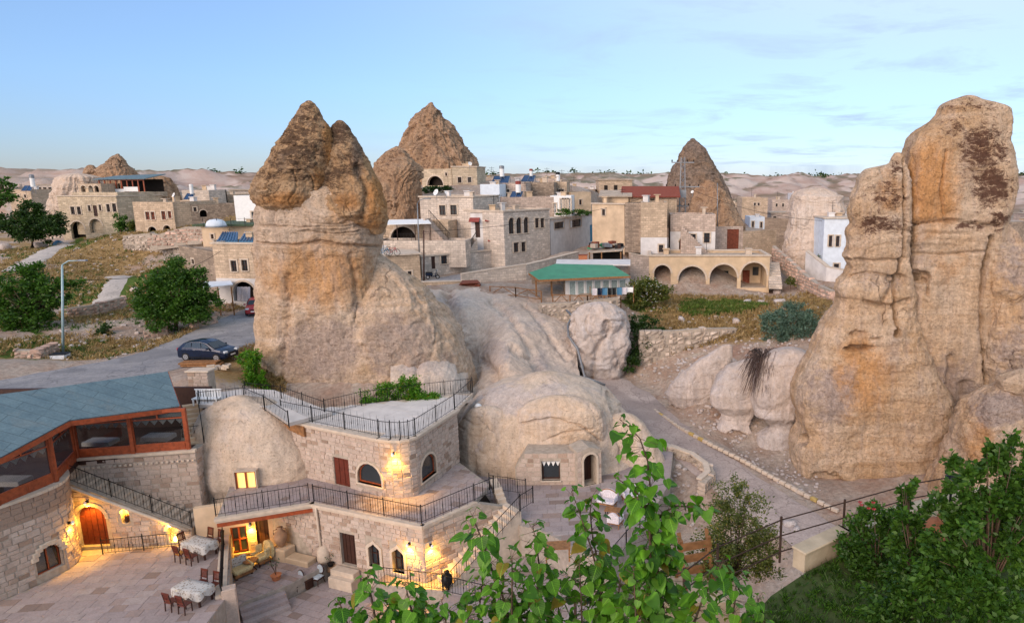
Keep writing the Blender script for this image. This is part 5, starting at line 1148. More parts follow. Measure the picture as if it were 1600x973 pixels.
fa.beam(E[3] + Vector((0, 0, -.1)), Bk[3] + Vector((0, 0, -.1)), .06, .16); fa.build('fascia', M['redwood'], ro_)
ce = MB()
for i in range(3): ce.slab([E[i] + Vector((0, .2, -.16)), Bk[i] + Vector((0, 0, -.3)), Bk[i + 1] + Vector((0, 0, -.3)), E[i + 1] + Vector((0, .2, -.16))], .03)
ce.build('ceiling', M['darkwood'], ro_)
for k, (px, py) in enumerate(((228, 690), (135, 698), (45, 752))):     # laid tables inside the restaurant
    c = PZ(px, py, ZF + .75) + Vector((0, 1.0, 0)) if k < 2 else PZ(px, py, ZF + .75) + Vector((-1.2, .3, 0)); o = thing('dining_table', ['white laid table behind the right restaurant window', 'white laid table behind the middle restaurant window', 'white laid table behind the left restaurant window'][k], 'table', c - Vector((0, 0, .75)))
    MB().box(c, 1.5, .8, .04).box(c - Vector((0, 0, .12)), 1.54, .84, .2).build('cloth', M['paletile'], o)
    for x in (-.7, .7): MB().box(c + Vector((x, 0, -.55)), .1, .5, .4).build('leg', M['darkwood'], o)
# ================================================================== HOTEL yards and terraces
def yard(name, poly, z, seed, rz=0.0, **k):
    f = floor_poly(name, poly, z - .02, 'tilebed', k.pop('th', .5)); pave(f, poly, z - .02, rz, seed=seed, **k); return f
YA = [(-33.5, 26.2), (-31.0, 28.6), (-30.0, 30.6), (-29.6, 32.2), (-30.5, 33.6), (-25.2, 34.3), (-25.3, 36.2), (-24.3, 37.3), (-23.3, 35.2), (-20.1, 29.6), (-19.6, 26.2)]
yard('upper_yard', YA, 2.2, 11, 0.12, row=.5, lmin=.5, lmax=1.05, th=2.6)
PLAT = [(-24.2, 35.0), (-21.3, 36.3), (-17.5, 34.9), (-17.7, 34.4), (-18.95, 32.35), (-20.55, 30.9), (-20.1, 29.6)]
yard('seating_platform', PLAT, .8, 12, -.35, row=.42, th=1.2)
LOWY = [(-20.3, 26.5), (-20.4, 31.0), (-18.6, 32.8), (-17.2, 34.8), (-11.2, 32.3), (-6, 31), (-5, 26.5)]
yard('lower_courtyard', LOWY, 0.0, 13, -.35, row=.48, lmin=.5, lmax=1.0, th=.6)
# four steps down from the platform
sd = Vector((.66, -.75, 0)); s0, s1 = Vector((-20.55, 30.9, 0)), Vector((-18.95, 32.35, 0))
st = thing('platform_steps', 'four broad stone steps leading down from the seating platform', 'steps', (-19.5, 31.3, 0))
for k in range(3):
    a, b = s0 + sd * (.34 * k), s1 + sd * (.34 * k); c = (a + b) / 2 + sd * .18
    MB().box((c.x, c.y, (.8 - .2 * (k + 1)) / 2 - .05), (b - a).length, .36, .8 - .2 * (k + 1) + .1, math.atan2((b - a).y, (b - a).x), .012).build('step', M['tile'], st)
# retaining wall between upper yard and platform
wy = Wall((-20.15, 29.3), (-23.4, 35.0)); wy = Wall((-20.15, 29.3), (-23.4, 35.0))
yw = thing('yard_wall', 'narrow stone retaining wall under the long railing beside the upper yard', 'wall', (-20.2, 29.4, 0))
mesh_obj('backing', wall_mesh(wy, [(0, -.2), (wy.L, -.2), (wy.L, 2.25), (0, 2.25)], [], .3), M['mortar'], yw)
lay_stones(yw, wy, [(0, .0), (wy.L, .0), (wy.L, 2.1), (0, 2.1)], [], seed=5)
MB().box(wy.at(wy.L / 2, 2.3, -.12), wy.L, .45, .12, wy.rz).build('coping', M['trim'], yw)
MB().box((-20.0, 29.5, 1.2), .5, .6, 2.9, wy.rz, .03).build('pier', M['stone'], yw)
# ================================================================== HOTEL, middle wing
mid_ = thing('cave_hotel_wing', 'two storey cut stone hotel wing with arched windows and lit wall lamps', 'building', (-15, 36, .8))
G0, G1, G2, G3 = PZ(338, 810, 4.3), PZ(488, 786, 4.3), PZ(660, 821, 4.3), PZ(741, 785, 4.3)
W1 = Wall((-21.3, 35.95), G2[:2]); W2 = Wall(G2[:2], (-6.9, 36.9))
d1 = W1.rect(533, 834, 556, 890); d1 = (d1[0], .95, d1[2], d1[3])
w1a, w1b = W1.rect(577, 849, 594, 884), W1.rect(614, 856, 632, 893)
ho = [loop(d1), loop(w1a, 'point'), loop(w1b, 'point')]
lw = mesh_obj('front_wall', wall_mesh(W1, [(0, -.2), (W1.L, -.2), (W1.L, 4.28), (0, 4.28)], ho, .5), M['mortar'], mid_)
def grow(r, a, b=None): b = a if b is None else b; return (r[0] - a, r[1] - a, r[2] + a, r[3] + b)
u_rock = W1.uz(500, 850)[0]
lay_stones(lw, W1, [(.0, 0), (W1.L, 0), (W1.L, 4.05), (0, 4.05)], [loop(grow(d1, .03)), loop(grow(w1a, .17, .24)), loop(grow(w1b, .17, .24)), [(0, 0), (u_rock, 0), (u_rock * .6, 2.0), (0, 3.1)]], seed=6, course=.255)
for r in (w1a, w1b):
    fr = mesh_obj('window_surround', wall_mesh(Wall(W1.at(0, 0, .07)[:2], W1.at(W1.L, 0, .07)[:2]), loop(grow(r, .16, .22), 'point'), [loop(r, 'point')], .2), M['trim'], mid_)
    window(mid_, W1, r, 'point', 'darkwood', 'glass', .2, (1, 1))
door(mid_, W1, d1, 'rect', 'darkwood', .2, 4, label='dark plank door in the lower front wall')
mesh_obj('side_wall', wall_mesh(W2, [(0, -.2), (W2.L, -.2), (W2.L, 2.9), (W2.L * .55, 4.28), (0, 4.28)], [], .5), M['mortar'], mid_)
sw = [o for o in mid_.children if o.name.startswith('side_wall')][-1]
lay_stones(sw, W2, [(0, 0), (W2.L, 0), (W2.L, 2.8), (W2.L * .55, 4.05), (0, 4.05)], [], seed=7, course=.255)
for k in range(2): MB().box(W1.at(d1[0] + .5 + .1 * k, .85 - .18 * k - .4, .35 + .3 * k), 1.6, .5, .9 - .2 * k, W1.rz, .02).build('door_step', M['trim'], mid_)
# terrace slab with moulded edge (follows the whole front)
T1 = [xy(G0), xy(G1), xy(G2), xy(G3), (-8.9, 37.2), (-11.6, 40.5), (-13, 37.5), (-16, 37.5), (-22, 40), (-24.8, 38.4)]
t1 = floor_poly('terrace_slab', T1, 4.3, 'tilebed', .22, None, mid_)
pave(t1, T1, 4.3, W1.rz, seed=15, row=.45)
for a, b in ((G0, G1), (G1, G2), (G2, G3)):
    w = Wall(xy(a), xy(b)); strip(w, -.04, w.L + .06, 4.06, .12, .10, M['trim'], mid_, 'cornice'); strip(w, -.08, w.L + .1, 4.19, .16, .18, M['trim'], mid_, 'cornice')
# timber beam and recess under the gallery
wg = Wall(xy(G0), xy(G1)); MB().box(wg.at(wg.L / 2, 3.92, -.06), wg.L, .2, .24, wg.rz).build('timber_beam', M['redwood'], mid_)
WB = Wall((-24.9, 34.65), (-21.3, 35.95))
rw1, rd1 = WB.rect(361, 822, 387, 863), WB.rect(401, 811, 431, 866); rd1 = (rd1[0], .82, min(rd1[2], WB.L - .25), rd1[3])
rb = mesh_obj('recess_wall', wall_mesh(WB, [(0, -.2), (WB.L, -.2), (WB.L, 4.1), (0, 4.1)], [loop(rw1), loop(rd1)], .3), M['vtan'], mid_)
lay_stones(rb, WB, [(rw1[2] + .1, 1.2), (rd1[0] - .06, 1.2), (rd1[0] - .06, 3.3), (rw1[2] + .1, 3.3)], [], seed=8, course=.22, lmin=.2, lmax=.4, depth=.08, proud=.03)
window(mid_, WB, rw1, 'rect', 'redwood', 'glass', .1, (1, 1), .09, label='red framed window beside the armchairs'); door(mid_, WB, rd1, 'rect', 'darkwood', .15, 3, label='dark door under the gallery')
MB().box(WB.at(.8, 1.35, .2), 1.9, .45, .22, WB.rz, .04).build('stone_bench', M['trim'], mid_)
# raw rock at the corner of the recess, with ledge
rock_part('rock_corner', mid_, M['dome'], [(800, 452, 470), (815, 440, 490), (840, 434, 505), (862, 430, 512), (885, 430, 515)], 36.2, ratio=.35, nu=70, nvv=50, ex=2.6, amp=.08, s1=.8, fine=.03, crack=.05, seed=60)
MB().box((-20.4, 35.15, 1.1), 1.0, .8, .9, W1.rz, .05).box((-19.3, 34.75, .9), 1.8, .7, .45, W1.rz, .05).build('rock_ledge', M['vtan'], mid_)
MB().tube([W1.at(u_rock + .1, 4.2, .12), W1.at(u_rock + .1, 3.9, .12), W1.at(u_rock + .12, 2.2, .1), W1.at(u_rock + .15, .9, .1)], .07, 8).build('downpipe', M['trim'], mid_, True)
# upper block
UA, UB = Vector((-22.4, 39.15, 0)), Vector((-14.7, 35.75, 0)); UC, UD = Vector((-12.75, 36.0, 0)), Vector((-11.6, 40.6, 0))
UPATH = [UA, UB] + [UB.lerp(Vector((-13.1, 35.15, 0)), f) * (1 - f) + Vector((-13.1, 35.15, 0)).lerp(UC, f) * f for f in (.25, .5, .75)] + [UC, UD]
U1 = Wall(UA[:2], UB[:2]); U3 = Wall(UC[:2], UD[:2]); UZ0, UZ1 = 4.3, 7.62
ud = U1.rect(523, 716, 546, 770); ud = (ud[0], 4.34, ud[2], ud[3]); uw = U1.rect(559, 724, 596, 756); uw2 = U3.rect(657, 709, 681, 746)
ub1 = mesh_obj('upper_front_wall', wall_mesh(U1, [(0, UZ0), (U1.L, UZ0), (U1.L, UZ1), (0, UZ1)], [loop(ud), loop(uw, 'round')], .4), M['mortar'], mid_)
lay_stones(ub1, U1, [(0, UZ0), (U1.L, UZ0), (U1.L, UZ1 - .05), (0, UZ1 - .05)], [loop(grow(ud, .03)), loop(grow(uw, .14), 'round')], seed=9, course=.255)
ub3 = mesh_obj('upper_side_wall', wall_mesh(U3, [(0, UZ0), (U3.L, UZ0), (U3.L, UZ1), (0, UZ1)], [loop(uw2, 'round')], .4), M['mortar'], mid_)
lay_stones(ub3, U3, [(0, UZ0), (U3.L, UZ0), (U3.L, UZ1 - .05), (0, UZ1 - .05)], [loop(grow(uw2, .14), 'round')], seed=10, course=.255)
for i in range(1, 5):
    w = Wall(UPATH[i][:2], UPATH[i + 1][:2]); b = mesh_obj('rounded_corner_wall', wall_mesh(w, [(-.02, UZ0), (w.L + .02, UZ0), (w.L + .02, UZ1), (-.02, UZ1)], [], .3), M['mortar'], mid_)
    lay_stones(b, w, [(0, UZ0), (w.L, UZ0), (w.L, UZ1 - .05), (0, UZ1 - .05)], [], seed=20 + i, course=.255, lmin=.25, lmax=.5)
for W, r in ((U1, uw), (U3, uw2)):
    mesh_obj('window_surround', wall_mesh(Wall(W.at(0, 0, .06)[:2], W.at(W.L, 0, .06)[:2]), loop(grow(r, .13), 'round'), [loop(r, 'round')], .2), M['trim'], mid_)
    window(mid_, W, r, 'round', 'redwood', 'glass', .12, (0, 0), .09)
door(mid_, U1, ud, 'rect', 'doorwood', .08, 3, label='tall red brown door on the upper terrace')
T4 = [xy(p) for p in UPATH] + [(-11.4, 44.0), (-13.5, 43.4), (-19.5, 41.2), (-22.8, 40.6)]
t4 = floor_poly('roof_terrace', T4, 7.8, 'trim', .2, None, mid_)
pm_ = _tile_meshes(M['paletile']); _sv = TILEM; TILEM = pm_; pave(t4, T4, 7.8, -.3, row=.8, lmin=.8, lmax=1.4, seed=16, gap=.01); TILEM = _sv
for a, b in zip(UPATH[:-1], UPATH[1:]):
    w = Wall(a[:2], b[:2]); strip(w, -.03, w.L + .03, 7.60, .12, .1, M['trim'], mid_, 'cornice'); strip(w, -.05, w.L + .05, 7.73, .12, .2, M['trim'], mid_, 'cornice')
# stair along the side wall, its parapet, and the landing at its foot
NS2 = 14; zb0, zb1 = 1.0, 3.75
sidest = thing('side_stair', 'stone stair climbing along the side wall from the lit landing', 'stairs', W2.at(0, 1.0, .8))
for k in range(NS2):
    z = zb0 + (zb1 - zb0) * (k + 1) / NS2; u = .6 + 4.6 * (k + .5) / NS2
    MB().box(W2.at(u, (z - .3) / 2, .75), 4.6 / NS2 + .02, 1.35, z + .3, W2.rz, .008).build('stair_tread', M['trim'], sidest)
yard('landing', [xy(W1.at(W1.L - 2.6, 0, .02)), xy(W1.at(W1.L - 2.6, 0, 1.0)), xy(W2.at(.5, 0, 1.5)), xy(W2.at(.6, 0, .02)), xy(G2)], 1.0, 17, W1.rz, row=.4, th=1.0)
T3 = [xy(W2.at(5.3, 0, .02)), xy(W2.at(5.0, 0, 1.6)), (-5.6, 34.4), (-1.5, 30.9), (0.1, 34.3), (1.9, 40.3), (2.4, 45.5), (-15, 45.5), (-10.8, 41), (-9.0, 37.6)]
T3b = T3
dome_t = yard('dome_terrace', T3b, 3.0, 18, .1, row=.55, lmin=.6, lmax=1.2, th=3.0)
for k in range(5): tag(MB().box((-8.15 - .28 * k * .5, 37.0 + .33 * k * .6, 3.1 + .22 * k), 1.6, .5, .24, W2.rz + 1.2, .01).build('terrace_step', M['trim'], dome_t))
T2 = [xy(W2.at(.6, 0, 1.55)), xy(W2.at(5.0, 0, 1.65)), (-5.5, 34.3), (-1.6, 30.8), (-4, 27.5), (-10.5, 29.5)]
yard('side_terrace', T2, 1.15, 19, -.2, row=.6, lmin=.7, lmax=1.2, th=1.2)
# rails
def pz(*a): return [PZ(*q) for q in a]
railing('iron railing along the gallery edge above the armchairs', [G0 + Vector((0, 0, .15)), G1 + Vector((-.15, 0, .15))], twist=3)
railing('iron railing along the front terrace above the pointed windows', [G1 + Vector((.1, 0, .1)), G2 + Vector((-.05, .05, .1)), G3 + Vector((0, 0, .1)), G3 + Vector((.9, 1.0, .1))], twist=3)
railing('iron railing round the roof terrace of the upper storey', [(-22.0, 39.3, 7.86)] + [(p.x, p.y + .08, 7.86) for p in UPATH[1:-1]] + [(-11.7, 40.5, 7.86), (-11.4, 43.9, 7.86)], twist=3)
railing('sloping iron railing beside the restaurant stair', [wf.at(.2, zt0, -.1), wf.at(wf.L, zt1, -.1)], twist=3, h=.95)
lowr = PZ(161, 866, 2.2), PZ(298, 842, 2.2)
railing('low iron railing in front of the arched red door', [lowr[0], (-25.2, 34.0, 2.2)], twist=4, h=.85)
railing('long iron railing between upper yard and seating platform', [(-20.15, 29.2, 2.35), (-22.9, 33.9, 2.35), tuple(G0 + Vector((0, .2, -1.95)))], h=1.0, twist=0)
railing('iron railing climbing the outer side of the lamp lit stair', [W2.at(.5, 1.05, 1.5), W2.at(5.1, 3.8, 1.5), W2.at(6.2, 3.8, 1.2)], twist=4)
railing('iron railing round the small lit landing', [W1.at(W1.L - 2.6, 1.0, .9), W2.at(.45, 1.0, 1.5)], twist=4)
railing('iron railing along the pale side terrace', [PZ(692, 924, 1.15), PZ(782, 946, 1.15)], twist=4)
railing('iron railing at the right edge of the dome terrace', [PZ(955, 884, 3.0), PZ(1000, 830, 3.0)], twist=0)
railing('short iron railing beside the stair head left of the dome', [(-8.9, 37.0, 4.1), (-7.0, 38.4, 3.1)], twist=4)
# ================================================================== VILLAGE
M['bluedoor'] = simple('blue_door_paint', (0.05, 0.26, 0.42), .6, .2, 4)
M['rust'] = simple('rusty_red_metal', (0.20, 0.055, 0.03), .8, .35, 5)
M['redroof'] = None
t = NT('red_tiles'); v = t.coord(kind='World'); wv = t.node('ShaderNodeTexWave', inp={'Vector': v, 'Scale': 6.0, 'Distortion': .6}); n = t.noise(v, 4, 5)
M['redroof'] = t.out(t.mix(n, (0.20, 0.045, 0.03), (0.36, 0.10, 0.06)), .85, wv.outputs['Fac'], .05, .6)
M['awning'] = simple('red_awning', (0.26, 0.06, 0.05), .85, .2, 4)
M['greenroof'] = simple('green_roof_sheet', (0.06, 0.26, 0.14), .55, .15, 1.2, kind='World')
M['greenedge'] = simple('green_edge', (0.06, 0.09, 0.05), .8, .2, 3)
def P2(px, py, Y): p = PY(px, py, Y); return Vector((p.x, p.y, 0))
def build_house(h):
    A, B = P2(h['x'][0], h['base'][0], h['Y'][0]), P2(h['x'][1], h['base'][1], h['Y'][1]); w = Wall(A[:2], B[:2])
    zt = (PY(h['x'][0], h['top'], h['Y'][0]).z + PY(h['x'][1], h['top'], h['Y'][1]).z) / 2
    zb = min(PY(h['x'][0], h['base'][0], h['Y'][0]).z, PY(h['x'][1], h['base'][1], h['Y'][1]).z)
    z0 = zb - 1.5
    o = thing('stone_house' if h['d'] > 1.2 else 'stone_wall', h['l'], 'house' if h['d'] > 1.2 else 'wall', w.at(w.L / 2, zb, -h['d'] / 2))
    wins = [w.rect(*r) for r in h['w']]; arw = [w.rect(*r) for r in h.get('aw', ())]; arc = [w.rect(*r) for r in h['a']]; drs = [w.rect(*r) for r in h['dr']]
    fit = lambda r: (max(r[0], .08), max(r[1], z0 + .1), min(r[2], w.L - .08), min(r[3], zt - .1))
    wins, arw, arc, drs = [fit(r) for r in wins], [fit(r) for r in arw], [fit(r) for r in arc], [fit(r) for r in drs]
    holes = [loop(r) for r in wins] + [loop(r, 'round') for r in arw] + [loop(r, 'round') for r in arc] + [loop(r) for r in drs]
    mat = M[h['m']]; D = h['d']; th = min(.35, D * .4)
    low = h.get('low')
    if low:
        zl = w.uz((h['x'][0] + h['x'][1]) / 2, low[1])[1]
        hl = [l for l in holes if max(p[1] for p in l) < zl]; hu = [l for l in holes if max(p[1] for p in l) >= zl]
        mesh_obj('wall', wall_mesh(w, [(0, zl), (w.L, zl), (w.L, zt), (0, zt)], [l for l in hu], th), mat, o)
        mesh_obj('wall', wall_mesh(w, [(0, z0), (w.L, z0), (w.L, zl), (0, zl)], hl, th), M[low[0]], o)
    else: mesh_obj('wall', wall_mesh(w, [(0, z0), (w.L, z0), (w.L, zt), (0, zt)], holes, th), mat, o)
    if D > 1.2:
        c = [w.at(0, 0, -th), w.at(w.L, 0, -th), w.at(w.L, 0, -D), w.at(0, 0, -D)]
        sd = MB()
        for a, b in ((c[1], c[2]), (c[2], c[3]), (c[3], c[0])):
            q = Wall(a[:2], b[:2]); sd.box(q.at(q.L / 2, (z0 + zt) / 2, -.15), q.L, .3, zt - z0, q.rz)
        sd.build('wall', mat, o)
        MB().box(w.at(w.L / 2, zt - h['pa'] - .1, -D / 2), w.L - .4, D - .4, .2, w.rz).build('roof', M['roofslab'], o)
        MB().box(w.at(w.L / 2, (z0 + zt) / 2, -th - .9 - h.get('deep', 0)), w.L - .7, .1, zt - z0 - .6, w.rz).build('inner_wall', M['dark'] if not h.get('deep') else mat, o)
    cr = h.get('corn', 0)
    if cr == 1: MB().box(w.at(w.L / 2, zt + .06, -.1), w.L + .3, .5, .16, w.rz).box(w.at(w.L / 2, zt + .06, -D + .2), w.L + .3, .4, .16, w.rz).box(w.at(.1, zt + .06, -D / 2), .4, D - .9, .16, w.rz).box(w.at(w.L - .1, zt + .06, -D / 2), .4, D - .9, .16, w.rz).build('cornice', M['trim'], o)
    elif cr == 2: MB().box(w.at(w.L / 2, zt + .1, -D / 2), w.L + 1.4, D + 1.0, .22, w.rz).build('roof_edge', M['greenedge'], o)
    elif cr == 3: MB().box(w.at(w.L / 2, zt + .09, -D / 2), w.L + .4, D + .4, .14, w.rz).build('roof_slab', M['trim'], o)
    big = w.L > 0
    for r in wins:
        window(o, w, r, 'rect', h.get('fm', 'darkwood' if h.get('ws') is None else h['ws']), 'glass', .12, (1, 1), .07, sill=True)
        sr = MB(); sr.box(w.at((r[0] + r[2]) / 2, r[3] + .08, .02), r[2] - r[0] + .34, .12, .15, w.rz).box(w.at(r[0] - .09, (r[1] + r[3]) / 2, .015), .16, .1, r[3] - r[1], w.rz).box(w.at(r[2] + .09, (r[1] + r[3]) / 2, .015), .16, .1, r[3] - r[1], w.rz)
        sr.build('window_surround', M['trim'] if h['m'] != 'trim' else M['white'], o)
    for r in arw:
        if h.get('wd'): door(o, w, (r[0] + .1, r[1], r[2] - .1, r[3] - .1), 'round', 'rust', .3, 2, handle=False)
        else: window(o, w, r, 'round', 'darkwood', 'glass', .25, (1, 2), .06)
    for r in drs: door(o, w, r, 'rect', h.get('dm', 'darkwood'), .1, 4, handle=False)
    for r in arw + arc:
        uc, ww = (r[0] + r[2]) / 2, (r[2] - r[0]) / 2; hh_ = min(ww, (r[3] - r[1]) * .98)
        g = .22 if ww > .8 else .12
        out_ = [(uc + (ww + g) * math.cos(math.pi * k / 12), r[3] - hh_ + (hh_ + g) * math.sin(math.pi * k / 12)) for k in range(13)]
        in_ = [(uc + ww * math.cos(math.pi * k / 12), r[3] - hh_ + hh_ * math.sin(math.pi * k / 12)) for k in range(12, -1, -1)]
        if out_[6][1] < zt: mesh_obj('arch_ring', wall_mesh(Wall(w.at(0, 0, .05)[:2], w.at(w.L, 0, .05)[:2]), out_ + in_, [], .1), M['trim'], o)
    if h.get('deep'):     # doors and windows on the shaded rear wall of the arcade
        wi = Wall(w.at(0, 0, -th - .83 - h['deep'])[:2], w.at(w.L, 0, -th - .83 - h['deep'])[:2])
        for r, kd in (((1060, 425, 1067, 449), 'd'), ((1073, 427, 1081, 438), 'w'), ((1093, 424, 1099, 449), 'd'), ((1110, 424, 1117, 449), 'd'), ((1131, 423, 1138, 437), 'w'), ((1160, 422, 1171, 446), 'd'), ((1176, 417, 1185, 430), 'w'), ((1028, 424, 1034, 449), 'd')):
            q = wi.rect(*r)
            if kd == 'd': MB().box(wi.at((q[0] + q[2]) / 2, (q[1] + q[3]) / 2, .04), q[2] - q[0], .08, q[3] - q[1], w.rz).build('door', M['rust'], o)
            else: MB().box(wi.at((q[0] + q[2]) / 2, (q[1] + q[3]) / 2, .03), q[2] - q[0], .06, q[3] - q[1], w.rz).build('window', M['glass'], o)
        MB().box(w.at(w.L / 2, w.uz(1100, 449)[1] - .05, -1.9), w.L - .3, 3.4, .1, w.rz).build('arcade_floor', M['roofslab'], o)
    if D > 4:
        rq = random.Random(len(h['l']) * 7 + int(h['x'][0]))
        for k in range(rq.randint(1, 3)):
            u, dd = rq.uniform(.12, .88) * w.L, -rq.uniform(.3, .85) * D; hh2 = rq.uniform(.5, 1.1)
            MB().box(w.at(u, zt - h['pa'] + hh2 / 2, dd), rq.uniform(.4, .8), rq.uniform(.4, .7), hh2 + .1, w.rz).box(w.at(u, zt - h['pa'] + hh2 + .06, dd), .9, .8, .08, w.rz).build('chimney', M[rq.choice(['trim', 'plaster', 'vtan'])], o)
        if rq.random() < .6: MB().bar(w.at(w.L * .5, zt, -D * .6), w.at(w.L * .5, zt + 2.0, -D * .6), .025, 4).bar(w.at(w.L * .5 - .5, zt + 1.8, -D * .6), w.at(w.L * .5 + .5, zt + 1.8, -D * .6), .02, 4).bar(w.at(w.L * .5 - .35, zt + 1.5, -D * .6), w.at(w.L * .5 + .35, zt + 1.5, -D * .6), .02, 4).build('antenna', M['iron'], o)
    for r in h.get('awn', ()):
        q = w.rect(*r); MB().slab([w.at(q[0], q[1], .7), w.at(q[2], q[1], .7), w.at(q[2], q[3], .03), w.at(q[0], q[3], .03)], .06).build('awning', M['awning'], o)
    return o, w, zt
HB = {}
for h in HOUSES: HB[h['l']] = build_house(h)
# ---- red tiled roof house behind the tan blocks
def gable(label, x, Y, eave, ridge, base, d, wallm, roofm, over=.5):
    A, B = P2(x[0], base, Y), P2(x[1], base, Y); w = Wall(A[:2], B[:2]); ze, zr = PY(x[0], eave, Y).z, PY(x[0], ridge, Y + d / 2).z; z0 = PY(x[0], base, Y).z - 1
    o = thing('stone_house', label, 'house', w.at(w.L / 2, z0 + 1, -d / 2))
    MB().box(w.at(w.L / 2, (z0 + ze) / 2, -d / 2), w.L, d, ze - z0, w.rz).build('wall', M[wallm], o)
    rf = MB()
    for s in (1, -1):
        y0, y1 = (over, -d / 2) if s > 0 else (-d / 2, -d - over)
        za, zb = (ze - .1, zr) if s > 0 else (zr, ze - .1)
        rf.slab([w.at(-over, za, y0), w.at(w.L + over, za, y0), w.at(w.L + over, zb, y1), w.at(-over, zb, y1)], .14)
    rf.build('roof', M[roofm], o)
    for u in (.15, w.L - .15): MB().slab([w.at(u, ze, 0), w.at(u, ze, -d), w.at(u, zr - .1, -d / 2)], .2).build('gable', M[wallm], o)
    return o, w
go, gw = gable('stone house with a low red tiled roof beside the lattice mast', (976, 1057), 93, 306, 291, 345, 8, 'vstone_o', 'redroof')
for r in ((1015, 309, 1022, 314),): q = gw.rect(*r); MB().lathe(gw.at((q[0] + q[2]) / 2, (q[1] + q[3]) / 2, .05), [(.3, -.05), (.3, .05)], 8).build('vent', M['dark'], go)
gable('brown gabled outhouse left of the red tiled roof', (942, 982), 92.5, 305, 297, 345, 7, 'vtan', 'roofslab')
# ---- green roofed cottage with curtained windows
A, B = P2(836, 466, 66), P2(984, 462, 68); wg_ = Wall(A[:2], B[:2]); z0 = PY(836, 466, 66).z - .6; ze = PY(910, 435, 66).z
ct = thing('green_roof_cottage', 'cottage with a green sheet roof and a row of white curtained windows', 'house', wg_.at(wg_.L / 2, z0 + .6, -3))
uw0 = wg_.uz(888, 445)[0]
nwin = 7; hl = []
for k in range(nwin):
    a = uw0 + (wg_.L - .3 - uw0) * k / nwin + .06; b = uw0 + (wg_.L - .3 - uw0) * (k + 1) / nwin - .06; hl.append((a, ze - 2.0, b, ze - .35))
mesh_obj('wall', wall_mesh(wg_, [(uw0 - .3, z0), (wg_.L, z0), (wg_.L, ze), (uw0 - .3, ze)], [loop(r) for r in hl], .25), M['plaster'], ct)
M['curtain'] = simple('grey_green_curtain', (0.30, 0.36, 0.36), .9, .3, 9)
for r in hl: window(ct, wg_, r, 'rect', 'white', 'curtain', .05, (0, 0), .08, sill=False)
MB().box(wg_.at(wg_.L / 2, (z0 + ze) / 2, -5.5), wg_.L, .3, ze - z0, wg_.rz).box(wg_.at(uw0 - .2, (z0 + ze) / 2, -3), .3, 5.6, ze - z0, wg_.rz).box(wg_.at(wg_.L - .15, (z0 + ze) / 2, -3), .3, 5.4, ze - z0, wg_.rz).build('wall', M['vstone_d'], ct)
for u in (.15, uw0 * .5): MB().box(wg_.at(u, (z0 + ze) / 2, -.1), .16, .16, ze - z0, wg_.rz).build('porch_post', M['oldwood'], ct)
MB().box(wg_.at(wg_.L / 2 - .2, z0 + .5, -2.5), wg_.L + .8, 6.2, .5, wg_.rz).build('plinth', M['vstone_p'], ct)
e0, e1, e2, e3 = PY(826, 426, 67), PY(841, 437, 65), PY(985, 431, 66.5), PY(957, 414, 72); e4 = PY(868, 412, 72)
MB().slab([e1, e2, e3, e4], .14).slab([e0, e1, e4], .14).build('roof', M['greenroof'], ct)
MB().beam(e1 + Vector((0, 0, -.1)), e2 + Vector((0, 0, -.1)), .08, .2).beam(e0 + Vector((0, 0, -.1)), e1 + Vector((0, 0, -.1)), .08, .2).build('fascia', M['oldwood'], ct)
MB().slab([PY(868, 413, 72.2), PY(985, 413, 72.2), PY(985, 405, 77), PY(870, 405, 77)], .15).build('terrace_roof', M['plaster'], ct)
# ---- rooftop restaurant far left
A, B = P2(157, 298, 112), P2(226, 297, 112); wq = Wall(A[:2], B[:2]); z0 = PY(157, 300, 112).z; z1 = PY(190, 280, 112).z
rr_ = thing('rooftop_restaurant', 'open timber restaurant with white cloth banner on the yellow arched house', 'building', wq.at(wq.L / 2, z0, -2))
for k in range(9): MB().box(wq.at(wq.L * k / 8, (z0 + z1) / 2, 0), .14, .14, z1 - z0, wq.rz).build('post', M['redwood'], rr_)
MB().box(wq.at(wq.L / 2, z0 - .4, -2.4), wq.L + .4, 5.2, .8, wq.rz).build('deck', M['vstone_o'], rr_)
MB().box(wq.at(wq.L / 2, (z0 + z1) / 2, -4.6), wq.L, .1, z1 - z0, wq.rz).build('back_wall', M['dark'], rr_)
MB().slab([wq.at(-.5, z1, .6), wq.at(wq.L + .6, z1 + .1, .6), wq.at(wq.L + .6, z1 + .9, -4.6), wq.at(-.5, z1 + .6, -4.6)], .12).build('roof', M['roofblue'], rr_)
MB().box(wq.at(wq.L / 2, z1 - .12, 0), wq.L, .16, .2, wq.rz).build('beam', M['redwood'], rr_)
for k, (a, b, dz) in enumerate(((.02, .32, 0), (.33, .55, -.25), (.55, .86, .1))): MB().box(wq.at(wq.L * (a + b) / 2, z0 + .35 + dz, .12), wq.L * (b - a), .05, .75, wq.rz + .02 * k).build('banner', M['white'], rr_)
# ---- white canopy restaurant
A, B = P2(594, 350, 82), P2(674, 347, 82)
cn_ = thing('canopy', 'white sailcloth canopy on thin posts before the arched restaurant', 'canopy', (A.x, A.y, PY(594, 376, 81).z))
q = [PY(592, 351, 79.5), PY(674, 349, 79.5), PY(668, 342, 83), PY(604, 343.5, 83)]
MB().slab(q, .06).build('sail', M['white'], cn_)
for px in (594, 620, 648, 672): p = PY(px, 352, 79.6); MB().bar((p.x, p.y, p.z + .1), (p.x, p.y, PY(px, 377, 79.6).z), .05, 6).build('post', M['darkwood'], cn_)
railing('dark railing on the terrace below the canopy', [PY(586, 377, 79.0), PY(700, 375, 79.0)], h=.8, gap=.35, twist=0, name='terrace_railing')
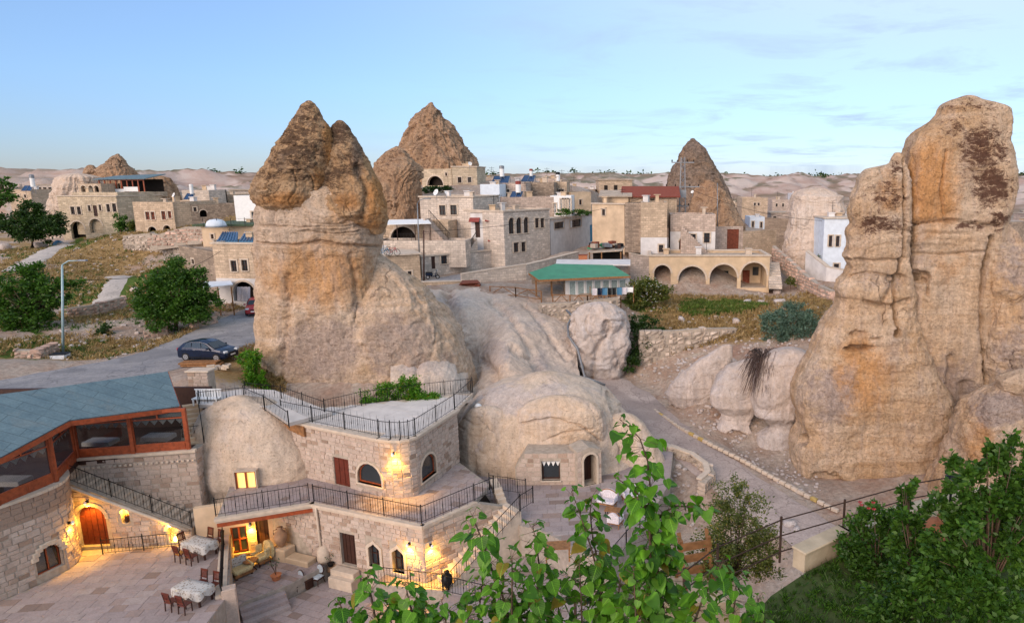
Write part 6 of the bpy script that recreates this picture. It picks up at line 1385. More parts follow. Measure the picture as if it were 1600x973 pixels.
# outside stairs
def out_stair(label, a, b, width, n, mat, rail=True, name='outside_stair'):
    a, b = Vector(a), Vector(b); o = thing(name, label, 'stairs', (a.x, a.y, min(a.z, b.z))); d = b - a; d.z = 0; rz = math.atan2(d.y, d.x); zb = min(a.z, b.z) - .4
    for k in range(n):
        p = a.lerp(b, (k + .5) / n); MB().box((p.x, p.y, (p.z + zb) / 2), d.length / n + .02, width, p.z - zb, rz).build('step', M[mat], o)
    if rail:
        s = Vector((d.y, -d.x, 0)).normalized() * width * .5
        m = MB(); m.beam(a + s + Vector((0, 0, .9)), b + s + Vector((0, 0, .9)), .06, .05)
        for k in range(n + 1): p = a.lerp(b, k / n) + s; m.bar(p, p + Vector((0, 0, .9)), .025, 4)
        m.build('rail', M['iron'], o)
    return o
out_stair('outside stair with iron rail left of the pale square house', PY(699, 377, 81.5), PY(666, 340, 82.5), 1.1, 14, 'vstone_p')
out_stair('diagonal outside stair on the front of the stair house', PY(1110, 398, 85.8), PY(1064, 352, 85.8), .9, 16, 'vstone_p', False)
out_stair('stone steps between the arcade and the curved rubble wall', PY(1212, 446, 78), PY(1208, 408, 84), 1.5, 10, 'vstone_w', False)
out_stair('small entrance stair below the red awning door', PY(728, 393, 81.5), PY(742, 372, 82.5), 1.0, 8, 'vstone_w')
# ---- lattice mast in front of the grey cone
p = PY(1066, 335, 97); base = Vector((p.x, p.y, p.z - 3)); top = PY(1066, 246, 97).z
ms = thing('lattice_mast', 'grey lattice electricity mast with crossarms before the grey cone', 'mast', base)
legs = [(-.55, -.5), (.55, -.5), (.55, .5), (-.55, .5)]
M['galv'] = simple('galvanised_steel', (0.26, 0.27, 0.29), .5, .15, 4, metal=.6)
for x, y in legs: MB().bar(base + Vector((x, y, 0)), Vector((base.x + x * .45, base.y + y * .45, top)), .07, 4).build('leg', M['galv'], ms)
nb = 12; br = MB()
for k in range(nb):
    f0, f1 = k / nb, (k + 1) / nb
    for i in range(4):
        a, b = legs[i], legs[(i + 1) % 4]; s0, s1 = 1 - .55 * f0, 1 - .55 * f1; H = top - base.z
        br.bar(base + Vector((a[0] * s0, a[1] * s0, H * f0)), base + Vector((b[0] * s1, b[1] * s1, H * f1)), .035, 4)
br.build('bracing', M['galv'], ms)
for py, hw_ in ((254, 1.6), (292, 2.4), (322, .9)):
    z = PY(1066, py, 97).z; MB().box((base.x, base.y, z), hw_ * 2, .16, .14).build('crossarm', M['galv'], ms)
    for s in (-1, -.45, .45, 1): MB().lathe((base.x + s * hw_ * .95, base.y, z + .08), [(.07, 0), (.1, .12), (.05, .3), (.02, .34)], 6).build('insulator', M['dark'], ms)
MB().box((base.x, base.y - .3, PY(1066, 295, 97).z - .7), 1.0, .6, 1.1).build('transformer', M['galv'], ms)
# ---- poles and street lamps
def pole(label, px, y0, y1, Y, r, mat, lean=0, name='utility_pole', arm=None, cat='pole'):
    b, tp = PY(px, y1, Y), PY(px + lean, y0, Y); o = thing(name, label, cat, b); b2 = b - Vector((0, 0, .6))
    MB().bar(b2, tp, r, 8, r * .7).build('shaft', M[mat], o, True)
    if arm:
        e = tp + Vector((arm[0], arm[1], arm[2])); MB().tube([tp, tp.lerp(e, .4) + Vector((0, 0, .18)), e], .05, 6).build('arm', M[mat], o, True)
        MB().box(e + Vector((.25 if arm[0] > 0 else -.25, 0, 0)), .75, .24, .14, 0, .04).build('lamp_head', M['galv'], o)
    return o
M['bluesteel'] = simple('pale_blue_steel', (0.34, 0.46, 0.50), .5, .1, 4, metal=.2)
pole('pale blue street lamp with bent arm beside the road', 97, 414, 553, 52.5, .10, 'bluesteel', 0, 'street_lamp', (1.4, 0, .35), 'street lamp')
pole('grey street lamp behind the low roadside house', 655, 318, 400, 76, .08, 'galv', -3, 'street_lamp', (1.0, -.3, .55), 'street lamp')
pole('brown timber utility pole at the roadside beside the round tree', 228, 429, 519, 61, .12, 'oldwood', 0)
pole('dark timber utility pole beside the parked scooter', 662, 360, 440, 73.5, .10, 'darkwood', 0)
pole('thin grey pole before the grey cone right of the mast', 1121, 286, 356, 94, .07, 'galv', 0)
# ---- solar water heaters and dishes
M['panel'] = simple('solar_panel', (0.025, 0.06, 0.14), .25, .2, 2, spec=.6)
M['steelblue'] = simple('blue_roof_sheet', (0.07, 0.20, 0.34), .45, .15, 2)
def heater(label, px, y0, y1, Y, wpx, panel=None, cap='galv'):
    b, tp = PY(px, y1, Y), PY(px, y0, Y); r = wpx / 2 * mpp(Y); o = thing('solar_heater', label, 'water heater', b); H = tp.z - b.z
    MB().lathe(b, [(r, 0), (r, H * .7), (r * .98, H * .72)], 12).build('tank', M['white'], o, False)
    MB().lathe(b + Vector((0, 0, H * .72)), [(r * 1.05, 0), (r * 1.05, H * .26), (r * .4, H * .3)], 12).build('upper_tank', M[cap], o)
    for s in (-1, 1): MB().bar(b + Vector((s * r * .8, 0, 0)), b + Vector((s * r * .8, 0, -1.4)), .05, 4).build('leg', M['galv'], o)
    if panel:
        x0, yy0, x1, yy1 = panel; q = [PY(x0, yy1, Y - 1), PY(x1, yy1, Y - 1), PY(x1 + 3, yy0, Y + .6), PY(x0 + 6, yy0, Y + .6)]
        MB().slab(q, .08).build('collector', M['panel'], o)
        m = MB()
        for f in (0, .5, 1): m.beam(q[0].lerp(q[1], f) + Vector((0, -.03, .02)), q[3].lerp(q[2], f) + Vector((0, -.03, .02)), .06, .05)
        m.build('collector_frame', M['galv'], o)
        for k in (2, 3): MB().bar(q[k] - Vector((0, 0, .05)), q[k] - Vector((0, 0, 1.6)), .04, 4).build('strut', M['galv'], o)
    return o
heater('white solar tank with grey cap nearest the tall brown cone', 784.5, 259, 276, 104, 7, (767, 275, 794, 287))
heater('red capped solar tank on the skyline', 830, 264, 275, 110, 5, (814, 274, 834, 283), 'awning')
heater('dark capped solar tank above the yellow block house', 872, 269, 283, 114, 6, None, 'iron')
heater('red capped white tank above the rubble upper floor', 810, 283, 301, 98, 8, (795, 299, 814, 311), 'awning')
heater('white tank with tilted panel on the small pale rooftop house', 300, 288, 303, 112, 5, (287, 302, 301, 311), 'white')
heater('silver chimney shaped tank with black panel at the far left skyline', 52, 273, 292, 140, 6, (33, 290, 48, 298), 'galv')
def dish(label, px, py, Y, dpx, side=-1):
    c = PY(px, py, Y); r = dpx / 2 * mpp(Y); o = thing('satellite_dish', label, 'satellite dish', c - Vector((0, 0, r + .4)))
    aim = Vector((side * .5, -.75, .42)).normalized(); q = aim.to_track_quat('Z', 'Y'); V = []
    for i, f in enumerate((0, .35, .7, 1)):
        V.append([c + q @ Vector((r * f * math.cos(a), r * f * math.sin(a), r * .3 * f * f)) for a in np.linspace(0, 2 * np.pi, 16, endpoint=False)])
    me = grid_mesh('reflector', np.array([[tuple(p) for p in g] for g in V]), wrap=True); mesh_obj('reflector', me, M['white'], o)
    MB().bar(c, c + aim * r * 1.1, .02, 4).build('feed_arm', M['galv'], o)
    MB().bar(c - aim * .05, c - Vector((0, 0, r + .5)), .04, 5).build('stand', M['galv'], o)
dish('white satellite dish on the roof of the pale square house', 682, 301, 84.5, 10)
dish('small satellite dish beside the tall cone house', 734, 256, 106, 6, 1)
dish('second small dish right of the roof dish on the pale square house', 697, 301, 85, 5, 1)
dish('white satellite dish on the flat brown house', 272, 305, 97, 7)
dish('dish on the red roofed house front', 1082, 300, 96, 5)
# two blue panels on the ashlar house, silver domed tank
for px0, px1, lab in ((338, 371, 'left blue ribbed solar panel on the tan ashlar house'), (373, 408, 'right blue ribbed solar panel on the tan ashlar house')):
    o = thing('roof_panel', lab, 'solar panel', PY(px0, 377, 71)); q = [PY(px0, 377, 71), PY(px1, 377, 71), PY(px1 + 1, 363, 75), PY(px0 + 9, 363, 75)]
    MB().slab(q, .1).build('sheet', M['steelblue'], o)
    for k in range(7): MB().beam(q[0].lerp(q[1], (k + .5) / 7) + Vector((0, 0, .05)), q[3].lerp(q[2], (k + .5) / 7) + Vector((0, 0, .05)), .12, .08).build('rib', M['panel'], o)
c = PY(338, 354, 76); r = 14 * mpp(76)
tk = thing('domed_tank', 'silver domed vaulted tank on the green edged roof terrace', 'tank', c)
MB().lathe(c, [(r, 0), (r * .98, r * .25), (r * .85, r * .55), (r * .55, r * .75), (r * .1, r * .82)], 16).build('shell', M['bluewhite'], tk, True); MB().lathe(c, [(r * 1.06, -.05), (r * 1.06, .08)], 16).build('rim', M['galv'], tk)
railing('thin roof rail behind the silver domed tank', [PY(318, 355, 75.5), PY(405, 354, 75.5)], h=.9, gap=.6, twist=0, post_every=1.6, name='roof_rail')
# ---- retaining walls along the village road
def masonry(label, pts, h, mat='vstone_w', th=.5, name='retaining_wall', course=None):
    o = thing(name, label, 'wall', pts[0])
    for a, b in zip(pts[:-1], pts[1:]):
        a, b = Vector(a), Vector(b); w = Wall(a[:2], b[:2])
        mesh_obj('wall_panel', wall_mesh(w, [(0, a.z - 1.2), (w.L, b.z - 1.2), (w.L, b.z + h), (0, a.z + h)], [], th), M[mat], o)
        MB().beam(w.at(0, a.z + h + .05, -th / 2), w.at(w.L, b.z + h + .05, -th / 2), th + .1, .1).build('coping', M['trim'], o)
    return o
masonry('stepped pale block wall along the near side of the village road', [PY(722, 448, 71), PY(770, 440, 72.5), PY(822, 432, 74)], 1.3)
masonry('upper run of the pale block wall beside the green roof', [PY(822.5, 430, 74), PY(858, 421, 77), PY(905, 408, 84)], 1.1)
masonry('low rough wall ending at the rusty shed', [PY(655, 452, 70), PY(722, 450, 70.8)], .7, 'vstone_o')
masonry('grey block garden wall below the blue white house', [PY(1258, 412, 84), PY(1290, 438, 80), PY(1330, 446, 78)], 1.6, 'plaster')
masonry('pinkish side wall of the junk yard beside the arcade', [PY(985, 425, 79), PY(1014, 430, 80)], 2.2, 'vstone_p')
# ---- rubble walls, each stone a piece
RUB = _stone_meshes(simple('rubble_stone', (0.44, 0.36, 0.30), .95, .25, 3, rnd=.35, bump=.03, kind='World'), 6, .14, .16, 9)
RUBP = _stone_meshes(simple('pink_rubble_stone', (0.50, 0.34, 0.27), .95, .25, 3, rnd=.35, bump=.03, kind='World'), 6, .14, .16, 10)
def rubble(label, pts, h, seed, meshes=RUB, course=.34, lmin=.3, lmax=.6, backmat='mortar', tops=None, limit=300):
    o = thing('rubble_wall', label, 'wall', pts[0]); n = len(pts) - 1
    for i, (a, b) in enumerate(zip(pts[:-1], pts[1:])):
        a, b = Vector(a), Vector(b); w = Wall(a[:2], b[:2]); ha = h if tops is None else tops[i]; hb = h if tops is None else tops[i + 1]
        out = [(0, a.z - .6), (w.L, b.z - .6), (w.L, b.z + hb), (0, a.z + ha)]
        p = mesh_obj('core', wall_mesh(w, out, [], .45), M[backmat], o)
        lay_stones(p, w, [(-.1, a.z - .3), (w.L + .1, b.z - .3), (w.L + .1, b.z + hb + .12), (-.1, a.z + ha + .12)], [], course, lmin, lmax, .6, .12, seed + i, meshes, limit // n, .04)
    return o
rubble('long rubble retaining wall under the dry field', [PY(1000, 577, 60.5), PY(1050, 580, 61), PY(1100, 560, 61.5), PY(1150, 535, 62.5)], 3, 71, RUB, .42, .35, .75, tops=[3.6, 3.9, 2.9, 1.4])
rubble('curved pink rubble wall descending between arcade and rock tower', [PY(1206, 404, 88), PY(1228, 424, 84), PY(1252, 448, 79), PY(1276, 468, 74), PY(1296, 478, 71)], 1.7, 73, RUBP, .36, .35, .7)
rubble('dry stone wall below the wooden balustrade', [PY(842, 500, 63), PY(900, 498, 63), PY(968, 490, 64)], 1.6, 75, RUB, .34, .3, .6)
rubble('broken brick stub wall beside the street lamp', [PY(28, 578, 49.5), PY(66, 578, 50), PY(95, 565, 52.5)], 1.55, 77, RUBP, .26, .3, .5)
rubble('tumbled grey stone wall left of the path', [PY(196, 398, 92), PY(240, 396, 92), PY(296, 400, 90)], 2.2, 79, RUB, .4, .4, .9, tops=[2.6, 2.8, 1.6])
rubble('low tan stone wall along the dirt path', [PY(108, 498, 63), PY(150, 492, 64), PY(198, 478, 67)], 1.0, 81, RUBP, .3, .3, .6)
rubble('ruined stone wall beside the brown house with four windows', [PY(232, 385, 90), PY(292, 378, 90), PY(345, 372, 88)], 1.6, 83, RUBP, .4, .4, .8, tops=[1.2, 2.0, 1.4])
rubble('short stone kerb wall right of the round tree', [PY(302, 512, 60), PY(340, 502, 62)], .8, 84, RUBP, .3, .3, .6)
rubble('short stone kerb wall left of the round tree', [PY(226, 528, 57.5), PY(262, 520, 58.5)], .6, 85, RUBP, .3, .3, .6)
# ---- wooden balustrades by the cottage
def rustic(label, pts, h=1.1, seg=2.2):
    o = thing('timber_balustrade', label, 'fence', pts[0]); P_ = [Vector(p) for p in pts]; U = Vector((0, 0, 1))
    for a, b in zip(P_[:-1], P_[1:]):
        n = max(1, round((b - a).length / seg))
        for k in range(n):
            p, q = a.lerp(b, k / n), a.lerp(b, (k + 1) / n)
            MB().bar(p - U * .8, p + U * h, .06, 6).build('post', M['oldwood'], o)
            MB().bar(p + U * h * .95, q + U * h * .95, .045, 5).build('rail', M['oldwood'], o); MB().bar(p + U * .15, q + U * .15, .045, 5).build('rail', M['oldwood'], o)
            MB().bar(p + U * .15, p.lerp(q, .5) + U * h * .95, .04, 5).build('brace', M['oldwood'], o); MB().bar(p.lerp(q, .5) + U * h * .95, q + U * .15, .04, 5).build('brace', M['oldwood'], o)
        MB().bar(b - U * .8, b + U * h, .06, 6).build('post', M['oldwood'], o)
    return o
rustic('rustic dark timber balustrade in front of the cottage', [PY(864, 477, 64), PY(918, 479, 63.5), PY(970, 478, 64.5)])
rustic('thin rustic fence on the tuff slope left of the cottage', [PY(766, 462, 67), PY(806, 464, 66), PY(846, 470, 65)], 1.0, 2.4)

# ---- overhead wires
for lab, a, b, sag in (('overhead wire from the timber pole to the lattice mast', PY(662, 362, 73.5), PY(1060, 292, 97), 1.2), ('overhead wire from the lattice mast to the right', PY(1072, 292, 97), PY(1284, 345, 84), .9), ('overhead wire between the brown pole and the ashlar house', PY(228, 431, 61), PY(345, 392, 69), .6), ('overhead wire leaving the brown pole to the left', PY(228, 431, 61), PY(-60, 410, 62), .9)):
    o = thing('overhead_wire', lab, 'wire', a); pts = [a.lerp(b, k / 14) - Vector((0, 0, sag * 4 * (k / 14) * (1 - k / 14))) for k in range(15)]; MB().tube(pts, .022, 4).build('cable', M['iron'], o)
# ================================================================== DOME FRONT, ROCK ROOM WINDOW, PATHS BETWEEN THEM
df = Wall(PZ(806, 758, 3.0)[:2], PZ(905, 757, 3.0)[:2])
fa_ = thing('dome_facade', 'stone facing with a square window at the foot of the pale dome', 'wall', df.at(df.L / 2, 3.0))
z1 = df.uz(860, 708)[1]; rw_ = df.rect(846, 720, 875, 750)
b_ = mesh_obj('facing', wall_mesh(df, [(0, 2.9), (df.L, 2.9), (df.L, z1), (df.L * .15, z1), (0, z1 - .9)], [loop(rw_)], 1.6), M['mortar'], fa_)
lay_stones(b_, df, [(.05, 3.0), (df.L, 3.0), (df.L, z1), (df.L * .15, z1), (.05, z1 - .9)], [loop(grow(rw_, .05))], .32, .35, .7, .12, .03, 31)
fr = window(fa_, df, rw_, 'rect', 'darkwood', 'glass', .25, (0, 0), .1, label='square dark framed window with white pennant curtain')
for k in range(4):
    u = rw_[0] + (rw_[2] - rw_[0]) * (k + .5) / 4; hw = (rw_[2] - rw_[0]) / 8
    MB().slab([df.at(u - hw, rw_[3] - .1, -.2), df.at(u, rw_[3] - .42, -.2), df.at(u + hw, rw_[3] - .1, -.2)], .01).build('valance', M['white'], fr)
de = Wall(PZ(903, 762, 3.0)[:2], PZ(940, 754, 3.0)[:2]); z2 = de.uz(920, 701)[1]; ra_ = de.rect(912, 709, 932, 756); ra_ = (ra_[0], 3.02, ra_[2], ra_[3])
dp = thing('dome_porch', 'projecting stone porch with a round arched door beside the dome window', 'porch', de.at(de.L / 2, 3.0))
b_ = mesh_obj('porch_wall', wall_mesh(de, [(0, 2.9), (de.L, 2.9), (de.L, z2 - .2), (de.L * .5, z2 + .1), (0, z2 - .1)], [loop(ra_, 'round')], 1.5), M['mortar'], dp)
lay_stones(b_, de, [(0, 3.0), (de.L, 3.0), (de.L, z2 - .2), (0, z2 - .1)], [loop(grow(ra_, .14), 'round')], .34, .3, .55, .12, .03, 33)
mesh_obj('arch_ring', wall_mesh(Wall(de.at(0, 0, .06)[:2], de.at(de.L, 0, .06)[:2]), loop(grow(ra_, .13), 'round'), [loop(ra_, 'round')], .14), M['trim'], dp)
door(dp, de, (ra_[0], ra_[1], ra_[2], ra_[3]), 'round', 'darkwood', .9, 3)
# lit window of the rock room
wl_ = Wall(PY(362, 752, 36.55)[:2], PY(404, 752, 36.75)[:2]); rl = wl_.rect(367, 737, 400, 769)
lf = thing('lit_window', 'yellow lit window with dark red frame set into the beige rock dome', 'window', wl_.at(wl_.L / 2, rl[1]))
mesh_obj('reveal', wall_mesh(wl_, loop(grow(rl, .05)), [loop(rl)], .9), M['dome'], lf)
mesh_obj('frame', wall_mesh(Wall(wl_.at(0, 0, -.1)[:2], wl_.at(wl_.L, 0, -.1)[:2]), loop(rl), [loop((rl[0] + .08, rl[1] + .08, (rl[0] + rl[2]) / 2 - .05, rl[3] - .08)), loop(((rl[0] + rl[2]) / 2 + .05, rl[1] + .08, rl[2] - .08, rl[3] - .08))], .08), M['redwood'], lf)
mesh_obj('curtain', wall_mesh(Wall(wl_.at(0, 0, -.22)[:2], wl_.at(wl_.L, 0, -.22)[:2]), loop(rl), [], .03), M['litcurtain'], lf)
# vents on the rock
for px, py, Y, lab in ((364, 634, 39.4, 'cream vent cap highest on the rock dome'), (374, 652, 38.6, 'cream vent cap in the middle of the rock dome'), (366, 664, 38.2, 'cream vent cap lowest on the rock dome'), (747, 636, 43.2, 'white vent cap on the left shoulder of the pale dome')):
    p = PY(px, py, Y); o = thing('vent_cap', lab, 'vent', p - Vector((0, 0, .7)))
    MB().lathe(p, [(.14, -.9), (.13, .05)], 10).build('pipe', M['trim'], o, True); MB().lathe(p, [(.24, .05), (.24, .12), (.12, .24), (.02, .26)], 10).build('cap', M['white'], o, True)
# pavings and stairs between restaurant, road and roof terrace
ramp = [PZ(308, 622, 8.5), PZ(384, 612, 8.5), PZ(430, 614, 8.4), PZ(520, 648, 7.85), PZ(452, 666, 7.9), PZ(414, 640, 8.4), PZ(312, 637, 8.5)]
o = MB().slab([ramp[k] for k in (6, 5, 4, 3, 2, 1, 0)], .25).build('upper_path', M['paletile']); tag(o, kind='structure')
def stair_run(label, a, b, width, n, mat, side=1, name='garden_stair'):
    a, b = Vector(a), Vector(b); o = thing(name, label, 'stairs', (a.x, a.y, min(a.z, b.z))); d = b - a; d.z = 0; rz = math.atan2(d.y, d.x)
    for k in range(n):
        p = a.lerp(b, (k + .5) / n); MB().box((p.x, p.y, p.z - .35), d.length / n + .02, width, .7, rz, .01).build('step', M[mat], o)
    return o
stair_run('tan steps beside the right end of the restaurant', PZ(300, 694, 6.75), PZ(300, 628, 8.5), 1.1, 9, 'vtan')
stair_run('wide shallow steps on the roof path above the rock dome', PZ(484, 662, 7.7), PZ(420, 632, 8.4), .9, 11, 'oldwood')
railing('iron railing over the top of the rock dome', [PZ(313, 636, 8.52), PZ(382, 628, 8.5), PZ(414, 642, 8.4), PZ(452, 668, 7.9)], twist=3)
railing('iron railing beside the tan restaurant steps', [PZ(319, 692, 6.8), PZ(311, 638, 8.5)], twist=4, h=.9)
railing('short iron railing at the foot of the tan restaurant steps', [PZ(287, 690, 6.8), PZ(318, 686, 6.8)], twist=4, h=.9)
railing('rear iron railing along the foot of the big chimney left part', [PZ(384, 620, 8.5), PZ(440, 626, 8.3), PZ(508, 650, 7.85)], twist=4)
railing('rear iron railing along the foot of the big chimney right part', [PZ(508, 648, 7.85), PZ(565, 634, 7.8), PZ(650, 622, 7.8), PZ(738, 612, 7.8)], twist=4)
pl = PZ(318, 614, 8.5); pp = thing('gate_pillar', 'square tan stone pillar at the head of the steps', 'pillar', pl)
wpl = Wall((pl.x - .65, pl.y - .35), (pl.x + .65, pl.y - .35)); MB().box(pl + Vector((0, 0, .75)), 1.3, .7, 1.5).build('core', M['mortar'], pp)
lay_stones(pp, wpl, [(0, 8.5), (1.3, 8.5), (1.3, 10.0), (0, 10.0)], [], .26, .3, .6, .12, .04, 35); MB().box(pl + Vector((0, 0, 1.55)), 1.5, .9, .12, 0, .02).build('cap_stone', M['trim'], pp)
# white slatted bench
b = PZ(324, 632, 8.45); bo = thing('garden_bench', 'white slatted bench beside the square pillar', 'bench', b, -.1)
for k in range(10): MB().box(b + Vector((-.72 + .16 * k, .22, .62)), .11, .03, .55).build('slat', M['white'], bo)
MB().box(b + Vector((0, 0, .42)), 1.6, .45, .06).build('seat', M['white'], bo); MB().box(b + Vector((0, .22, .92)), 1.66, .05, .07).build('top_rail', M['white'], bo)
for s in (-.72, .72):
    for y in (-.18, .2): MB().box(b + Vector((s, y, .2)), .07, .07, .42).build('leg', M['white'], bo)

# ================================================================== LAMPS
wall_lamp('lit lamp on the rounded corner of the upper storey', W_ := Vector((-13.75, 35.33, 7.1)), Vector((-.1, -1, 0)).normalized(), 45)
wall_lamp('lit lamp right of the second pointed window', W1.at(W1.uz(641, 850)[0], W1.uz(641, 848)[1], .06), W1.n, 40)
wall_lamp('lit lamp on the side wall above the stair foot', W2.at(W2.uz(668, 855)[0] + .15, W2.uz(668, 852)[1], .06), W2.n, 40)
wall_lamp('lit lamp between red window and dark door under the gallery', WB.at((rw1[2] + rd1[0]) / 2, rw1[3] + .05, .05), WB.n, 38)
wall_lamp('lit lamp above the arched red door', wf.at((dr_[0] + dr_[2]) / 2, dr_[3] + .3, .08), wf.n, 40)
uu, zz_ = c_find(106, 822); wall_lamp('lit lamp on the curved wall left of the arched red door', c_at(uu, zz_ + .2, .06), Vector((c_at_d(uu)[1], -c_at_d(uu)[0], 0)), 25)
nl = thing('niche_lamp', 'glowing owl shaped lamp in the small stair wall niche', 'lamp', wf.at((nich[0] + nich[2]) / 2, nich[1] + .02, -.14))
MB().lathe(wf.at((nich[0] + nich[2]) / 2, nich[1] + .02, -.14), [(.09, 0), (.14, .12), (.1, .26), (.12, .34), (.06, .44)], 10).build('body', M['darkwood'], nl, True); lamp_light(nl, wf.at((nich[0] + nich[2]) / 2, nich[3] - .12, -.06), 8)
nl = thing('niche_lamp', 'glowing lamp in the niche at the stair foot', 'lamp', wf.at((nich2[0] + nich2[2]) / 2, nich2[1] + .02, -.14))
MB().lathe(wf.at((nich2[0] + nich2[2]) / 2, nich2[1] + .02, -.14), [(.05, 0), (.09, .05), (.09, .2), (.03, .26)], 10).build('body', M['bulb'], nl, True); lamp_light(nl, wf.at((nich2[0] + nich2[2]) / 2, nich2[3] + .1, .15), 18)
q = PZ(366, 902, .8); fl = thing('floor_lamp', 'low glowing floor light beside the yard wall and sofa', 'lamp', q)
MB().box(q + Vector((0, 0, .22)), .3, .3, .44, .3, .03).build('housing', M['trim'], fl); MB().box(q + Vector((.12, .1, .3)), .14, .14, .1, .3).build('bulb', M['bulb'], fl); lamp_light(fl, q + Vector((.3, .3, .45)), 45)

# ================================================================== FURNITURE
M['cloth'] = None
t = NT('patterned_cloth'); v = t.coord(kind='World'); vo = t.voro(v, 9); M['cloth'] = t.out(t.mix(t.mapr(vo, .25, .45), (.26, .21, .17), (.52, .50, .48)), .9)
M['gold'] = simple('gold_upholstery', (0.56, 0.45, 0.24), .6, .25, 12, kind='World'); M['blueup'] = simple('grey_blue_upholstery', (0.42, 0.47, 0.52), .8, .15, 10)
M['lilac'] = simple('pale_patterned_upholstery', (0.60, 0.56, 0.60), .85, .25, 14, kind='World')
M['clay'] = simple('fired_clay', (0.34, 0.20, 0.12), .8, .3, 3); M['terracotta'] = simple('terracotta', (0.40, 0.15, 0.07), .85, .2, 4)
def loc_parts(root):
    """helper: build parts in the local frame of a thing that is already placed"""
    def part(name, mb, mat, parent=root, sm=False):
        me = mb.mesh(name, sm); me.materials.append(M[mat]); o = bpy.data.objects.new(name, me); link(o, parent); return o
    return part
def dup(root, loc, rz, label):
    r = root.copy(); COL.objects.link(r); r.location = loc; r.rotation_euler = (0, 0, rz); r['label'] = label
    def kids(a, b):
        for ch in a.children:
            c = ch.copy(); COL.objects.link(c); c.parent = b; c.matrix_parent_inverse = ch.matrix_parent_inverse.copy(); kids(ch, c)
    kids(root, r); return r
def dining_chair(label, loc, rz):
    o = thing('dining_chair', label, 'chair', loc, rz, 'dark dining chairs in the upper yard'); p = loc_parts(o)
    p('seat', MB().box((0, 0, .45), .44, .42, .05, 0, .015), 'doorwood')
    for x in (-.19, .19): p('leg', MB().beam((x, -.18, 0), (x, -.18, .43), .04, .04), 'darkwood'); p('leg', MB().beam((x, .2, 0), (x, .17, .45), .04, .04).beam((x, .17, .45), (x, .26, 1.0), .04, .04), 'darkwood')
    p('top_rail', MB().box((0, .255, .96), .44, .04, .1, 0, .01), 'doorwood'); p('lower_rail', MB().box((0, .2, .6), .38, .03, .05), 'doorwood')
    for k in range(5): p('slat', MB().beam((-.13 + .065 * k, .2, .6), (-.13 + .065 * k, .25, .93), .03, .02), 'doorwood')
    return o
TB = [(PZ(314, 866, 2.2), -.33, 'upper'), (PZ(304, 938, 2.2), -.28, 'lower')]
proto = None
for c, rz, which in TB:
    o = thing('dining_table', f'{which} one of the two cloth covered tables in the upper yard', 'table', c, rz, 'tables in the upper yard'); p = loc_parts(o)
    p('table_top', MB().box((0, 0, .74), 1.65, .85, .05), 'darkwood')
    for x in (-.72, .72):
        for y in (-.33, .33): p('leg', MB().box((x, y, .36), .08, .08, .72), 'darkwood')
    tcl = thing('tablecloth', f'patterned white cloth on the {which} yard table', 'tablecloth', c + Vector((0, 0, .77)), rz); p = loc_parts(tcl)
    V = []
    for i, f in enumerate(np.linspace(0, 1, 5)):
        for k in range(48):
            a = 2 * math.pi * k / 48; ca, sa = math.cos(a), math.sin(a); m = max(abs(ca) / .86, abs(sa) / .46); x, y = ca / m, sa / m
            rip = .03 * math.sin(k * 1.7) * f; V.append((x * (1.0 + .03 * f) + rip * ca, y * (1 + .05 * f) + rip * sa, .008 - f * (.34 + .07 * math.sin(k * .9))))
    V = np.array(V).reshape(5, 48, 3); top = [V[0] * np.array([f, f, 1]) + np.array([0, 0, .004]) for f in (.02, .5)]
    me = grid_mesh('cloth', np.concatenate([np.stack(top), V])[::-1], wrap=True); me.materials.append(M['cloth']); ob = bpy.data.objects.new('cloth', me); link(ob, tcl)
    R = Matrix.Rotation(rz, 4, 'Z')
    spots = [((-.42, .78), 0, 'far left'), ((.35, .78), 0, 'far right'), ((-.40, -.80), math.pi, 'near left'), ((.40, -.80), math.pi, 'near right')]
    if which == 'upper': spots.append(((-1.2, .05), math.pi / 2, 'end'))
    for (x, y), r, nm in spots:
        L = c + R @ Vector((x, y, 0)); lab = f'dark slat back chair at the {nm} side of the {which} yard table'
        if proto is None: proto = dining_chair(lab, L, rz + r)
        else: dup(proto, L, rz + r, lab)
# wing armchair, sofa, round side table
c = PZ(410, 880, .8); o = thing('armchair', 'golden wing armchair beside the dark door under the gallery', 'armchair', c, -.55); p = loc_parts(o)
p('seat', MB().box((0, -.05, .42), .72, .68, .22, 0, .08), 'gold'); p('skirt', MB().box((0, 0, .26), .74, .66, .14, 0, .03), 'oldwood')
m = MB(); pts = []
for k in range(13):
    a = math.pi * k / 12; pts.append((-.46 * math.cos(a), .34 + .05 * math.sin(a), .62 + .62 * math.sin(a) ** .7))
m.slab([Vector((x, y, z)) for x, y, z in [(-.44, .3, .4), (.44, .3, .4)] + pts[::-1]], .16); p('backrest', m, 'gold')
for s in (-1, 1): p('wing', MB().box((s * .42, .12, .8), .12, .36, .42, s * .2, .05), 'gold'); p('armrest', MB().box((s * .42, -.05, .58), .14, .66, .2, 0, .06), 'gold')
for x in (-.3, .3):
    for y in (-.3, .28): p('leg', MB().bar((x, y, .22), (x * 1.1, y * 1.1, 0), .04, 6, .025), 'darkwood')
c = PZ(378, 898, .8); o = thing('armchair', 'low patterned golden armchair against the yard wall', 'armchair', c, .95); p = loc_parts(o)
p('seat', MB().box((0, -.05, .38), .95, .7, .26, 0, .08), 'gold'); p('base', MB().box((0, 0, .17), .95, .7, .16, 0, .02), 'oldwood'); p('backrest', MB().box((0, .36, .68), .95, .16, .6, 0, .07), 'cloth')
for s in (-1, 1): p('armrest', MB().box((s * .48, -.02, .52), .14, .72, .22, 0, .06), 'gold')
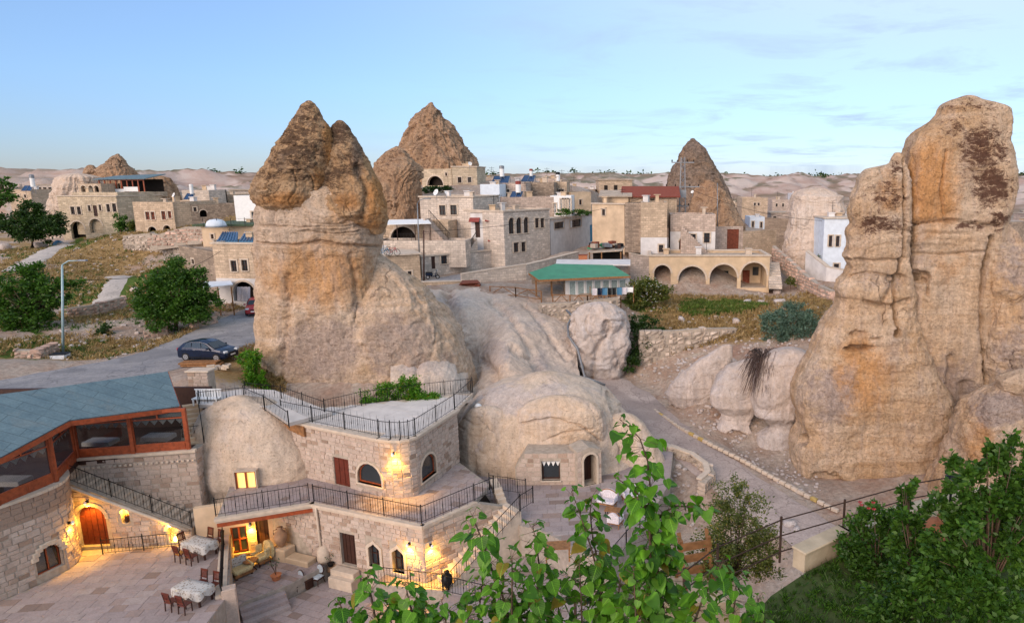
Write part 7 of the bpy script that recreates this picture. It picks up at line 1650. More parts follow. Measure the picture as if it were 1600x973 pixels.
for x in (-.4, .4): p('leg', MB().box((x, -.3, .05), .07, .07, .1), 'darkwood'); p('leg', MB().box((x, .3, .05), .07, .07, .1), 'darkwood')
c = PZ(393, 890, .8); o = thing('side_table', 'small round dark table between the golden armchairs', 'table', c); p = loc_parts(o)
p('table_top', MB().lathe((0, 0, .55), [(.36, 0), (.38, .03), (.36, .05)], 16), 'oldwood'); p('pedestal', MB().lathe((0, 0, .1), [(.05, 0), (.08, .12), (.04, .25), (.07, .45)], 8), 'darkwood')
for k in range(3): a = k * 2.1; p('leg', MB().tube([(0, 0, .25), (.16 * math.cos(a), .16 * math.sin(a), .2), (.3 * math.cos(a), .3 * math.sin(a), .02)], .03, 6), 'darkwood')
# two blue seated chairs and dark stool by the platform edge
def salon_chair(label, loc, rz):
    o = thing('salon_chair', label, 'chair', loc, rz, 'grey blue salon chairs'); p = loc_parts(o)
    p('seat', MB().box((0, 0, .46), .5, .48, .1, 0, .04), 'blueup'); p('seat_frame', MB().box((0, 0, .395), .52, .5, .05), 'darkwood')
    ring = [(.22 * math.cos(a), .26, .82 + .27 * math.sin(a)) for a in np.linspace(0, 2 * np.pi, 15)]
    p('back_frame', MB().tube(ring, .03, 6).bar((-.12, .24, .42), (-.12, .26, .6), .025).bar((.12, .24, .42), (.12, .26, .6), .025), 'darkwood'); p('backrest', MB().slab([Vector((x * .95, y, .82 + (z - .82) * .95)) for x, y, z in ring[:-1]][::-1], .04), 'blueup')
    for x in (-.22, .22): p('leg', MB().tube([(x, -.2, .38), (x * 1.15, -.24, .2), (x * 1.05, -.22, 0)], .026, 6), 'darkwood'); p('leg', MB().tube([(x, .2, .38), (x, .23, .2), (x, .3, 0)], .026, 6), 'darkwood')
    return o
sc1 = salon_chair('grey blue oval backed chair nearest the white bin', PZ(466, 922, 0), -.45)
dup(sc1, PZ(497, 912, 0), -.35, 'grey blue oval backed chair nearest the leaning jar')
c = PZ(481, 917, 0); o = thing('side_table', 'dark box table between the two grey blue chairs', 'table', c, -.4); p = loc_parts(o); p('body', MB().box((0, 0, .24), .46, .42, .46, 0, .015), 'darkwood'); p('table_top', MB().box((0, 0, .49), .52, .48, .04), 'darkwood')
# white bin
c = PZ(442, 930, 0); o = thing('pedal_bin', 'white bin with blue edged lid at the platform corner', 'bin', c, .5); p = loc_parts(o); p('body', MB().box((0, 0, .32), .36, .3, .64, 0, .03), 'white'); p('lid', MB().box((0, -.02, .68), .4, .34, .1, 0, .04), 'bluewhite'); p('flap', MB().box((0, -.19, .52), .26, .02, .14), 'bluewhite')
# jars
def jar(label, loc, s, lie=0.0, mat='clay', handles=True):
    o = thing('clay_jar', label, 'jar', loc); o.rotation_euler = (0, lie, .4); p = loc_parts(o)
    pr = [(.10, 0), (.2, .12), (.32, .38), (.35, .6), (.28, .82), (.15, .95), (.12, 1.05), (.17, 1.12)]
    p('body', MB().lathe((0, 0, 0), [(r * s, z * s) for r, z in pr], 16), mat, sm=True)
    if handles:
        for k in (-1, 1): p('handle', MB().tube([(k * .13 * s, 0, 1.04 * s), (k * .3 * s, 0, 1.0 * s), (k * .32 * s, 0, .8 * s), (k * .27 * s, 0, .72 * s)], .03 * s, 6), mat, sm=True)
    return o
jar('tall two handled amphora standing on the rock ledge', Vector((-20.45, 35.1, 1.56)), 1.05)
jar('big jar lying against the wall with a blue mouth', PZ(512, 900, .05) + Vector((0, 0, .35)), 1.0, 1.1, 'clay', False)
jar('dark amphora lantern at the corner of the lit landing', W2.at(.55, 1.05, 1.25), .85, 0, 'iron')
for px, py, z, lab, s in ((432, 905, .8, 'leggy plant in a terracotta pot on the seating platform', .3), (517, 884, .8, 'small dark flower pot by the wall corner', .2), (363, 930, .8, 'dark flower pot below the yard wall', .22)):
    c = PZ(px, py, z); o = thing('potted_plant', lab, 'plant', c); p = loc_parts(o); p('pot', MB().lathe((0, 0, 0), [(s * .6, 0), (s * .85, s * .9), (s * .95, s), (s * .8, s * .98)], 12), 'terracotta' if s > .25 else 'iron')
    st_ = MB(); lv = MB(); rr2 = random.Random(int(px))
    for k in range(4 if s > .25 else 2):
        a = rr2.uniform(0, 6.28); e = (.18 * math.cos(a), .18 * math.sin(a), s + rr2.uniform(.5, .8) * (s / .3)); st_.tube([(0, 0, s * .9), (e[0] * .4, e[1] * .4, (s + e[2]) / 2), e], .012, 5)
        for q in range(9):
            b_ = Vector(e) + Vector((rr2.uniform(-.14, .14), rr2.uniform(-.14, .14), rr2.uniform(-.22, .1))); d_ = Vector((rr2.uniform(-1, 1), rr2.uniform(-1, 1), rr2.uniform(-.2, .8))).normalized() * .1; n_ = d_.orthogonal().normalized() * .03; lv.add([b_, b_ + d_ * .5 + n_, b_ + d_, b_ + d_ * .5 - n_], [(0, 1, 2, 3)])
    p('stem', st_, 'darkwood'); p('foliage', lv, 'greenedge')
# tilted tools and stone lumps by the ledge
o = thing('carved_stone', 'rounded pale carved stone beside the downpipe', 'stone', PZ(508, 878, .8)); MB().lathe(PZ(508, 878, .8), [(.34, 0), (.4, .3), (.36, .8), (.22, 1.0), (.05, 1.05)], 12).build('body', M['trim'], o, True); MB().box(PZ(508, 878, .8) + Vector((-.3, .1, 1.05)), .5, .3, .2, .4, .08).build('cap', M['stone'], o)
# white sofas on the dome terrace, brown table set behind the leaves
def settee(label, px, py, rz, wd):
    c = PZ(px, py, 3.0); o = thing('settee', label, 'settee', c, rz, 'pale settees on the dome terrace'); p = loc_parts(o)
    p('seat', MB().box((0, 0, .4), wd, .6, .16, 0, .06), 'lilac'); p('seat_frame', MB().box((0, 0, .3), wd + .04, .62, .06), 'oldwood')
    pts = [Vector((-wd / 2 + wd * k / 10, .32, .8 + .22 * math.sin(math.pi * k / 10))) for k in range(11)]
    p('backrest', MB().slab([Vector((-wd / 2, .32, .4)), Vector((wd / 2, .32, .4))] + pts[::-1], .12), 'lilac'); p('back_rim', MB().tube(pts, .03, 6), 'oldwood')
    for s in (-1, 1): p('armrest', MB().box((s * wd / 2, 0, .56), .1, .58, .3, 0, .04), 'lilac')
    for x in (-wd / 2 + .06, wd / 2 - .06):
        for y in (-.26, .28): p('leg', MB().bar((x, y, .3), (x, y, 0), .03, 6), 'oldwood')
settee('pale settee nearest the dome door', 948, 792, -.35, 1.1); settee('pale settee with white cushion half hidden by leaves', 988, 782, .4, 1.2); settee('pale armchair turned with its back to the camera', 962, 822, 2.8, .7)
c = PZ(958, 806, 3.0); o = thing('coffee_table', 'low striped wooden table between the pale settees', 'table', c, -.2); p = loc_parts(o)
for k in range(5): p('plank', MB().box((0, -.24 + .12 * k, .42), .95, .1, .03), 'oldwood')
for x in (-.4, .4):
    for y in (-.22, .22): p('leg', MB().box((x, y, .2), .05, .05, .4), 'darkwood')
c = PZ(872, 880, 1.15); o = thing('dining_table', 'brown wooden table half hidden behind the central leaves', 'table', PZ(872, 872, 3.0), .1); p = loc_parts(o); p('table_top', MB().box((0, 0, .74), 1.3, .8, .05), 'oldwood')
for x in (-.58, .58):
    for y in (-.33, .33): p('leg', MB().box((x, y, .36), .07, .07, .72), 'oldwood')

# ================================================================== VEHICLES
M['carpaint'] = simple('dark_blue_car_paint', (0.010, 0.018, 0.045), .18, .1, 1, metal=.3, spec=.6); M['redpaint'] = simple('red_car_paint', (0.35, 0.03, 0.04), .25, .1, 1, spec=.5)
M['tyre'] = simple('tyre_rubber', (0.018, 0.018, 0.018), .9, .1, 6); M['alloy'] = simple('alloy_rim', (0.42, 0.42, 0.44), .35, .1, 4, metal=.7); M['lens'] = simple('head_lamp_glass', (0.62, 0.66, 0.70), .15, .05, 4); M['tail'] = simple('tail_lamp', (0.4, 0.02, 0.02), .3, .05, 4)
def car(label, loc, rz, paint):
    o = thing('parked_car', label, 'car', loc, rz); p = loc_parts(o); hw = .84
    # lower body: stations along x, cross-section narrowing at bumpers (front is +x)
    st = [(-2.0, .62, .30, .78), (-1.92, .76, .22, .93), (-1.5, .83, .20, .98), (-.6, .84, .20, .99), (.5, .84, .20, .97), (1.1, .83, .20, .92), (1.6, .80, .20, .83), (1.9, .72, .22, .70), (2.02, .58, .32, .58)]
    V = []
    for x, w, zb, zt in st:
        V.append([(x, -w * .93, zb), (x, -w, zb + .14), (x, -w, zt - .12), (x, -w * .93, zt), (x, 0, zt + .03), (x, w * .93, zt), (x, w, zt - .12), (x, w, zb + .14), (x, w * .93, zb), (x, 0, zb)])
    m = MB(); n = 10
    m.add([v for r in V for v in r], [(i * n + k, i * n + (k + 1) % n, (i + 1) * n + (k + 1) % n, (i + 1) * n + k) for i in range(len(st) - 1) for k in range(n)] + [tuple(range(n)), tuple(reversed(range((len(st) - 1) * n, len(st) * n)))])
    p('body', m, paint, sm=False)
    # cabin
    cb = [(-1.86, .74, .92, .95), (-1.45, .70, .98, 1.34), (-.9, .68, .98, 1.46), (-.1, .68, .98, 1.48), (.45, .69, .97, 1.36), (1.15, .74, .90, .95)]
    m = MB(); V = []
    for x, w, zb, zt in cb: V += [(x, -.80, zb), (x, -w + .06 * (zt > 1.1), zt - .03), (x, 0, zt + .02), (x, w - .06 * (zt > 1.1), zt - .03), (x, .80, zb)]
    m.add(V, [(i * 5 + k, i * 5 + k + 1, (i + 1) * 5 + k + 1, (i + 1) * 5 + k) for i in range(len(cb) - 1) for k in range(4)] + [(0, 1, 2, 3, 4), (29, 28, 27, 26, 25)]); cab = p('cabin', m, paint)
    for s in (-1, 1):
        yb, yt = s * .815, s * .70
        for q in ([(-1.35, 1.02), (-.72, 1.02), (-.72, 1.40), (-1.12, 1.36)], [(-.66, 1.02), (.10, 1.0), (.02, 1.42), (-.66, 1.41)], [(.16, 1.0), (.86, .98), (.42, 1.30), (.08, 1.41)]):
            V = [(x, yb + (yt - yb) * (z - .98) / .45, z) for x, z in q]; V = V if s < 0 else V[::-1]; m = MB().slab([Vector(v) for v in V], .02); p('window', m, 'glass', cab)
        p('mirror', MB().box((.72, s * .95, 1.0), .14, .2, .13, 0, .03), paint); p('headlight', MB().box((1.86, s * .56, .70), .26, .30, .16, s * .4, .04), 'lens'); p('taillight', MB().box((-1.94, s * .62, .84), .12, .22, .22, 0, .03), 'tail')
        for x in (-1.22, 1.28):
            wh = p('wheel', MB().add(*cyl_y((x, s * .74, .31), .31, .2)), 'tyre'); p('rim', MB().add(*cyl_y((x, s * .80, .31), .20, .12)), 'alloy', wh)
            for k in range(5): a = k * 1.257; p('spoke', MB().box((x + .1 * math.cos(a), s * .865, .31 + .1 * math.sin(a)), .05, .01, .05), 'iron', wh)
        for x in (-.45, .35): p('handle', MB().box((x, s * .85, .86), .16, .03, .03), 'alloy')
    m = MB().slab([Vector((1.08, -.68, 1.0)), Vector((1.08, .68, 1.0)), Vector((.52, .56, 1.36)), Vector((.52, -.56, 1.36))], .02); p('windscreen', m, 'glass'); m = MB().slab([Vector((-1.84, .64, 1.0)), Vector((-1.84, -.64, 1.0)), Vector((-1.52, -.54, 1.30)), Vector((-1.52, .54, 1.30))], .02); p('rear_window', m, 'glass')
    p('number_plate', MB().box((2.02, 0, .45), .03, .5, .11), 'white'); p('grille', MB().box((2.0, 0, .60), .05, .6, .1), 'iron'); p('sill_trim', MB().box((0, -.85, .3), 2.0, .02, .06).box((0, .85, .3), 2.0, .02, .06), 'iron')
    return o
def cyl_y(c, r, w, n=16):
    vs = [(c[0] + r * math.cos(2 * math.pi * k / n), c[1] + s * w / 2, c[2] + r * math.sin(2 * math.pi * k / n)) for s in (-1, 1) for k in range(n)]
    return vs, [tuple(range(n)), tuple(reversed(range(n, 2 * n)))] + [(k, n + k, n + (k + 1) % n, (k + 1) % n) for k in range(n)]
c = PZ(327, 560, 8.72); car('dark blue hatchback parked across the road edge', c, -.12, 'carpaint')
c = PZ(403, 488, 9.05); car('small red car half hidden behind the big chimney', c, math.radians(-70), 'redpaint')
def wheel_ring(c, r, n=14): return [(c[0] + r * math.cos(2 * math.pi * k / n), c[1], c[2] + r * math.sin(2 * math.pi * k / n)) for k in range(n + 1)]
def bicycle(label, loc, rz, mat):
    o = thing('bicycle', label, 'bicycle', loc, rz, 'bicycles on the flat roof'); p = loc_parts(o)
    for x in (-.55, .55):
        w = p('wheel', MB().tube(wheel_ring((x, 0, .36), .34), .03, 5), 'tyre')
        for k in range(6): a = k * math.pi / 6; p('spoke', MB().bar((x - .33 * math.cos(a), 0, .36 - .33 * math.sin(a)), (x + .33 * math.cos(a), 0, .36 + .33 * math.sin(a)), .006, 3), 'alloy', w)
    fr = MB().bar((-.55, 0, .36), (-.1, 0, .32), .022).bar((-.1, 0, .32), (-.25, 0, .88), .025).bar((-.1, 0, .32), (.38, 0, .8), .028).bar((-.22, 0, .78), (.38, 0, .82), .026).bar((-.55, 0, .36), (-.22, 0, .78), .02).bar((.38, 0, .9), (.55, 0, .36), .025); p('frame', fr, mat)
    p('saddle', MB().box((-.27, 0, .92), .26, .14, .06, 0, .02), 'tyre'); p('handlebar', MB().bar((.36, -.27, 1.0), (.36, .27, 1.0), .02).bar((.38, 0, .88), (.36, 0, 1.0), .02), 'iron')
M['redpaint2'] = M['redpaint']
bz = HB['low front house with a flat roof carrying two bicycles'][2]
bicycle('blue framed bicycle on the flat roof, left one', PZ(600, 400, bz + .18), .15, 'steelblue'); bicycle('red framed bicycle on the flat roof, right one', PZ(613, 399.5, bz + .18), -.1, 'redpaint')
c = PZ(676, 436, 11.22); o = thing('scooter', 'dark blue scooter parked beside the timber utility pole', 'scooter', c, .25); p = loc_parts(o)
for x in (-.5, .55): w = p('wheel', MB().add(*cyl_y((x, 0, .24), .24, .12)), 'tyre'); p('rim', MB().add(*cyl_y((x, 0, .24), .13, .14)), 'alloy', w)
p('body', MB().box((-.35, 0, .55), .8, .34, .34, 0, .1).box((.1, 0, .32), .6, .3, .1, 0, .03), 'carpaint'); p('seat', MB().box((-.35, 0, .76), .75, .28, .12, 0, .05), 'tyre'); p('leg_shield', MB().slab([Vector((.34, -.22, .3)), Vector((.34, .22, .3)), Vector((.5, .16, .95)), Vector((.5, -.16, .95))], .08), 'carpaint')
p('handlebar', MB().bar((.44, -.33, 1.05), (.44, .33, 1.05), .03).bar((.48, 0, .9), (.44, 0, 1.05), .05), 'iron'); p('headlight', MB().lathe((.52, 0, .98), [(.02, -.07), (.09, 0), (.02, .07)], 10), 'lens'); p('fork', MB().bar((.5, 0, .7), (.55, 0, .24), .05), 'iron')

# ================================================================== SMALL THINGS ABOUT THE VILLAGE
c = PY(97, 572, 50.8); o = thing('waste_bin', 'grey metal waste bin at the foot of the blue street lamp', 'bin', c, .2); p = loc_parts(o)
p('body', MB().add([(-.38, -.32, 0), (.38, -.32, 0), (.38, .32, 0), (-.38, .32, 0), (-.5, -.42, 1.0), (.5, -.42, 1.0), (.5, .42, 1.0), (-.5, .42, 1.0)], [(3, 2, 1, 0), (0, 1, 5, 4), (1, 2, 6, 5), (2, 3, 7, 6), (3, 0, 4, 7)]), 'bluewhite'); p('rim', MB().box((0, 0, 1.02), 1.06, .9, .06), 'iron'); p('liner', MB().box((0, 0, .9), .86, .7, .05), 'dark')
for k, (px, py, n, lab) in enumerate(((318, 570, 6, 'stack of weathered timber planks before the parked car'),)):
    c = PZ(px, py, 8.62); o = thing('plank_stack', lab, 'planks', c, .1); p = loc_parts(o)
    for q in range(n): p('plank', MB().box((random.uniform(-.2, .2), -.4 + .3 * (q % 3), .08 + .16 * (q // 3)), 2.6, .22, .12, random.uniform(-.05, .05)), 'oldwood')
c = PZ(350, 577, 8.6); o = thing('block_heap', 'heap of pale cut blocks right of the timber planks', 'blocks', c); p = loc_parts(o)
for q in range(9): p('block', MB().box((random.uniform(-.8, .8), random.uniform(-.4, .4), .12 + .2 * (q // 5)), .5, .26, .22, random.uniform(0, 3), .02), 'trim')
# laundry before the cottage
ln = thing('washing_line', 'washing line with dark and blue clothes before the cottage', 'washing line', PY(925, 466, 65))
a, b = PY(922, 449, 65), PY(990, 447, 66); MB().tube([a, a.lerp(b, .5) - Vector((0, 0, .12)), b], .012, 4).build('line', M['iron'], ln)
for q in (a, b): MB().bar(q + Vector((0, 0, .1)), q - Vector((0, 0, 1.8)), .04, 5).build('post', M['oldwood'], ln)
for k, (f, w_, h_, mt) in enumerate(((.10, .5, .75, 'lilac'), (.22, .45, .9, 'carpaint'), (.33, .55, .8, 'steelblue'), (.45, .4, .95, 'iron'), (.55, .4, .9, 'iron'), (.67, .5, .8, 'steelblue'), (.78, .5, .7, 'lilac'), (.90, .8, .5, 'white'))):
    q = a.lerp(b, f) - Vector((0, 0, .1)); MB().add([(q.x - w_ / 2, q.y, q.z), (q.x + w_ / 2, q.y, q.z), (q.x + w_ * .45, q.y - .04, q.z - h_), (q.x, q.y + .05, q.z - h_ * .97), (q.x - w_ * .45, q.y - .05, q.z - h_), (q.x, q.y + .04, q.z)], [(0, 5, 3, 4), (5, 1, 2, 3)]).build('garment', M[mt], ln)
# junk yard roof, red cabinet, chairs
o = thing('junk_shelter', 'patched sheet shelter piled with junk between cottage and arcade', 'shelter', PY(952, 408, 80)); q = [PY(918, 394, 78), PY(972, 391, 78), PY(976, 384, 82), PY(924, 386, 82)]; MB().slab(q, .12).build('sheet_roof', M['roofslab'], o)
for px, py in ((921, 408), (940, 408), (970, 408)): t_ = PY(px, 394, 78); MB().bar(t_, (t_.x, t_.y, PY(px, py, 78).z - .4), .08, 6).build('post', M['oldwood'], o)
for k in range(22):
    q = PY(920 + random.random() * 55, 380 + random.random() * 8, 79 + random.random() * 2.5); MB().box(q, random.uniform(.3, .9), random.uniform(.3, .7), random.uniform(.2, .7), random.uniform(0, 3)).build('junk_piece', M[random.choice(['oldwood', 'iron', 'roofslab', 'rust', 'galv', 'greenroof', 'darkwood'])], o)
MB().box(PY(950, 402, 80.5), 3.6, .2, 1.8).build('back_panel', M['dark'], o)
c = PY(911, 410, 77); o = thing('red_cabinet', 'rusty red metal cabinet left of the junk shelter', 'cabinet', c - Vector((0, 0, .2))); MB().box(c + Vector((0, 0, .4)), 1.0, .7, .9, .1, .02).build('body', M['terracotta'], o); MB().box(c + Vector((0, 0, .88)), 1.1, .8, .06, .1).build('top', M['rust'], o)
o = thing('rusty_shed', 'low rusty sheet shed at the end of the pale block wall', 'shed', PY(733, 458, 68.5)); MB().slab([PY(718, 443, 68), PY(750, 441, 68.3), PY(746, 437, 70.3), PY(722, 438, 70.3)], .1).build('roof', M['rust'], o); MB().box(PY(732, 450, 69), 1.7, 1.2, .9).build('body', M['rust'], o); MB().box(PY(747, 452, 68.4), .5, .5, 1.1).build('barrel', M['rust'], o)
o = thing('tarpaulin', 'bunched blue tarpaulin near the arched house', 'tarpaulin', PY(92, 381, 101)); mesh_obj('sheet', grid_mesh('sheet', loft([(376, 88, 93), (379, 85, 98), (383, 83, 99)], 101, amp=.3, s1=.7, nu=40, nvv=20, crack=0), wrap=True), M['steelblue'], o)
o = thing('awning', 'faded sheet awning left of the whitewashed arch', 'awning', PY(340, 470, 66)); MB().slab([PY(317, 449, 65), PY(364, 444, 65.5), PY(360, 438, 69), PY(318, 440, 69)], .08).build('sheet', M['bluewhite'], o)
for px in (319, 340, 361): q = PY(px, 448, 65.3); MB().bar(q, (q.x, q.y, ground_z(q.x, q.y) - .2), .07, 6).build('post', M['oldwood'], o)
o = thing('cloth_screen', 'pale pink cloth hanging in the whitewashed arch', 'curtain', PY(380, 472, 68)); mesh_obj('cloth', grid_mesh('cloth', np.array([[tuple(PY(370 + 20 * u / 11, 448 + 22 * v, 68.3) + Vector((0, .12 * math.sin(u * 1.9), 0))) for u in range(12)] for v in (0, .5, 1)])), M['lilac'], o)
# zigzag drain pipe down the gully
o = thing('drain_pipe', 'long grey zigzag drain pipe running down the gully rocks', 'pipe', PY(968, 606, 57)); pts = [PY(886, 488, 62.4), PY(895, 497, 61.5), PY(888, 510, 60.5), PY(889, 528, 59.5), PY(903, 548, 58.5), PY(910, 575, 57.5), PY(914, 592, 56.5), PY(946, 604, 56.5)]
MB().tube([q + Vector((0, -.3, .25)) for q in pts], .11, 8).build('pipe', M['galv'], o, True)
for q in pts[1:-1]: MB().lathe(q + Vector((0, -.3, .25)), [(.14, -.1), (.15, 0), (.14, .1)], 8).build('joint', M['galv'], o)
# kerbs of the lower lane
def kerb(label, pts, seed, n):
    o = thing('kerb', label, 'kerb', pts[0]); r = random.Random(seed); P_ = [Vector(p) for p in pts]; L = sum((b - a).length for a, b in zip(P_[:-1], P_[1:])); 
    def at(s):
        for a, b in zip(P_[:-1], P_[1:]):
            l = (b - a).length
            if s <= l: return a.lerp(b, s / l), (b - a).normalized()
            s -= l
        return P_[-1], (P_[-1] - P_[-2]).normalized()
    for k in range(n):
        q, d_ = at(L * (k + .5) / n); MB().box(q + Vector((0, 0, .06)), L / n - .05, .24, .24, math.atan2(d_.y, d_.x) + r.uniform(-.04, .04), .03).build('kerb_stone', M['kerby'] if r.random() < .08 else M['trim'], o)
M['kerby'] = simple('worn_yellow_paint', (0.48, 0.34, 0.12), .8, .4, 3)
kerb('pale kerb stones with worn yellow ones right of the lower lane', pts_z([(1020, 640, 3.3), (1060, 668, 3.0), (1110, 695, 2.7), (1160, 720, 2.35), (1210, 748, 2.05), (1262, 776, 1.8), (1310, 800, 1.6)]), 3, 36)
crv = pts_z([(1018, 706, 2.6), (1050, 712, 2.6), (1080, 722, 2.5), (1102, 738, 2.4), (1106, 752, 2.3), (1092, 764, 2.2)])
o = rubble('low curved stone wall with a pale blue top left of the lower lane', crv, .55, 91, RUB, .3, .3, .55)
for a, b in zip(crv[:-1], crv[1:]): MB().beam(Vector(a) + Vector((0, .2, .64)), Vector(b) + Vector((0, .2, .62)), .4, .10).build('coping', M['trim'], o)
LOOSE = ['big loose stone at the near edge of the lower lane', 'small loose stone right beside the big one at the lane edge', 'stone lying inside the curved blue topped wall', 'smallest stone inside the curved blue topped wall', 'stone behind the lane kerb at the tower foot', 'second stone behind the lane kerb at the tower foot',
 'stone on top of the long rubble retaining wall', 'stone at the right edge of the dry field', 'large pale slab stone at the edge of the dry field', 'stone below the stone steps beside the arcade', 'pale stone under the curved pink rubble wall', 'stone at the left end of the dry field', 'boulder stone in front of the dark hillside bush', 'boulder stone left of the blue tarpaulin under the bush', 'tan boulder stone at the left picture edge',
 'right one of three stones below the tumbled grey wall', 'middle one of three stones below the tumbled grey wall', 'left one of three stones below the tumbled grey wall', 'stone above the round tree', 'upper stone beside the dirt path', 'lower stone beside the dirt path']
for k, (px, py, Y, s) in enumerate(((1234, 826, 37.5, .5), (1244, 834, 37, .35), (1060, 735, 44, .3), (1070, 742, 43.6, .22), (1236, 772, 42, .3), (1248, 778, 41.5, .35), (1150, 505, 65, .6), (1190, 455, 74, .5), (1168, 462, 73, .7), (1215, 440, 79, .6), (1218, 470, 72, .8), (1064, 500, 66, .5), (100, 383, 100, 1.0), (62, 380, 100, 1.1), (5, 372, 101, 1.2), (256, 396, 84, .8), (240, 405, 83, .7), (225, 410, 84, .6), (290, 415, 80, .7), (212, 452, 72, .6), (190, 462, 70, .5))):
    p = PY(px, py, Y); m = MB().box((0, 0, 0), 1.6 * s, 1.2 * s, 1.0 * s, 0, .3 * s); V = np.array(m.v); V += fbm(V * 1.7 / s + k * 5.1, 3, k)[:, None] * .25 * s; m.v = [tuple(v) for v in V]
    o = bpy.data.objects.new('loose_stone', m.mesh('loose_stone', True)); o.data.materials.append(M['boulder']); link(o); o.location = (p.x, p.y, ground_z(p.x, p.y) + .2 * s); o.rotation_euler = (0, 0, k * 1.3)
    tag(o, LOOSE[k], 'stone', 'loose stones on the slopes and lane')
# ================================================================== PLANTS
def leaf_mat(name, c1, c2, trans=0.35, c3=None, veins=False):
    t = NT(name); g = t.node('ShaderNodeNewGeometry'); r = t.math('FRACT', t.math('ADD', g.outputs['Random Per Island'], t.rand()))
    c = t.mix(r, c1, c2)
    if c3: c = t.mix(t.mapr(r, .93, .97), c, c3)
    n = t.noise(t.coord(kind='World'), 1.3, 3); c = t.mix(1.0, c, t.mapr(n, .3, .7, .75, 1.2), 'MULTIPLY')
    if veins:      # pale midrib and side veins, a little browning
        q = t.node('ShaderNodeSeparateXYZ', inp={0: t.tc.outputs['Object']}); ax = t.math('ABSOLUTE', q.outputs[0]); sv = t.math('ABSOLUTE', t.math('SUBTRACT', t.math('FRACT', t.math('MULTIPLY', t.math('SUBTRACT', q.outputs[1], t.math('MULTIPLY', ax, .7)), 6.0)), .5))
        c = t.mix(t.math('MULTIPLY', t.mapr(sv, .10, .02), .35), c, tuple(min(1, x * 1.9) for x in c2)); c = t.mix(t.math('MULTIPLY', t.mapr(ax, .035, .01), .6), c, tuple(min(1, x * 2.0) for x in c2))
        c = t.mix(t.math('MULTIPLY', t.mapr(t.noise(t.coord(kind='World'), 38, 4, .7), .62, .72), .5), c, (.16, .13, .03)); c = t.mix(1.0, c, t.mapr(t.noise(t.coord(kind='World'), 14, 3), .3, .7, .78, 1.25), 'MULTIPLY')
    t.put(t.b.inputs['Base Color'], c); t.b.inputs['Roughness'].default_value = .45; t.b.inputs['Specular IOR Level'].default_value = .35
    tl = t.node('ShaderNodeBsdfTranslucent', inp={0: t.mix(1.0, c, (1.1, 1.25, .6, 1), 'MULTIPLY')}); mx = t.node('ShaderNodeMixShader', inp={0: trans, 1: t.b.outputs[0], 2: tl.outputs[0]})
    t.l.new(mx.outputs[0], t.n['Material Output'].inputs[0]); return t.m
M['leaf'] = leaf_mat('fresh_leaf', (0.040, 0.135, 0.010), (0.15, 0.34, 0.025), .45, (0.30, 0.22, 0.03), True)
M['leafdark'] = leaf_mat('dark_leaf', (0.018, 0.045, 0.010), (0.05, 0.105, 0.018), .25)
M['leafmid'] = leaf_mat('mid_leaf', (0.030, 0.085, 0.010), (0.09, 0.19, 0.024), .35)
M['leafolive'] = leaf_mat('olive_leaf', (0.055, 0.085, 0.014), (0.17, 0.19, 0.045), .3, (0.30, 0.22, 0.05))
M['leafblue'] = leaf_mat('blue_green_leaf', (0.055, 0.115, 0.085), (0.16, 0.24, 0.18), .2)
M['drygrass'] = leaf_mat('dry_grass', (0.25, 0.15, 0.06), (0.50, 0.36, 0.17), .2)
M['grass'] = leaf_mat('green_grass', (0.025, 0.075, 0.008), (0.075, 0.165, 0.016), .25)
M['grass2'] = leaf_mat('tall_grass', (0.055, 0.115, 0.015), (0.17, 0.235, 0.05), .25)
M['bark'] = simple('bark', (0.115, 0.075, 0.05), .95, .3, 9, bump=.02); M['twig'] = simple('dry_twig', (0.10, 0.065, 0.055), .95, .25, 9)
def leaf_cloud(C, size, seed, flat=.35, aspect=.55, out=None):
    """C: (n,3) leaf positions -> one mesh of folded leaf blades"""
    r = np.random.default_rng(seed); n = len(C)
    d = r.normal(size=(n, 3)); d[:, 2] = d[:, 2] * .6 - .25
    if out is not None: d += out * .9
    d /= np.linalg.norm(d, axis=1, keepdims=True)
    u = r.normal(size=(n, 3)); u -= (u * d).sum(1, keepdims=True) * d; u /= np.linalg.norm(u, axis=1, keepdims=True)
    w = np.cross(d, u); s = size * r.uniform(.65, 1.35, (n, 1))
    a, b = C, C + d * s; m = C + d * s * .45
    V = np.stack([a, m + u * s * aspect * .5 + w * s * .08, b, m - u * s * aspect * .5 + w * s * .08], 1).reshape(-1, 3)
    F = np.arange(n * 4).reshape(n, 4)
    me = bpy.data.meshes.new('foliage'); me.vertices.add(n * 4); me.vertices.foreach_set('co', V.astype(np.float32).ravel())
    me.loops.add(n * 4); me.loops.foreach_set('vertex_index', F.astype(np.int32).ravel()); me.polygons.add(n); me.polygons.foreach_set('loop_start', (np.arange(n) * 4).astype(np.int32)); me.polygons.foreach_set('loop_total', np.full(n, 4, np.int32))
    me.update(calc_edges=True); return me
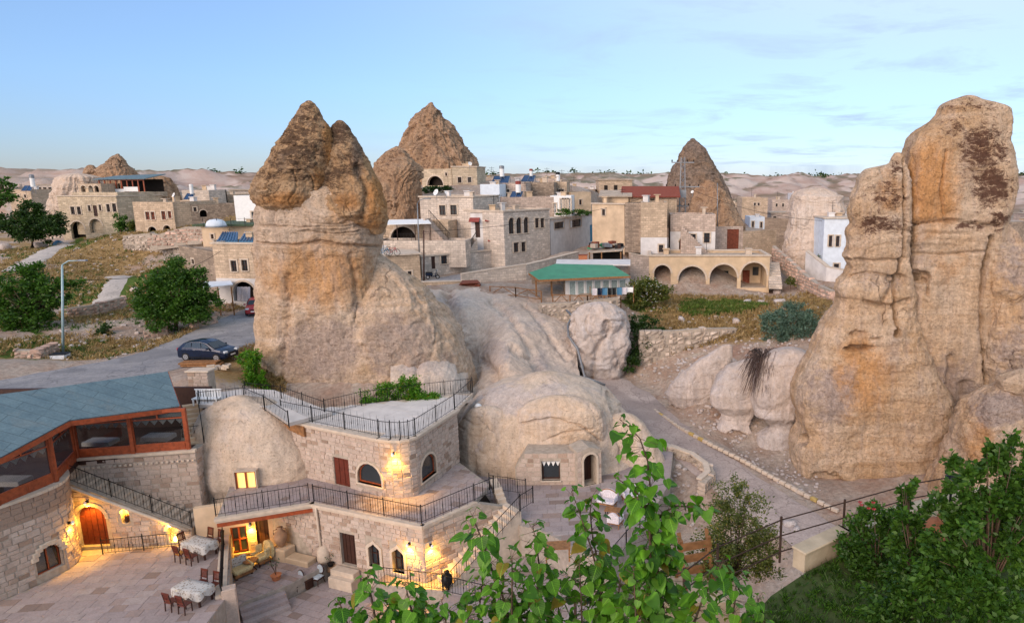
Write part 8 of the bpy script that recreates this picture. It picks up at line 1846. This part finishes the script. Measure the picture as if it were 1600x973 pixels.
def crown_points(blobs, n, seed, shell=.55, clumps=0, cl_r=.25):
    """leaf positions gathered in clumps near the surface of several ellipsoids"""
    r = np.random.default_rng(seed); vol = np.array([b[3] * b[4] * b[5] for b in blobs]) ** .67; vol = vol / vol.sum(); out, nrm = [], []
    for b, f in zip(blobs, vol):
        k = max(8, int((clumps or 60) * f)); d = r.normal(size=(k, 3)); d /= np.linalg.norm(d, axis=1, keepdims=True); rad = 1 - (1 - shell) * r.random((k, 1)) ** 1.5
        rad *= r.uniform(.72, 1.22, (k, 1)); cc = d * rad; m = int(n * f); i = r.integers(0, k, m)
        p = cc[i] + r.normal(size=(m, 3)) * cl_r * r.uniform(.5, 1.2, (k, 1))[i]; S = np.array(b[3:6]); out.append(np.array(b[:3]) + p * S); q = cc[i] * 1.0 + np.array([0, 0, .2]); nrm.append(q / (np.linalg.norm(q, axis=1, keepdims=True) + 1e-6))
    return np.concatenate(out), np.concatenate(nrm)
def limbs(base, blobs, r0, seed, n=7):
    r = random.Random(seed); m = MB(); b0 = Vector(base); c = Vector((0, 0, 0))
    for b in blobs: c += Vector(b[:3]) / len(blobs)
    fork = b0.lerp(c, .45); m.tube([b0 - Vector((0, 0, .3)), b0.lerp(fork, .5) + Vector((r.uniform(-.1, .1), r.uniform(-.1, .1), 0)), fork], r0, 8, r0 * .7)
    for k in range(n):
        b = blobs[k % len(blobs)]; e = Vector(b[:3]) + Vector((r.uniform(-.7, .7) * b[3], r.uniform(-.7, .7) * b[4], r.uniform(-.1, .75) * b[5]))
        m.tube([fork - (fork - b0) * r.uniform(0, .25), fork.lerp(e, .5) + Vector((0, 0, .12 * b[5])), e], r0 * .5, 6, r0 * .1)
    return m
def tree(label, blobs_px, base_px, leaf, n, mat, seed, name='tree', cat='tree', r0=.14, clumps=90, cl_r=.2, shell=.45, dx=0, dr=.8):
    """blobs_px: (px, py, Y, half width px, half height px)"""
    bl = []
    for px, py, Y, hw, hh in blobs_px:
        c = PY(px, py, Y); k = mpp(Y, py); bl.append((c.x, c.y, c.z, hw * k, hw * k * dr, hh * k))
    b = PY(*base_px); o = thing(name, label, cat, b)
    limbs(b, bl, r0, seed, 7 + len(bl) * 3).build('trunk', M['bark'], o, True)
    P_, N_ = crown_points(bl, n, seed, shell, clumps, cl_r); me = leaf_cloud(P_, leaf, seed, out=N_); mesh_obj('crown', me, M[mat], o); return o
tree('dense dark bush before the rocks far left', [(50, 352, 98, 36, 24), (28, 350, 98, 26, 22), (74, 350, 98, 26, 22), (52, 332, 98.5, 22, 18)], (50, 384, 98), .34, 15000, 'leafdark', 1, 'broad_bush', 'bush', .25, 150, .16)
tree('loose leafy tree at the left edge above the road', [(52, 462, 59, 40, 34), (15, 478, 58, 34, 38), (95, 455, 60, 26, 26), (45, 500, 58, 34, 24), (58, 430, 60, 26, 20)], (50, 535, 58), .26, 13000, 'leafmid', 2, 'broadleaf_tree', 'tree', .16, 130, .17)
tree('round green tree beside the brown timber pole', [(275, 462, 60, 44, 36), (242, 470, 60, 32, 32), (308, 470, 60.5, 30, 30), (268, 432, 60.5, 32, 24), (300, 440, 61, 24, 22), (270, 492, 59.5, 44, 20)], (275, 514, 60), .26, 20000, 'leafmid', 3, 'broadleaf_tree', 'tree', .18, 170, .15)
tree('small green shrub below the flat brown house', [(188, 349, 101, 11, 11), (198, 356, 101, 10, 7)], (188, 362, 101), .3, 1400, 'leafmid', 4, 'shrub', 'shrub', .08, 24)
tree('second small shrub right of the shrub below the brown house', [(214, 351, 100, 10, 10), (224, 356, 100, 9, 7)], (214, 362, 100), .3, 1300, 'leafolive', 5, 'shrub', 'shrub', .08, 24)
tree('branches of a tree reaching in at the far left skyline', [(2, 293, 70, 16, 10), (14, 306, 70, 10, 6), (-10, 310, 70, 22, 14), (6, 282, 71, 10, 5)], (-28, 375, 70), .3, 1700, 'leafmid', 6, 'broadleaf_tree', 'tree', .16, 40, .22)
tree('bright climbing shrub at the left foot of the big chimney', [(399, 590, 46, 15, 26), (392, 565, 46.5, 13, 18), (410, 600, 45.6, 9, 16), (383, 560, 47, 10, 10)], (399, 616, 46), .16, 6000, 'leaf', 7, 'shrub', 'shrub', .06, 70)
tree('dark shrub hanging over the gully beside the drain pipe', [(1002, 505, 62.5, 20, 13), (1028, 518, 62.5, 18, 8), (1000, 540, 61, 14, 24), (988, 570, 60, 12, 14)], (1000, 520, 63), .22, 5200, 'leafdark', 8, 'shrub', 'shrub', .06, 60)
tree('leafy white flowering shrub beside the cottage', [(1000, 460, 67, 22, 20), (1020, 450, 68, 22, 16), (988, 472, 66.5, 14, 12), (1038, 460, 68, 12, 10)], (1003, 488, 67), .24, 6000, 'leafolive', 9, 'shrub', 'shrub', .1, 70)
tree('rounded blue green shrub above the hanging dry roots', [(1238, 508, 60, 38, 26), (1210, 505, 60.5, 24, 22), (1264, 515, 59.6, 25, 26), (1235, 490, 61, 30, 16), (1225, 530, 59.5, 26, 14)], (1235, 548, 60), .17, 17000, 'leafblue', 10, 'shrub', 'shrub', .12, 160, .14)
tree('small upright green tree between grey wall and blue white house', [(1272, 412, 85, 11, 12), (1273, 428, 85, 12, 12)], (1272, 442, 85), .24, 2600, 'leafmid', 11, 'shrub', 'shrub', .08, 40)
tree('leafy bushes behind the roof terrace, left of the row', [(590, 622, 42.8, 22, 16), (612, 612, 43, 16, 16), (575, 630, 42.5, 10, 9)], (592, 642, 42.5), .15, 4200, 'leaf', 12, 'shrub', 'shrub', .05, 60, .2)
tree('taller leafy bush behind the roof terrace, middle of the row', [(640, 610, 43, 18, 20), (652, 625, 42.8, 20, 12), (632, 600, 43.2, 10, 10)], (640, 640, 42.8), .15, 4200, 'leaf', 13, 'shrub', 'shrub', .05, 60, .2)
tree('small leafy bush behind the roof terrace, right of the row', [(676, 624, 43, 14, 10), (690, 630, 43, 8, 6)], (676, 636, 43), .15, 1500, 'leaf', 14, 'shrub', 'shrub', .04, 30, .2)
tree('clipped hedge below the small cone house', [(672, 297, 104, 14, 5), (694, 297, 104, 12, 5)], (680, 303, 104), .3, 1600, 'leafdark', 15, 'hedge', 'hedge', .08, 40)
tree('green creeper along the top of the white garden wall', [(880, 332, 95, 14, 4), (902, 332, 98, 14, 4), (918, 332, 101, 8, 3)], (900, 338, 98), .26, 1500, 'leafmid', 16, 'creeper', 'creeper', .04, 40)
tree('dark scrub bush on the dry roadside slope', [(165, 518, 58, 10, 9)], (165, 528, 58), .2, 900, 'leafdark', 17, 'shrub', 'shrub', .04, 20)
tree('low scrub at the foot of the rubble wall by the arcade steps', [(1236, 440, 79, 8, 6)], (1236, 448, 79), .2, 500, 'leafolive', 18, 'shrub', 'shrub', .04, 16)
# white blossoms on the flowering shrub
rg = np.random.default_rng(4); sh = [o for o in COL.objects if o.get('label', '').startswith('leafy white flowering')][0]; m = MB()
for k in range(60):
    c = PY(985 + rg.random() * 50, 432 + rg.random() * 40, 66.0 + rg.random()); m.lathe(c, [(.01, -.03), (.05, 0), (.01, .03)], 6)
tag(m.build('blossom', M['white'], sh), kind='stuff')
# hanging dry roots
dr = thing('dry_roots', 'fan of dry grey roots hanging over the boulders', 'roots', PY(1205, 560, 56)); m = MB(); r = random.Random(9)
for k in range(380):
    f = r.uniform(-1, 1); a = PY(1205 + f * 26, r.uniform(543, 560), 50.6 - r.random() * .5); e = PY(1203 + f * 46 + r.uniform(-6, 6), r.uniform(575, 628) - abs(f) * 10, 47.4 + .6 * abs(f) + r.random() * .5); mid = a.lerp(e, .45) + Vector((r.uniform(-.25, .25), -.5, .55))
    m.tube([a, mid, e], .03, 3, .008)
m.build('root_strands', M['twig'], dr)
# ---- grass tufts, one mass of blades each (nobody could count them)
def tufts(name, pts, h, mat, seed, blades=7, w=.03):
    r = np.random.default_rng(seed); P_ = np.repeat(np.array(pts), blades, 0); n = len(P_); P_ = P_ + np.c_[r.normal(size=(n, 2)) * h * .25, np.zeros(n)]
    d = np.c_[r.normal(size=(n, 2)) * .38, np.ones(n)]; d /= np.linalg.norm(d, axis=1, keepdims=True); L = h * r.uniform(.5, 1.25, (n, 1)); a = r.random(n) * 6.28; s = np.c_[np.cos(a), np.sin(a), np.zeros(n)] * w
    V = np.stack([P_ - s, P_ + s, P_ + d * L * .6 + s * .5 , P_ + d * L + np.c_[d[:, :2] * L * .35, -.08 * L]], 1).reshape(-1, 3); me = bpy.data.meshes.new(name); me.vertices.add(n * 4); me.vertices.foreach_set('co', V.astype(np.float32).ravel())
    me.loops.add(n * 4); me.loops.foreach_set('vertex_index', np.arange(n * 4, dtype=np.int32)); me.polygons.add(n); me.polygons.foreach_set('loop_start', (np.arange(n) * 4).astype(np.int32)); me.polygons.foreach_set('loop_total', np.full(n, 4, np.int32)); me.update(calc_edges=True)
    return me
def scatter(n, seed, px0, px1, py0, py1, Y0, Y1, keep=None):
    r = np.random.default_rng(seed); y = r.uniform(Y0, Y1, n); k = np.array([1.0 / ray(1000, 440).y / FPX]); x = ((r.uniform(px0, px1, n)) - CX) * y * k; z = land_z(x, y)
    ok = np.ones(n, bool)
    for road, hw in ((ROAD_A, 3.6), (ROAD_B, 2.5), (ROAD_C, 2.6), (PATH, 1.3), (PATH2, 1.4)): ok &= poly_dist(x, y, road)[0] > hw
    if keep is not None: ok &= keep(x, y)
    return np.c_[x, y, z][ok]
def nkeep(th, s=41, sc=5): return lambda x, y: fbm(np.c_[x / sc, y / sc, x * 0], 4, s) > th
for nm, pts, h, mt, sd, bl_, w_ in (('dry_grass', scatter(9000, 1, -40, 400, 0, 0, 50, 100, nkeep(-.25)), .38, 'drygrass', 1, 6, .03), ('green_grass', scatter(3500, 2, -40, 340, 0, 0, 50, 102, nkeep(.12, 47, 2.2)), .34, 'grass', 2, 6, .03),
    ('dry_grass', scatter(3600, 3, 1010, 1300, 0, 0, 61, 77), .42, 'drygrass', 3, 6, .03), ('green_grass', scatter(3000, 4, 1065, 1200, 0, 0, 66, 75, lambda x, y: ((x - PY(1130, 480, 70).x) / 5.6) ** 2 + ((y - 70.5) / 3.6) ** 2 + 1.6 * fbm(np.c_[x / 1.6, y / 1.6, x * 0], 4, 5) < .75), .5, 'grass2', 4, 7, .03),
    ('dry_grass', scatter(900, 5, 370, 425, 0, 0, 46, 52), .45, 'drygrass', 5, 8, .03)):
    tag(mesh_obj(nm, tufts(nm, pts, h, None, sd, bl_, w_), M[mt]), {'dry_grass': 'dry straw coloured grass on the slopes', 'green_grass': 'green grass patches on the slopes'}[nm], 'grass', kind='stuff')
# loose rubble and stones too many to count
m = MB(); r = random.Random(12); n0 = 0
pts = np.concatenate([scatter(700, 6, -20, 400, 0, 0, 50, 100), scatter(500, 7, 980, 1300, 0, 0, 50, 80), scatter(1100, 8, 960, 1300, 0, 0, 38, 62)])
for x, y, z in pts:
    s = r.uniform(.08, .32) * (1 if y > 48 else .7); m.box((x, y, z + s * .2), s * r.uniform(.8, 1.6), s, s * r.uniform(.5, .9), r.uniform(0, 3), s * .22)
tag(m.build('scattered_stones', M['boulder']), 'scattered loose pale stones over the slopes', 'stones', kind='stuff')
# far tree belts on the plateau
r = np.random.default_rng(5); C = []
for k in range(420):
    th = r.uniform(-.78, .62); d = r.uniform(470, 900); x, y = d * math.sin(th), d * math.cos(th); z = ground_z(x, y)
    if z < 20: continue
    s = r.uniform(1.2, 3.2); C.append(np.array([x, y, z + s * .7]) + r.normal(size=(26, 3)) * np.array([s * .8, s * .8, s * .42]))
C = np.concatenate(C); tag(mesh_obj('far_trees', leaf_cloud(C, 2.2, 3), M['leafdark']), 'dark belt of distant trees along the plateau', 'trees', kind='stuff')
# ================================================================== FOREGROUND GARDEN
GZ0 = 15.5
ge = [PZ(1150, 990, GZ0), PZ(1205, 930, GZ0), PZ(1262, 892, GZ0), PZ(1330, 858, GZ0), PZ(1420, 826, GZ0), PZ(1520, 800, GZ0), PZ(1680, 770, GZ0)]
poly = [(-5, -3), (14, -3), (17, 12)] + [(p.x, p.y) for p in ge[::-1]] + [(0.4, 8.4), (-5, 8.2)]
M['soil'] = simple('garden_soil', (0.055, 0.075, 0.02), .97, .4, 5, kind='World')
floor_poly('lawn', poly, GZ0, 'soil', 2.0)
tag(MB().prism([(p[0] * 1.0 + (0 if i else 0), p[1] - .02) for i, p in enumerate(poly if sum(poly[i][0] * poly[(i + 1) % len(poly)][1] - poly[(i + 1) % len(poly)][0] * poly[i][1] for i in range(len(poly))) > 0 else poly[::-1])], -1, GZ0 - 2.01).build('garden_bank', M['vstone_p']), kind='structure')
pts = []
for _ in range(14000):
    x, y = random.uniform(-1, 14), random.uniform(6.5, 14)
    if inside(poly, x, y + .08): pts.append((x, y, GZ0))
tag(mesh_obj('lawn_grass', tufts('lawn_grass', pts, .10, None, 9, 9, .006), M['grass']), 'dense green lawn in the garden at the lower right', 'grass', kind='stuff')
# parapet at its edge
M['cream'] = simple('cream_plaster', (0.50, 0.40, 0.28), .9, .3, 1.6, bump=.02, kind='World')
pw = thing('garden_parapet', 'low cream plastered parapet at the edge of the lawn', 'wall', ge[1])
for a, b in zip(ge[2:-1], ge[3:]):
    w = Wall(a[:2], b[:2]); MB().box(w.at(w.L / 2, GZ0 + .12, -.18), w.L + .05, .26, .34, w.rz).build('wall_panel', M['cream'], pw); MB().box(w.at(w.L / 2, GZ0 + .31, -.18), w.L + .1, .32, .05, w.rz, .015).build('coping', M['cream'], pw)
# thin rail fence in front of it
fp = [PZ(1068, 968, GZ0), PZ(1120, 925, GZ0), PZ(1218, 878, GZ0), PZ(1316, 848, GZ0), PZ(1418, 816, GZ0), PZ(1500, 800, GZ0)]
fe = thing('rail_fence', 'thin dark iron fence with three rails crossing the lower right', 'fence', fp[2]); fp = [PZ(900, 1010, GZ0)] + fp
M['rustiron'] = simple('rusty_iron', (0.05, 0.028, 0.02), .8, .3, 8)
for q in fp: MB().bar(q, q + Vector((0, 0, .86)), .022, 6).build('post', M['rustiron'], fe)
for h_ in (.2, .5, .8):
    m = MB()
    for a, b in zip(fp[:-1], fp[1:]): m.bar(a + Vector((0, 0, h_)), b + Vector((0, 0, h_)), .012, 5)
    m.build('rail', M['rustiron'], fe)
# terracotta jar and lantern in the shrubs
c = PZ(1446, 850, GZ0); o = thing('terracotta_urn', 'tilted terracotta urn between the garden shrubs', 'urn', c); o.rotation_euler = (.3, .35, 0); p = loc_parts(o); p('body', MB().lathe((0, 0, 0), [(.12, 0), (.24, .1), (.28, .3), (.22, .5), (.12, .6), (.15, .66)], 14), 'terracotta', sm=True)
c = PZ(1480, 830, GZ0); o = thing('garden_lantern', 'small yellow garden lantern among the shrubs', 'lantern', c); p = loc_parts(o); p('post', MB().bar((0, 0, 0), (0, 0, .9), .025), 'iron'); p('glass', MB().box((0, 0, 1.0), .14, .14, .2), 'gold'); p('roof', MB().lathe((0, 0, 1.1), [(.13, 0), (.02, .1)], 8), 'iron')
# wooden crate chair seen through the leaves
c = PZ(1085, 905, GZ0 - 1.0); o = thing('timber_trestle', 'orange brown timber trestle behind the foreground leaves', 'trestle', PZ(1088, 912, 14.0), .3); p = loc_parts(o)
for x in (-.3, .3): p('leg', MB().beam((x, -.2, 0), (x, .25, 1.05), .07, .05), 'oldwood'); p('leg', MB().beam((x, .35, 0), (x, .1, .95), .07, .05), 'oldwood')
for z in (.3, .55, .8): p('board', MB().box((0, .02 + .1 * z, z), .72, .04, .16), 'oldwood')
MB().box(PZ(1088, 912, 14.0) + Vector((0, .1, -.6)), 1.6, 1.4, 1.2).build('plinth', M['cream'], o)
# shrubs of the garden
tree('fine leaved yellowish bush left of the iron fence', [(1150, 835, 13, 55, 62), (1120, 870, 12.6, 40, 50), (1185, 870, 12.8, 34, 52), (1150, 785, 13.4, 34, 36)], (1150, 935, 12.6), .055, 15000, 'leafolive', 21, 'garden_bush', 'bush', .03, 170, .15)
def leafy_shrub(label, bl, base, leaf, n, mat, seed, flowers=0):
    o = tree(label, bl, base, leaf, n, mat, seed, 'garden_shrub', 'shrub', .035, 110, .14, .3)
    if flowers:
        r = random.Random(seed); m = MB()
        for k in range(flowers):
            c = PY(r.choice([1352, 1360, 1340, 1368]) + r.uniform(-6, 6), r.uniform(782, 800), bl[0][2] - .35)
            for q in range(6): a = q * 1.05; d_ = Vector((math.cos(a), -.4, math.sin(a))) * .035; n_ = d_.orthogonal().normalized() * .016; m.add([c, c + d_ * .6 + n_, c + d_, c + d_ * .6 - n_], [(0, 1, 2, 3)])
        m.build('flower', M['redpaint'], o)
    return o
leafy_shrub('rose shrub with small red flowers beside the lawn', [(1365, 860, 10.6, 50, 54), (1335, 845, 10.8, 30, 50), (1398, 890, 10.2, 46, 52), (1375, 805, 10.8, 36, 30), (1345, 900, 10.3, 34, 34)], (1372, 925, 10.4), .08, 7000, 'leafmid', 22, 5)
leafy_shrub('tall leafy shrub at the right picture edge', [(1555, 720, 8.7, 34, 40), (1520, 760, 8.6, 44, 50), (1540, 800, 8.6, 60, 70), (1500, 850, 8.4, 56, 64), (1585, 840, 8.4, 50, 90), (1570, 730, 8.8, 46, 46), (1480, 900, 8.2, 60, 54), (1540, 930, 8.0, 80, 60), (1470, 830, 8.6, 40, 50), (1590, 780, 8.6, 50, 80)], (1545, 1000, 8.2), .09, 15000, 'leafmid', 23)
leafy_shrub('slender shrub between rose shrub and tall right shrub', [(1420, 830, 9.4, 30, 56), (1440, 890, 9.2, 50, 54), (1415, 775, 9.6, 18, 30), (1410, 940, 8.8, 60, 40)], (1430, 955, 9.0), .085, 6500, 'leafmid', 24)
# ---- saplings right below the viewpoint: each large leaf a piece of its own
def heart_mesh(k):
    r = random.Random(k); o_ = [(0, .02), (.20, -.07), (.40, -.03), (.50, .16), (.46, .40), (.30, .68), (.10, .92), (0, 1.04)]
    cup, fold = r.uniform(.05, .16), r.uniform(.03, .12); v = [(0, 0, 0), (0, .35, -.01), (0, .7, -.03), (0, 1.04, -.16 - cup)]; n_mid = len(v); f = []
    rt = [(x, y, fold * x * 1.6 - cup * y * y + r.uniform(-.015, .015)) for x, y in o_[1:-1]]; lt = [(-x, y, fold * x * 1.6 - cup * y * y + r.uniform(-.015, .015)) for x, y in o_[1:-1]]
    v += rt; v += lt; R0, L0 = 4, 4 + len(rt)
    f = [(0, R0, R0 + 1), (0, R0 + 1, R0 + 2, 1), (1, R0 + 2, R0 + 3), (1, R0 + 3, R0 + 4, 2), (2, R0 + 4, R0 + 5), (2, R0 + 5, 3)]
    f += [tuple(reversed([(i if i < 4 else i - R0 + L0) for i in q])) for q in f]
    me = np_mesh('leaf', v, f, True); me.materials.append(M['leaf']); return me
HEART = [heart_mesh(k) for k in range(6)]
def sapling(label, Y, shoots, seed, size=.085, limit=300, step=.032):
    r = random.Random(seed); b = PY(shoots[0]['p'][-1][0], 973, Y); o = thing('leafy_sapling', label, 'sapling', (b.x, b.y, GZ0)); pinv = world_of(o).inverted(); stems = MB(); items = []
    for s in shoots:
        P_ = [PY(px, py, Y + dy) for px, py, dy in s['p']]; r0 = s.get('r', .011)
        P_.append(Vector((b.x + (P_[-1].x - b.x) * .5, b.y, GZ0 + 1.5))); 
        dense = []
        for a, c in zip(P_[:-1], P_[1:]):
            n = max(1, int((c - a).length / step)); dense += [a.lerp(c, k / n) for k in range(n)]
        stems.tube(P_[:2] + P_[2:], .003, 6, r0)
        vis = [q for q in dense if q.z > PY(1000, 1010, q.y).z]; sp = s.get('spread', .11)
        for i, q in enumerate(vis):
            top = min(1, i / 5 + .25); dn = s.get('dens', 1.6)
            for _ in range(int(dn) + (r.random() < dn % 1)):
                a = i * 2.4 + r.uniform(-.8, .8); rad = sp * r.uniform(.2, 1.25) * min(1, .35 + i / 7); e = q + Vector((math.cos(a) * rad, math.sin(a) * rad, r.uniform(-.03, .06)))
                items.append((q, e, a, size * r.uniform(.45, 1.22) * (.55 + .45 * top)))
    r.shuffle(items); rest_items = items[limit:]; items = items[:limit]
    def orient(a, rr): return (r.uniform(-1.15, -.15), r.uniform(-.5, .5), a - math.pi / 2 + r.uniform(-.6, .6))
    for q, e, a, sz in items:
        stems.bar(q, e, .0016, 3); l = bpy.data.objects.new('leaf', r.choice(HEART)); COL.objects.link(l); l.parent = o; l.matrix_parent_inverse = pinv; l.location = e; l.rotation_euler = orient(a, r); l.scale = (sz,) * 3
    if rest_items:
        m = MB()
        for q, e, a, sz in rest_items:
            stems.bar(q, e, .0016, 3); h = r.choice(HEART); from_ = Matrix.LocRotScale(e, __import__('mathutils').Euler(orient(a, r)), (sz,) * 3); m.add([from_ @ v.co for v in h.vertices], [tuple(p.vertices) for p in h.polygons])
        tag(m.build('inner_leaves', M['leaf'], o, True), kind='stuff')
    stems.build('stem', M['bark'], o, True); return o
sapling('tallest foreground sapling with large heart shaped leaves', 4.3, [
    dict(p=[(968, 655, 0), (985, 668, 0), (1000, 685, 0), (1012, 720, .02), (1016, 760, .03), (1012, 800, .05), (1018, 840, .05), (1030, 900, .05), (1040, 980, .05)], spread=.14, dens=2.5),
    dict(p=[(1108, 800, .1), (1085, 792, .1), (1060, 790, .08), (1035, 800, .06), (1022, 830, .05), (1028, 900, .05)], spread=.12, dens=3.1),
    dict(p=[(960, 745, -.1), (985, 760, -.08), (1005, 780, -.05), (1015, 820, 0)], spread=.10, dens=2.4),
    dict(p=[(1128, 880, -.2), (1120, 900, -.2), (1100, 930, -.15), (1080, 985, -.1)], spread=.12, dens=3.4),
    dict(p=[(1150, 900, .1), (1150, 930, .1), (1140, 990, .1)], spread=.15, dens=3.4), dict(p=[(990, 890, -.1), (992, 930, -.1), (995, 990, -.1)], spread=.16, dens=3.6), dict(p=[(1185, 935, .2), (1180, 990, .2)], spread=.13, dens=3.2),
    dict(p=[(1048, 850, .1), (1040, 880, .1), (1035, 930, .1), (1030, 990, .1)], spread=.15, dens=4.1)], 31, .092)
sapling('leafy foreground sapling left of the tallest one', 4.5, [
    dict(p=[(893, 768, 0), (902, 790, 0), (912, 820, 0), (925, 860, 0), (935, 900, 0), (950, 990, 0)], spread=.11, dens=2.9),
    dict(p=[(925, 775, .1), (922, 800, .1), (926, 840, .1), (935, 880, .1), (940, 990, .1)], spread=.11, dens=2.7),
    dict(p=[(870, 900, 0), (872, 940, 0), (875, 990, 0)], spread=.17, dens=3.6), dict(p=[(905, 880, -.1), (908, 930, -.1), (910, 990, -.1)], spread=.16, dens=3.4),
    dict(p=[(980, 880, 0), (970, 900, 0), (965, 940, 0), (960, 990, 0)], spread=.14, dens=3.7)], 32, .088)
sapling('foreground sapling before the pale side terrace', 4.2, [
    dict(p=[(738, 805, 0), (744, 820, 0), (752, 840, 0), (765, 880, 0), (785, 930, 0), (800, 990, 0)], spread=.12, dens=3.4),
    dict(p=[(832, 822, .1), (838, 845, .1), (842, 880, .1), (840, 920, .1), (830, 990, .1)], spread=.13, dens=3.2),
    dict(p=[(755, 900, .1), (750, 940, .1), (745, 990, .1)], spread=.16, dens=3.4), dict(p=[(835, 920, 0), (835, 990, 0)], spread=.17, dens=3.6),
    dict(p=[(800, 870, -.1), (800, 900, -.1), (800, 940, -.1), (800, 990, -.1)], spread=.14, dens=3.4)], 33, .092)
sapling('lowest foreground sapling at the bottom edge below the landing', 4.0, [
    dict(p=[(574, 898, 0), (576, 915, 0), (582, 940, 0), (590, 990, 0)], spread=.10, dens=3.7),
    dict(p=[(634, 908, .05), (636, 925, .05), (642, 950, .05), (650, 990, .05)], spread=.12, dens=4.1),
    dict(p=[(530, 940, -.05), (538, 960, -.05), (548, 990, -.05)], spread=.08, dens=3.4),
    dict(p=[(610, 945, 0), (612, 995, 0)], spread=.13, dens=3.4), dict(p=[(665, 950, 0), (668, 995, 0)], spread=.13, dens=3.2), dict(p=[(730, 945, .1), (732, 995, .1)], spread=.14, dens=3.4),
    dict(p=[(690, 938, .05), (695, 960, .05), (700, 995, .05)], spread=.12, dens=3.7)], 34, .092)

# ================================================================== DISTANT TOWN: tiny houses one can still count
r = random.Random(77); wall_m = MB().box((0, 0, 0), 1, 1, 1).mesh('wall'); roof_m = MB().box((0, 0, 0), 1, 1, 1).mesh('roof'); win_m = MB().box((0, 0, 0), 1, 1, 1).mesh('window'); roof_m.materials.append(M['roofslab']); win_m.materials.append(M['dark'])
wms = []
for k in ('vstone_w', 'vstone_p', 'vstone_o', 'plaster', 'vtan'): q = wall_m.copy(); q.materials.append(M[k]); wms.append(q)
spots = [(r.uniform(a, b), r.uniform(y0, y1)) for a, b, y0, y1, n in ((10, 130, 150, 230, 9), (215, 400, 128, 260, 20), (745, 1000, 125, 260, 34), (1135, 1240, 140, 260, 10), (1240, 1330, 150, 320, 8), (1575, 1640, 120, 220, 4)) for _ in range(n)]
_seen = set()
for px, Y in spots:
    x = (px - CX) * Y / ray(1000, 300).y / FPX; z = ground_z(x, Y); w_, d_, h_ = r.uniform(4, 7), r.uniform(4, 6), r.uniform(2.6, 4.4); rz = r.uniform(-.5, .5)
    if to_px(np.array([x, Y, z + h_ + .5]))[1] < 277 - (6 if px < 130 else 0): continue
    ci, nw, chm = r.randrange(5), r.randint(1, 3), r.random() < .5
    reg = 'left of the yellow arched house' if px < 130 else 'between brown house and big chimney' if px < 420 else 'behind the solar tanks' if px < 870 else 'left of the red tiled roof' if px < 1010 else 'right of the grey cone' if px < 1240 else 'beside the carved rock block' if px < 1400 else 'right of the rock tower'
    lab = f"tiny distant {('narrow', 'broad')[w_ > 5.5]} {('low', 'tall')[h_ > 3.5]} {('pale', 'pinkish', 'tan', 'whitewashed', 'ochre')[ci]} house, {('one window', 'two windows', 'three windows')[nw - 1]}{' and chimney' if chm else ''}, {reg}"
    if lab in _seen: continue
    _seen.add(lab); o = thing('distant_house', lab, 'house', (x, Y, z), rz, 'distant small houses below the skyline')
    def kid(nm, me, loc, sc): c = bpy.data.objects.new(nm, me); COL.objects.link(c); c.parent = o; c.location = loc; c.scale = sc
    kid('wall', wms[ci], (0, 0, h_ / 2 - 1), (w_, d_, h_ + 2)); kid('roof', roof_m, (0, 0, h_ + .1), (w_ + .4, d_ + .4, .25))
    for k in range(nw): kid('window', win_m, (-w_ / 2 + w_ * (k + .7) / 3.4, -d_ / 2, h_ * .55), (.7, .12, 1.1))
    if chm: kid('chimney', wms[ci], (r.uniform(-.3, .3) * w_, r.uniform(-.2, .2) * d_, h_ + .5), (.6, .6, 1.0))
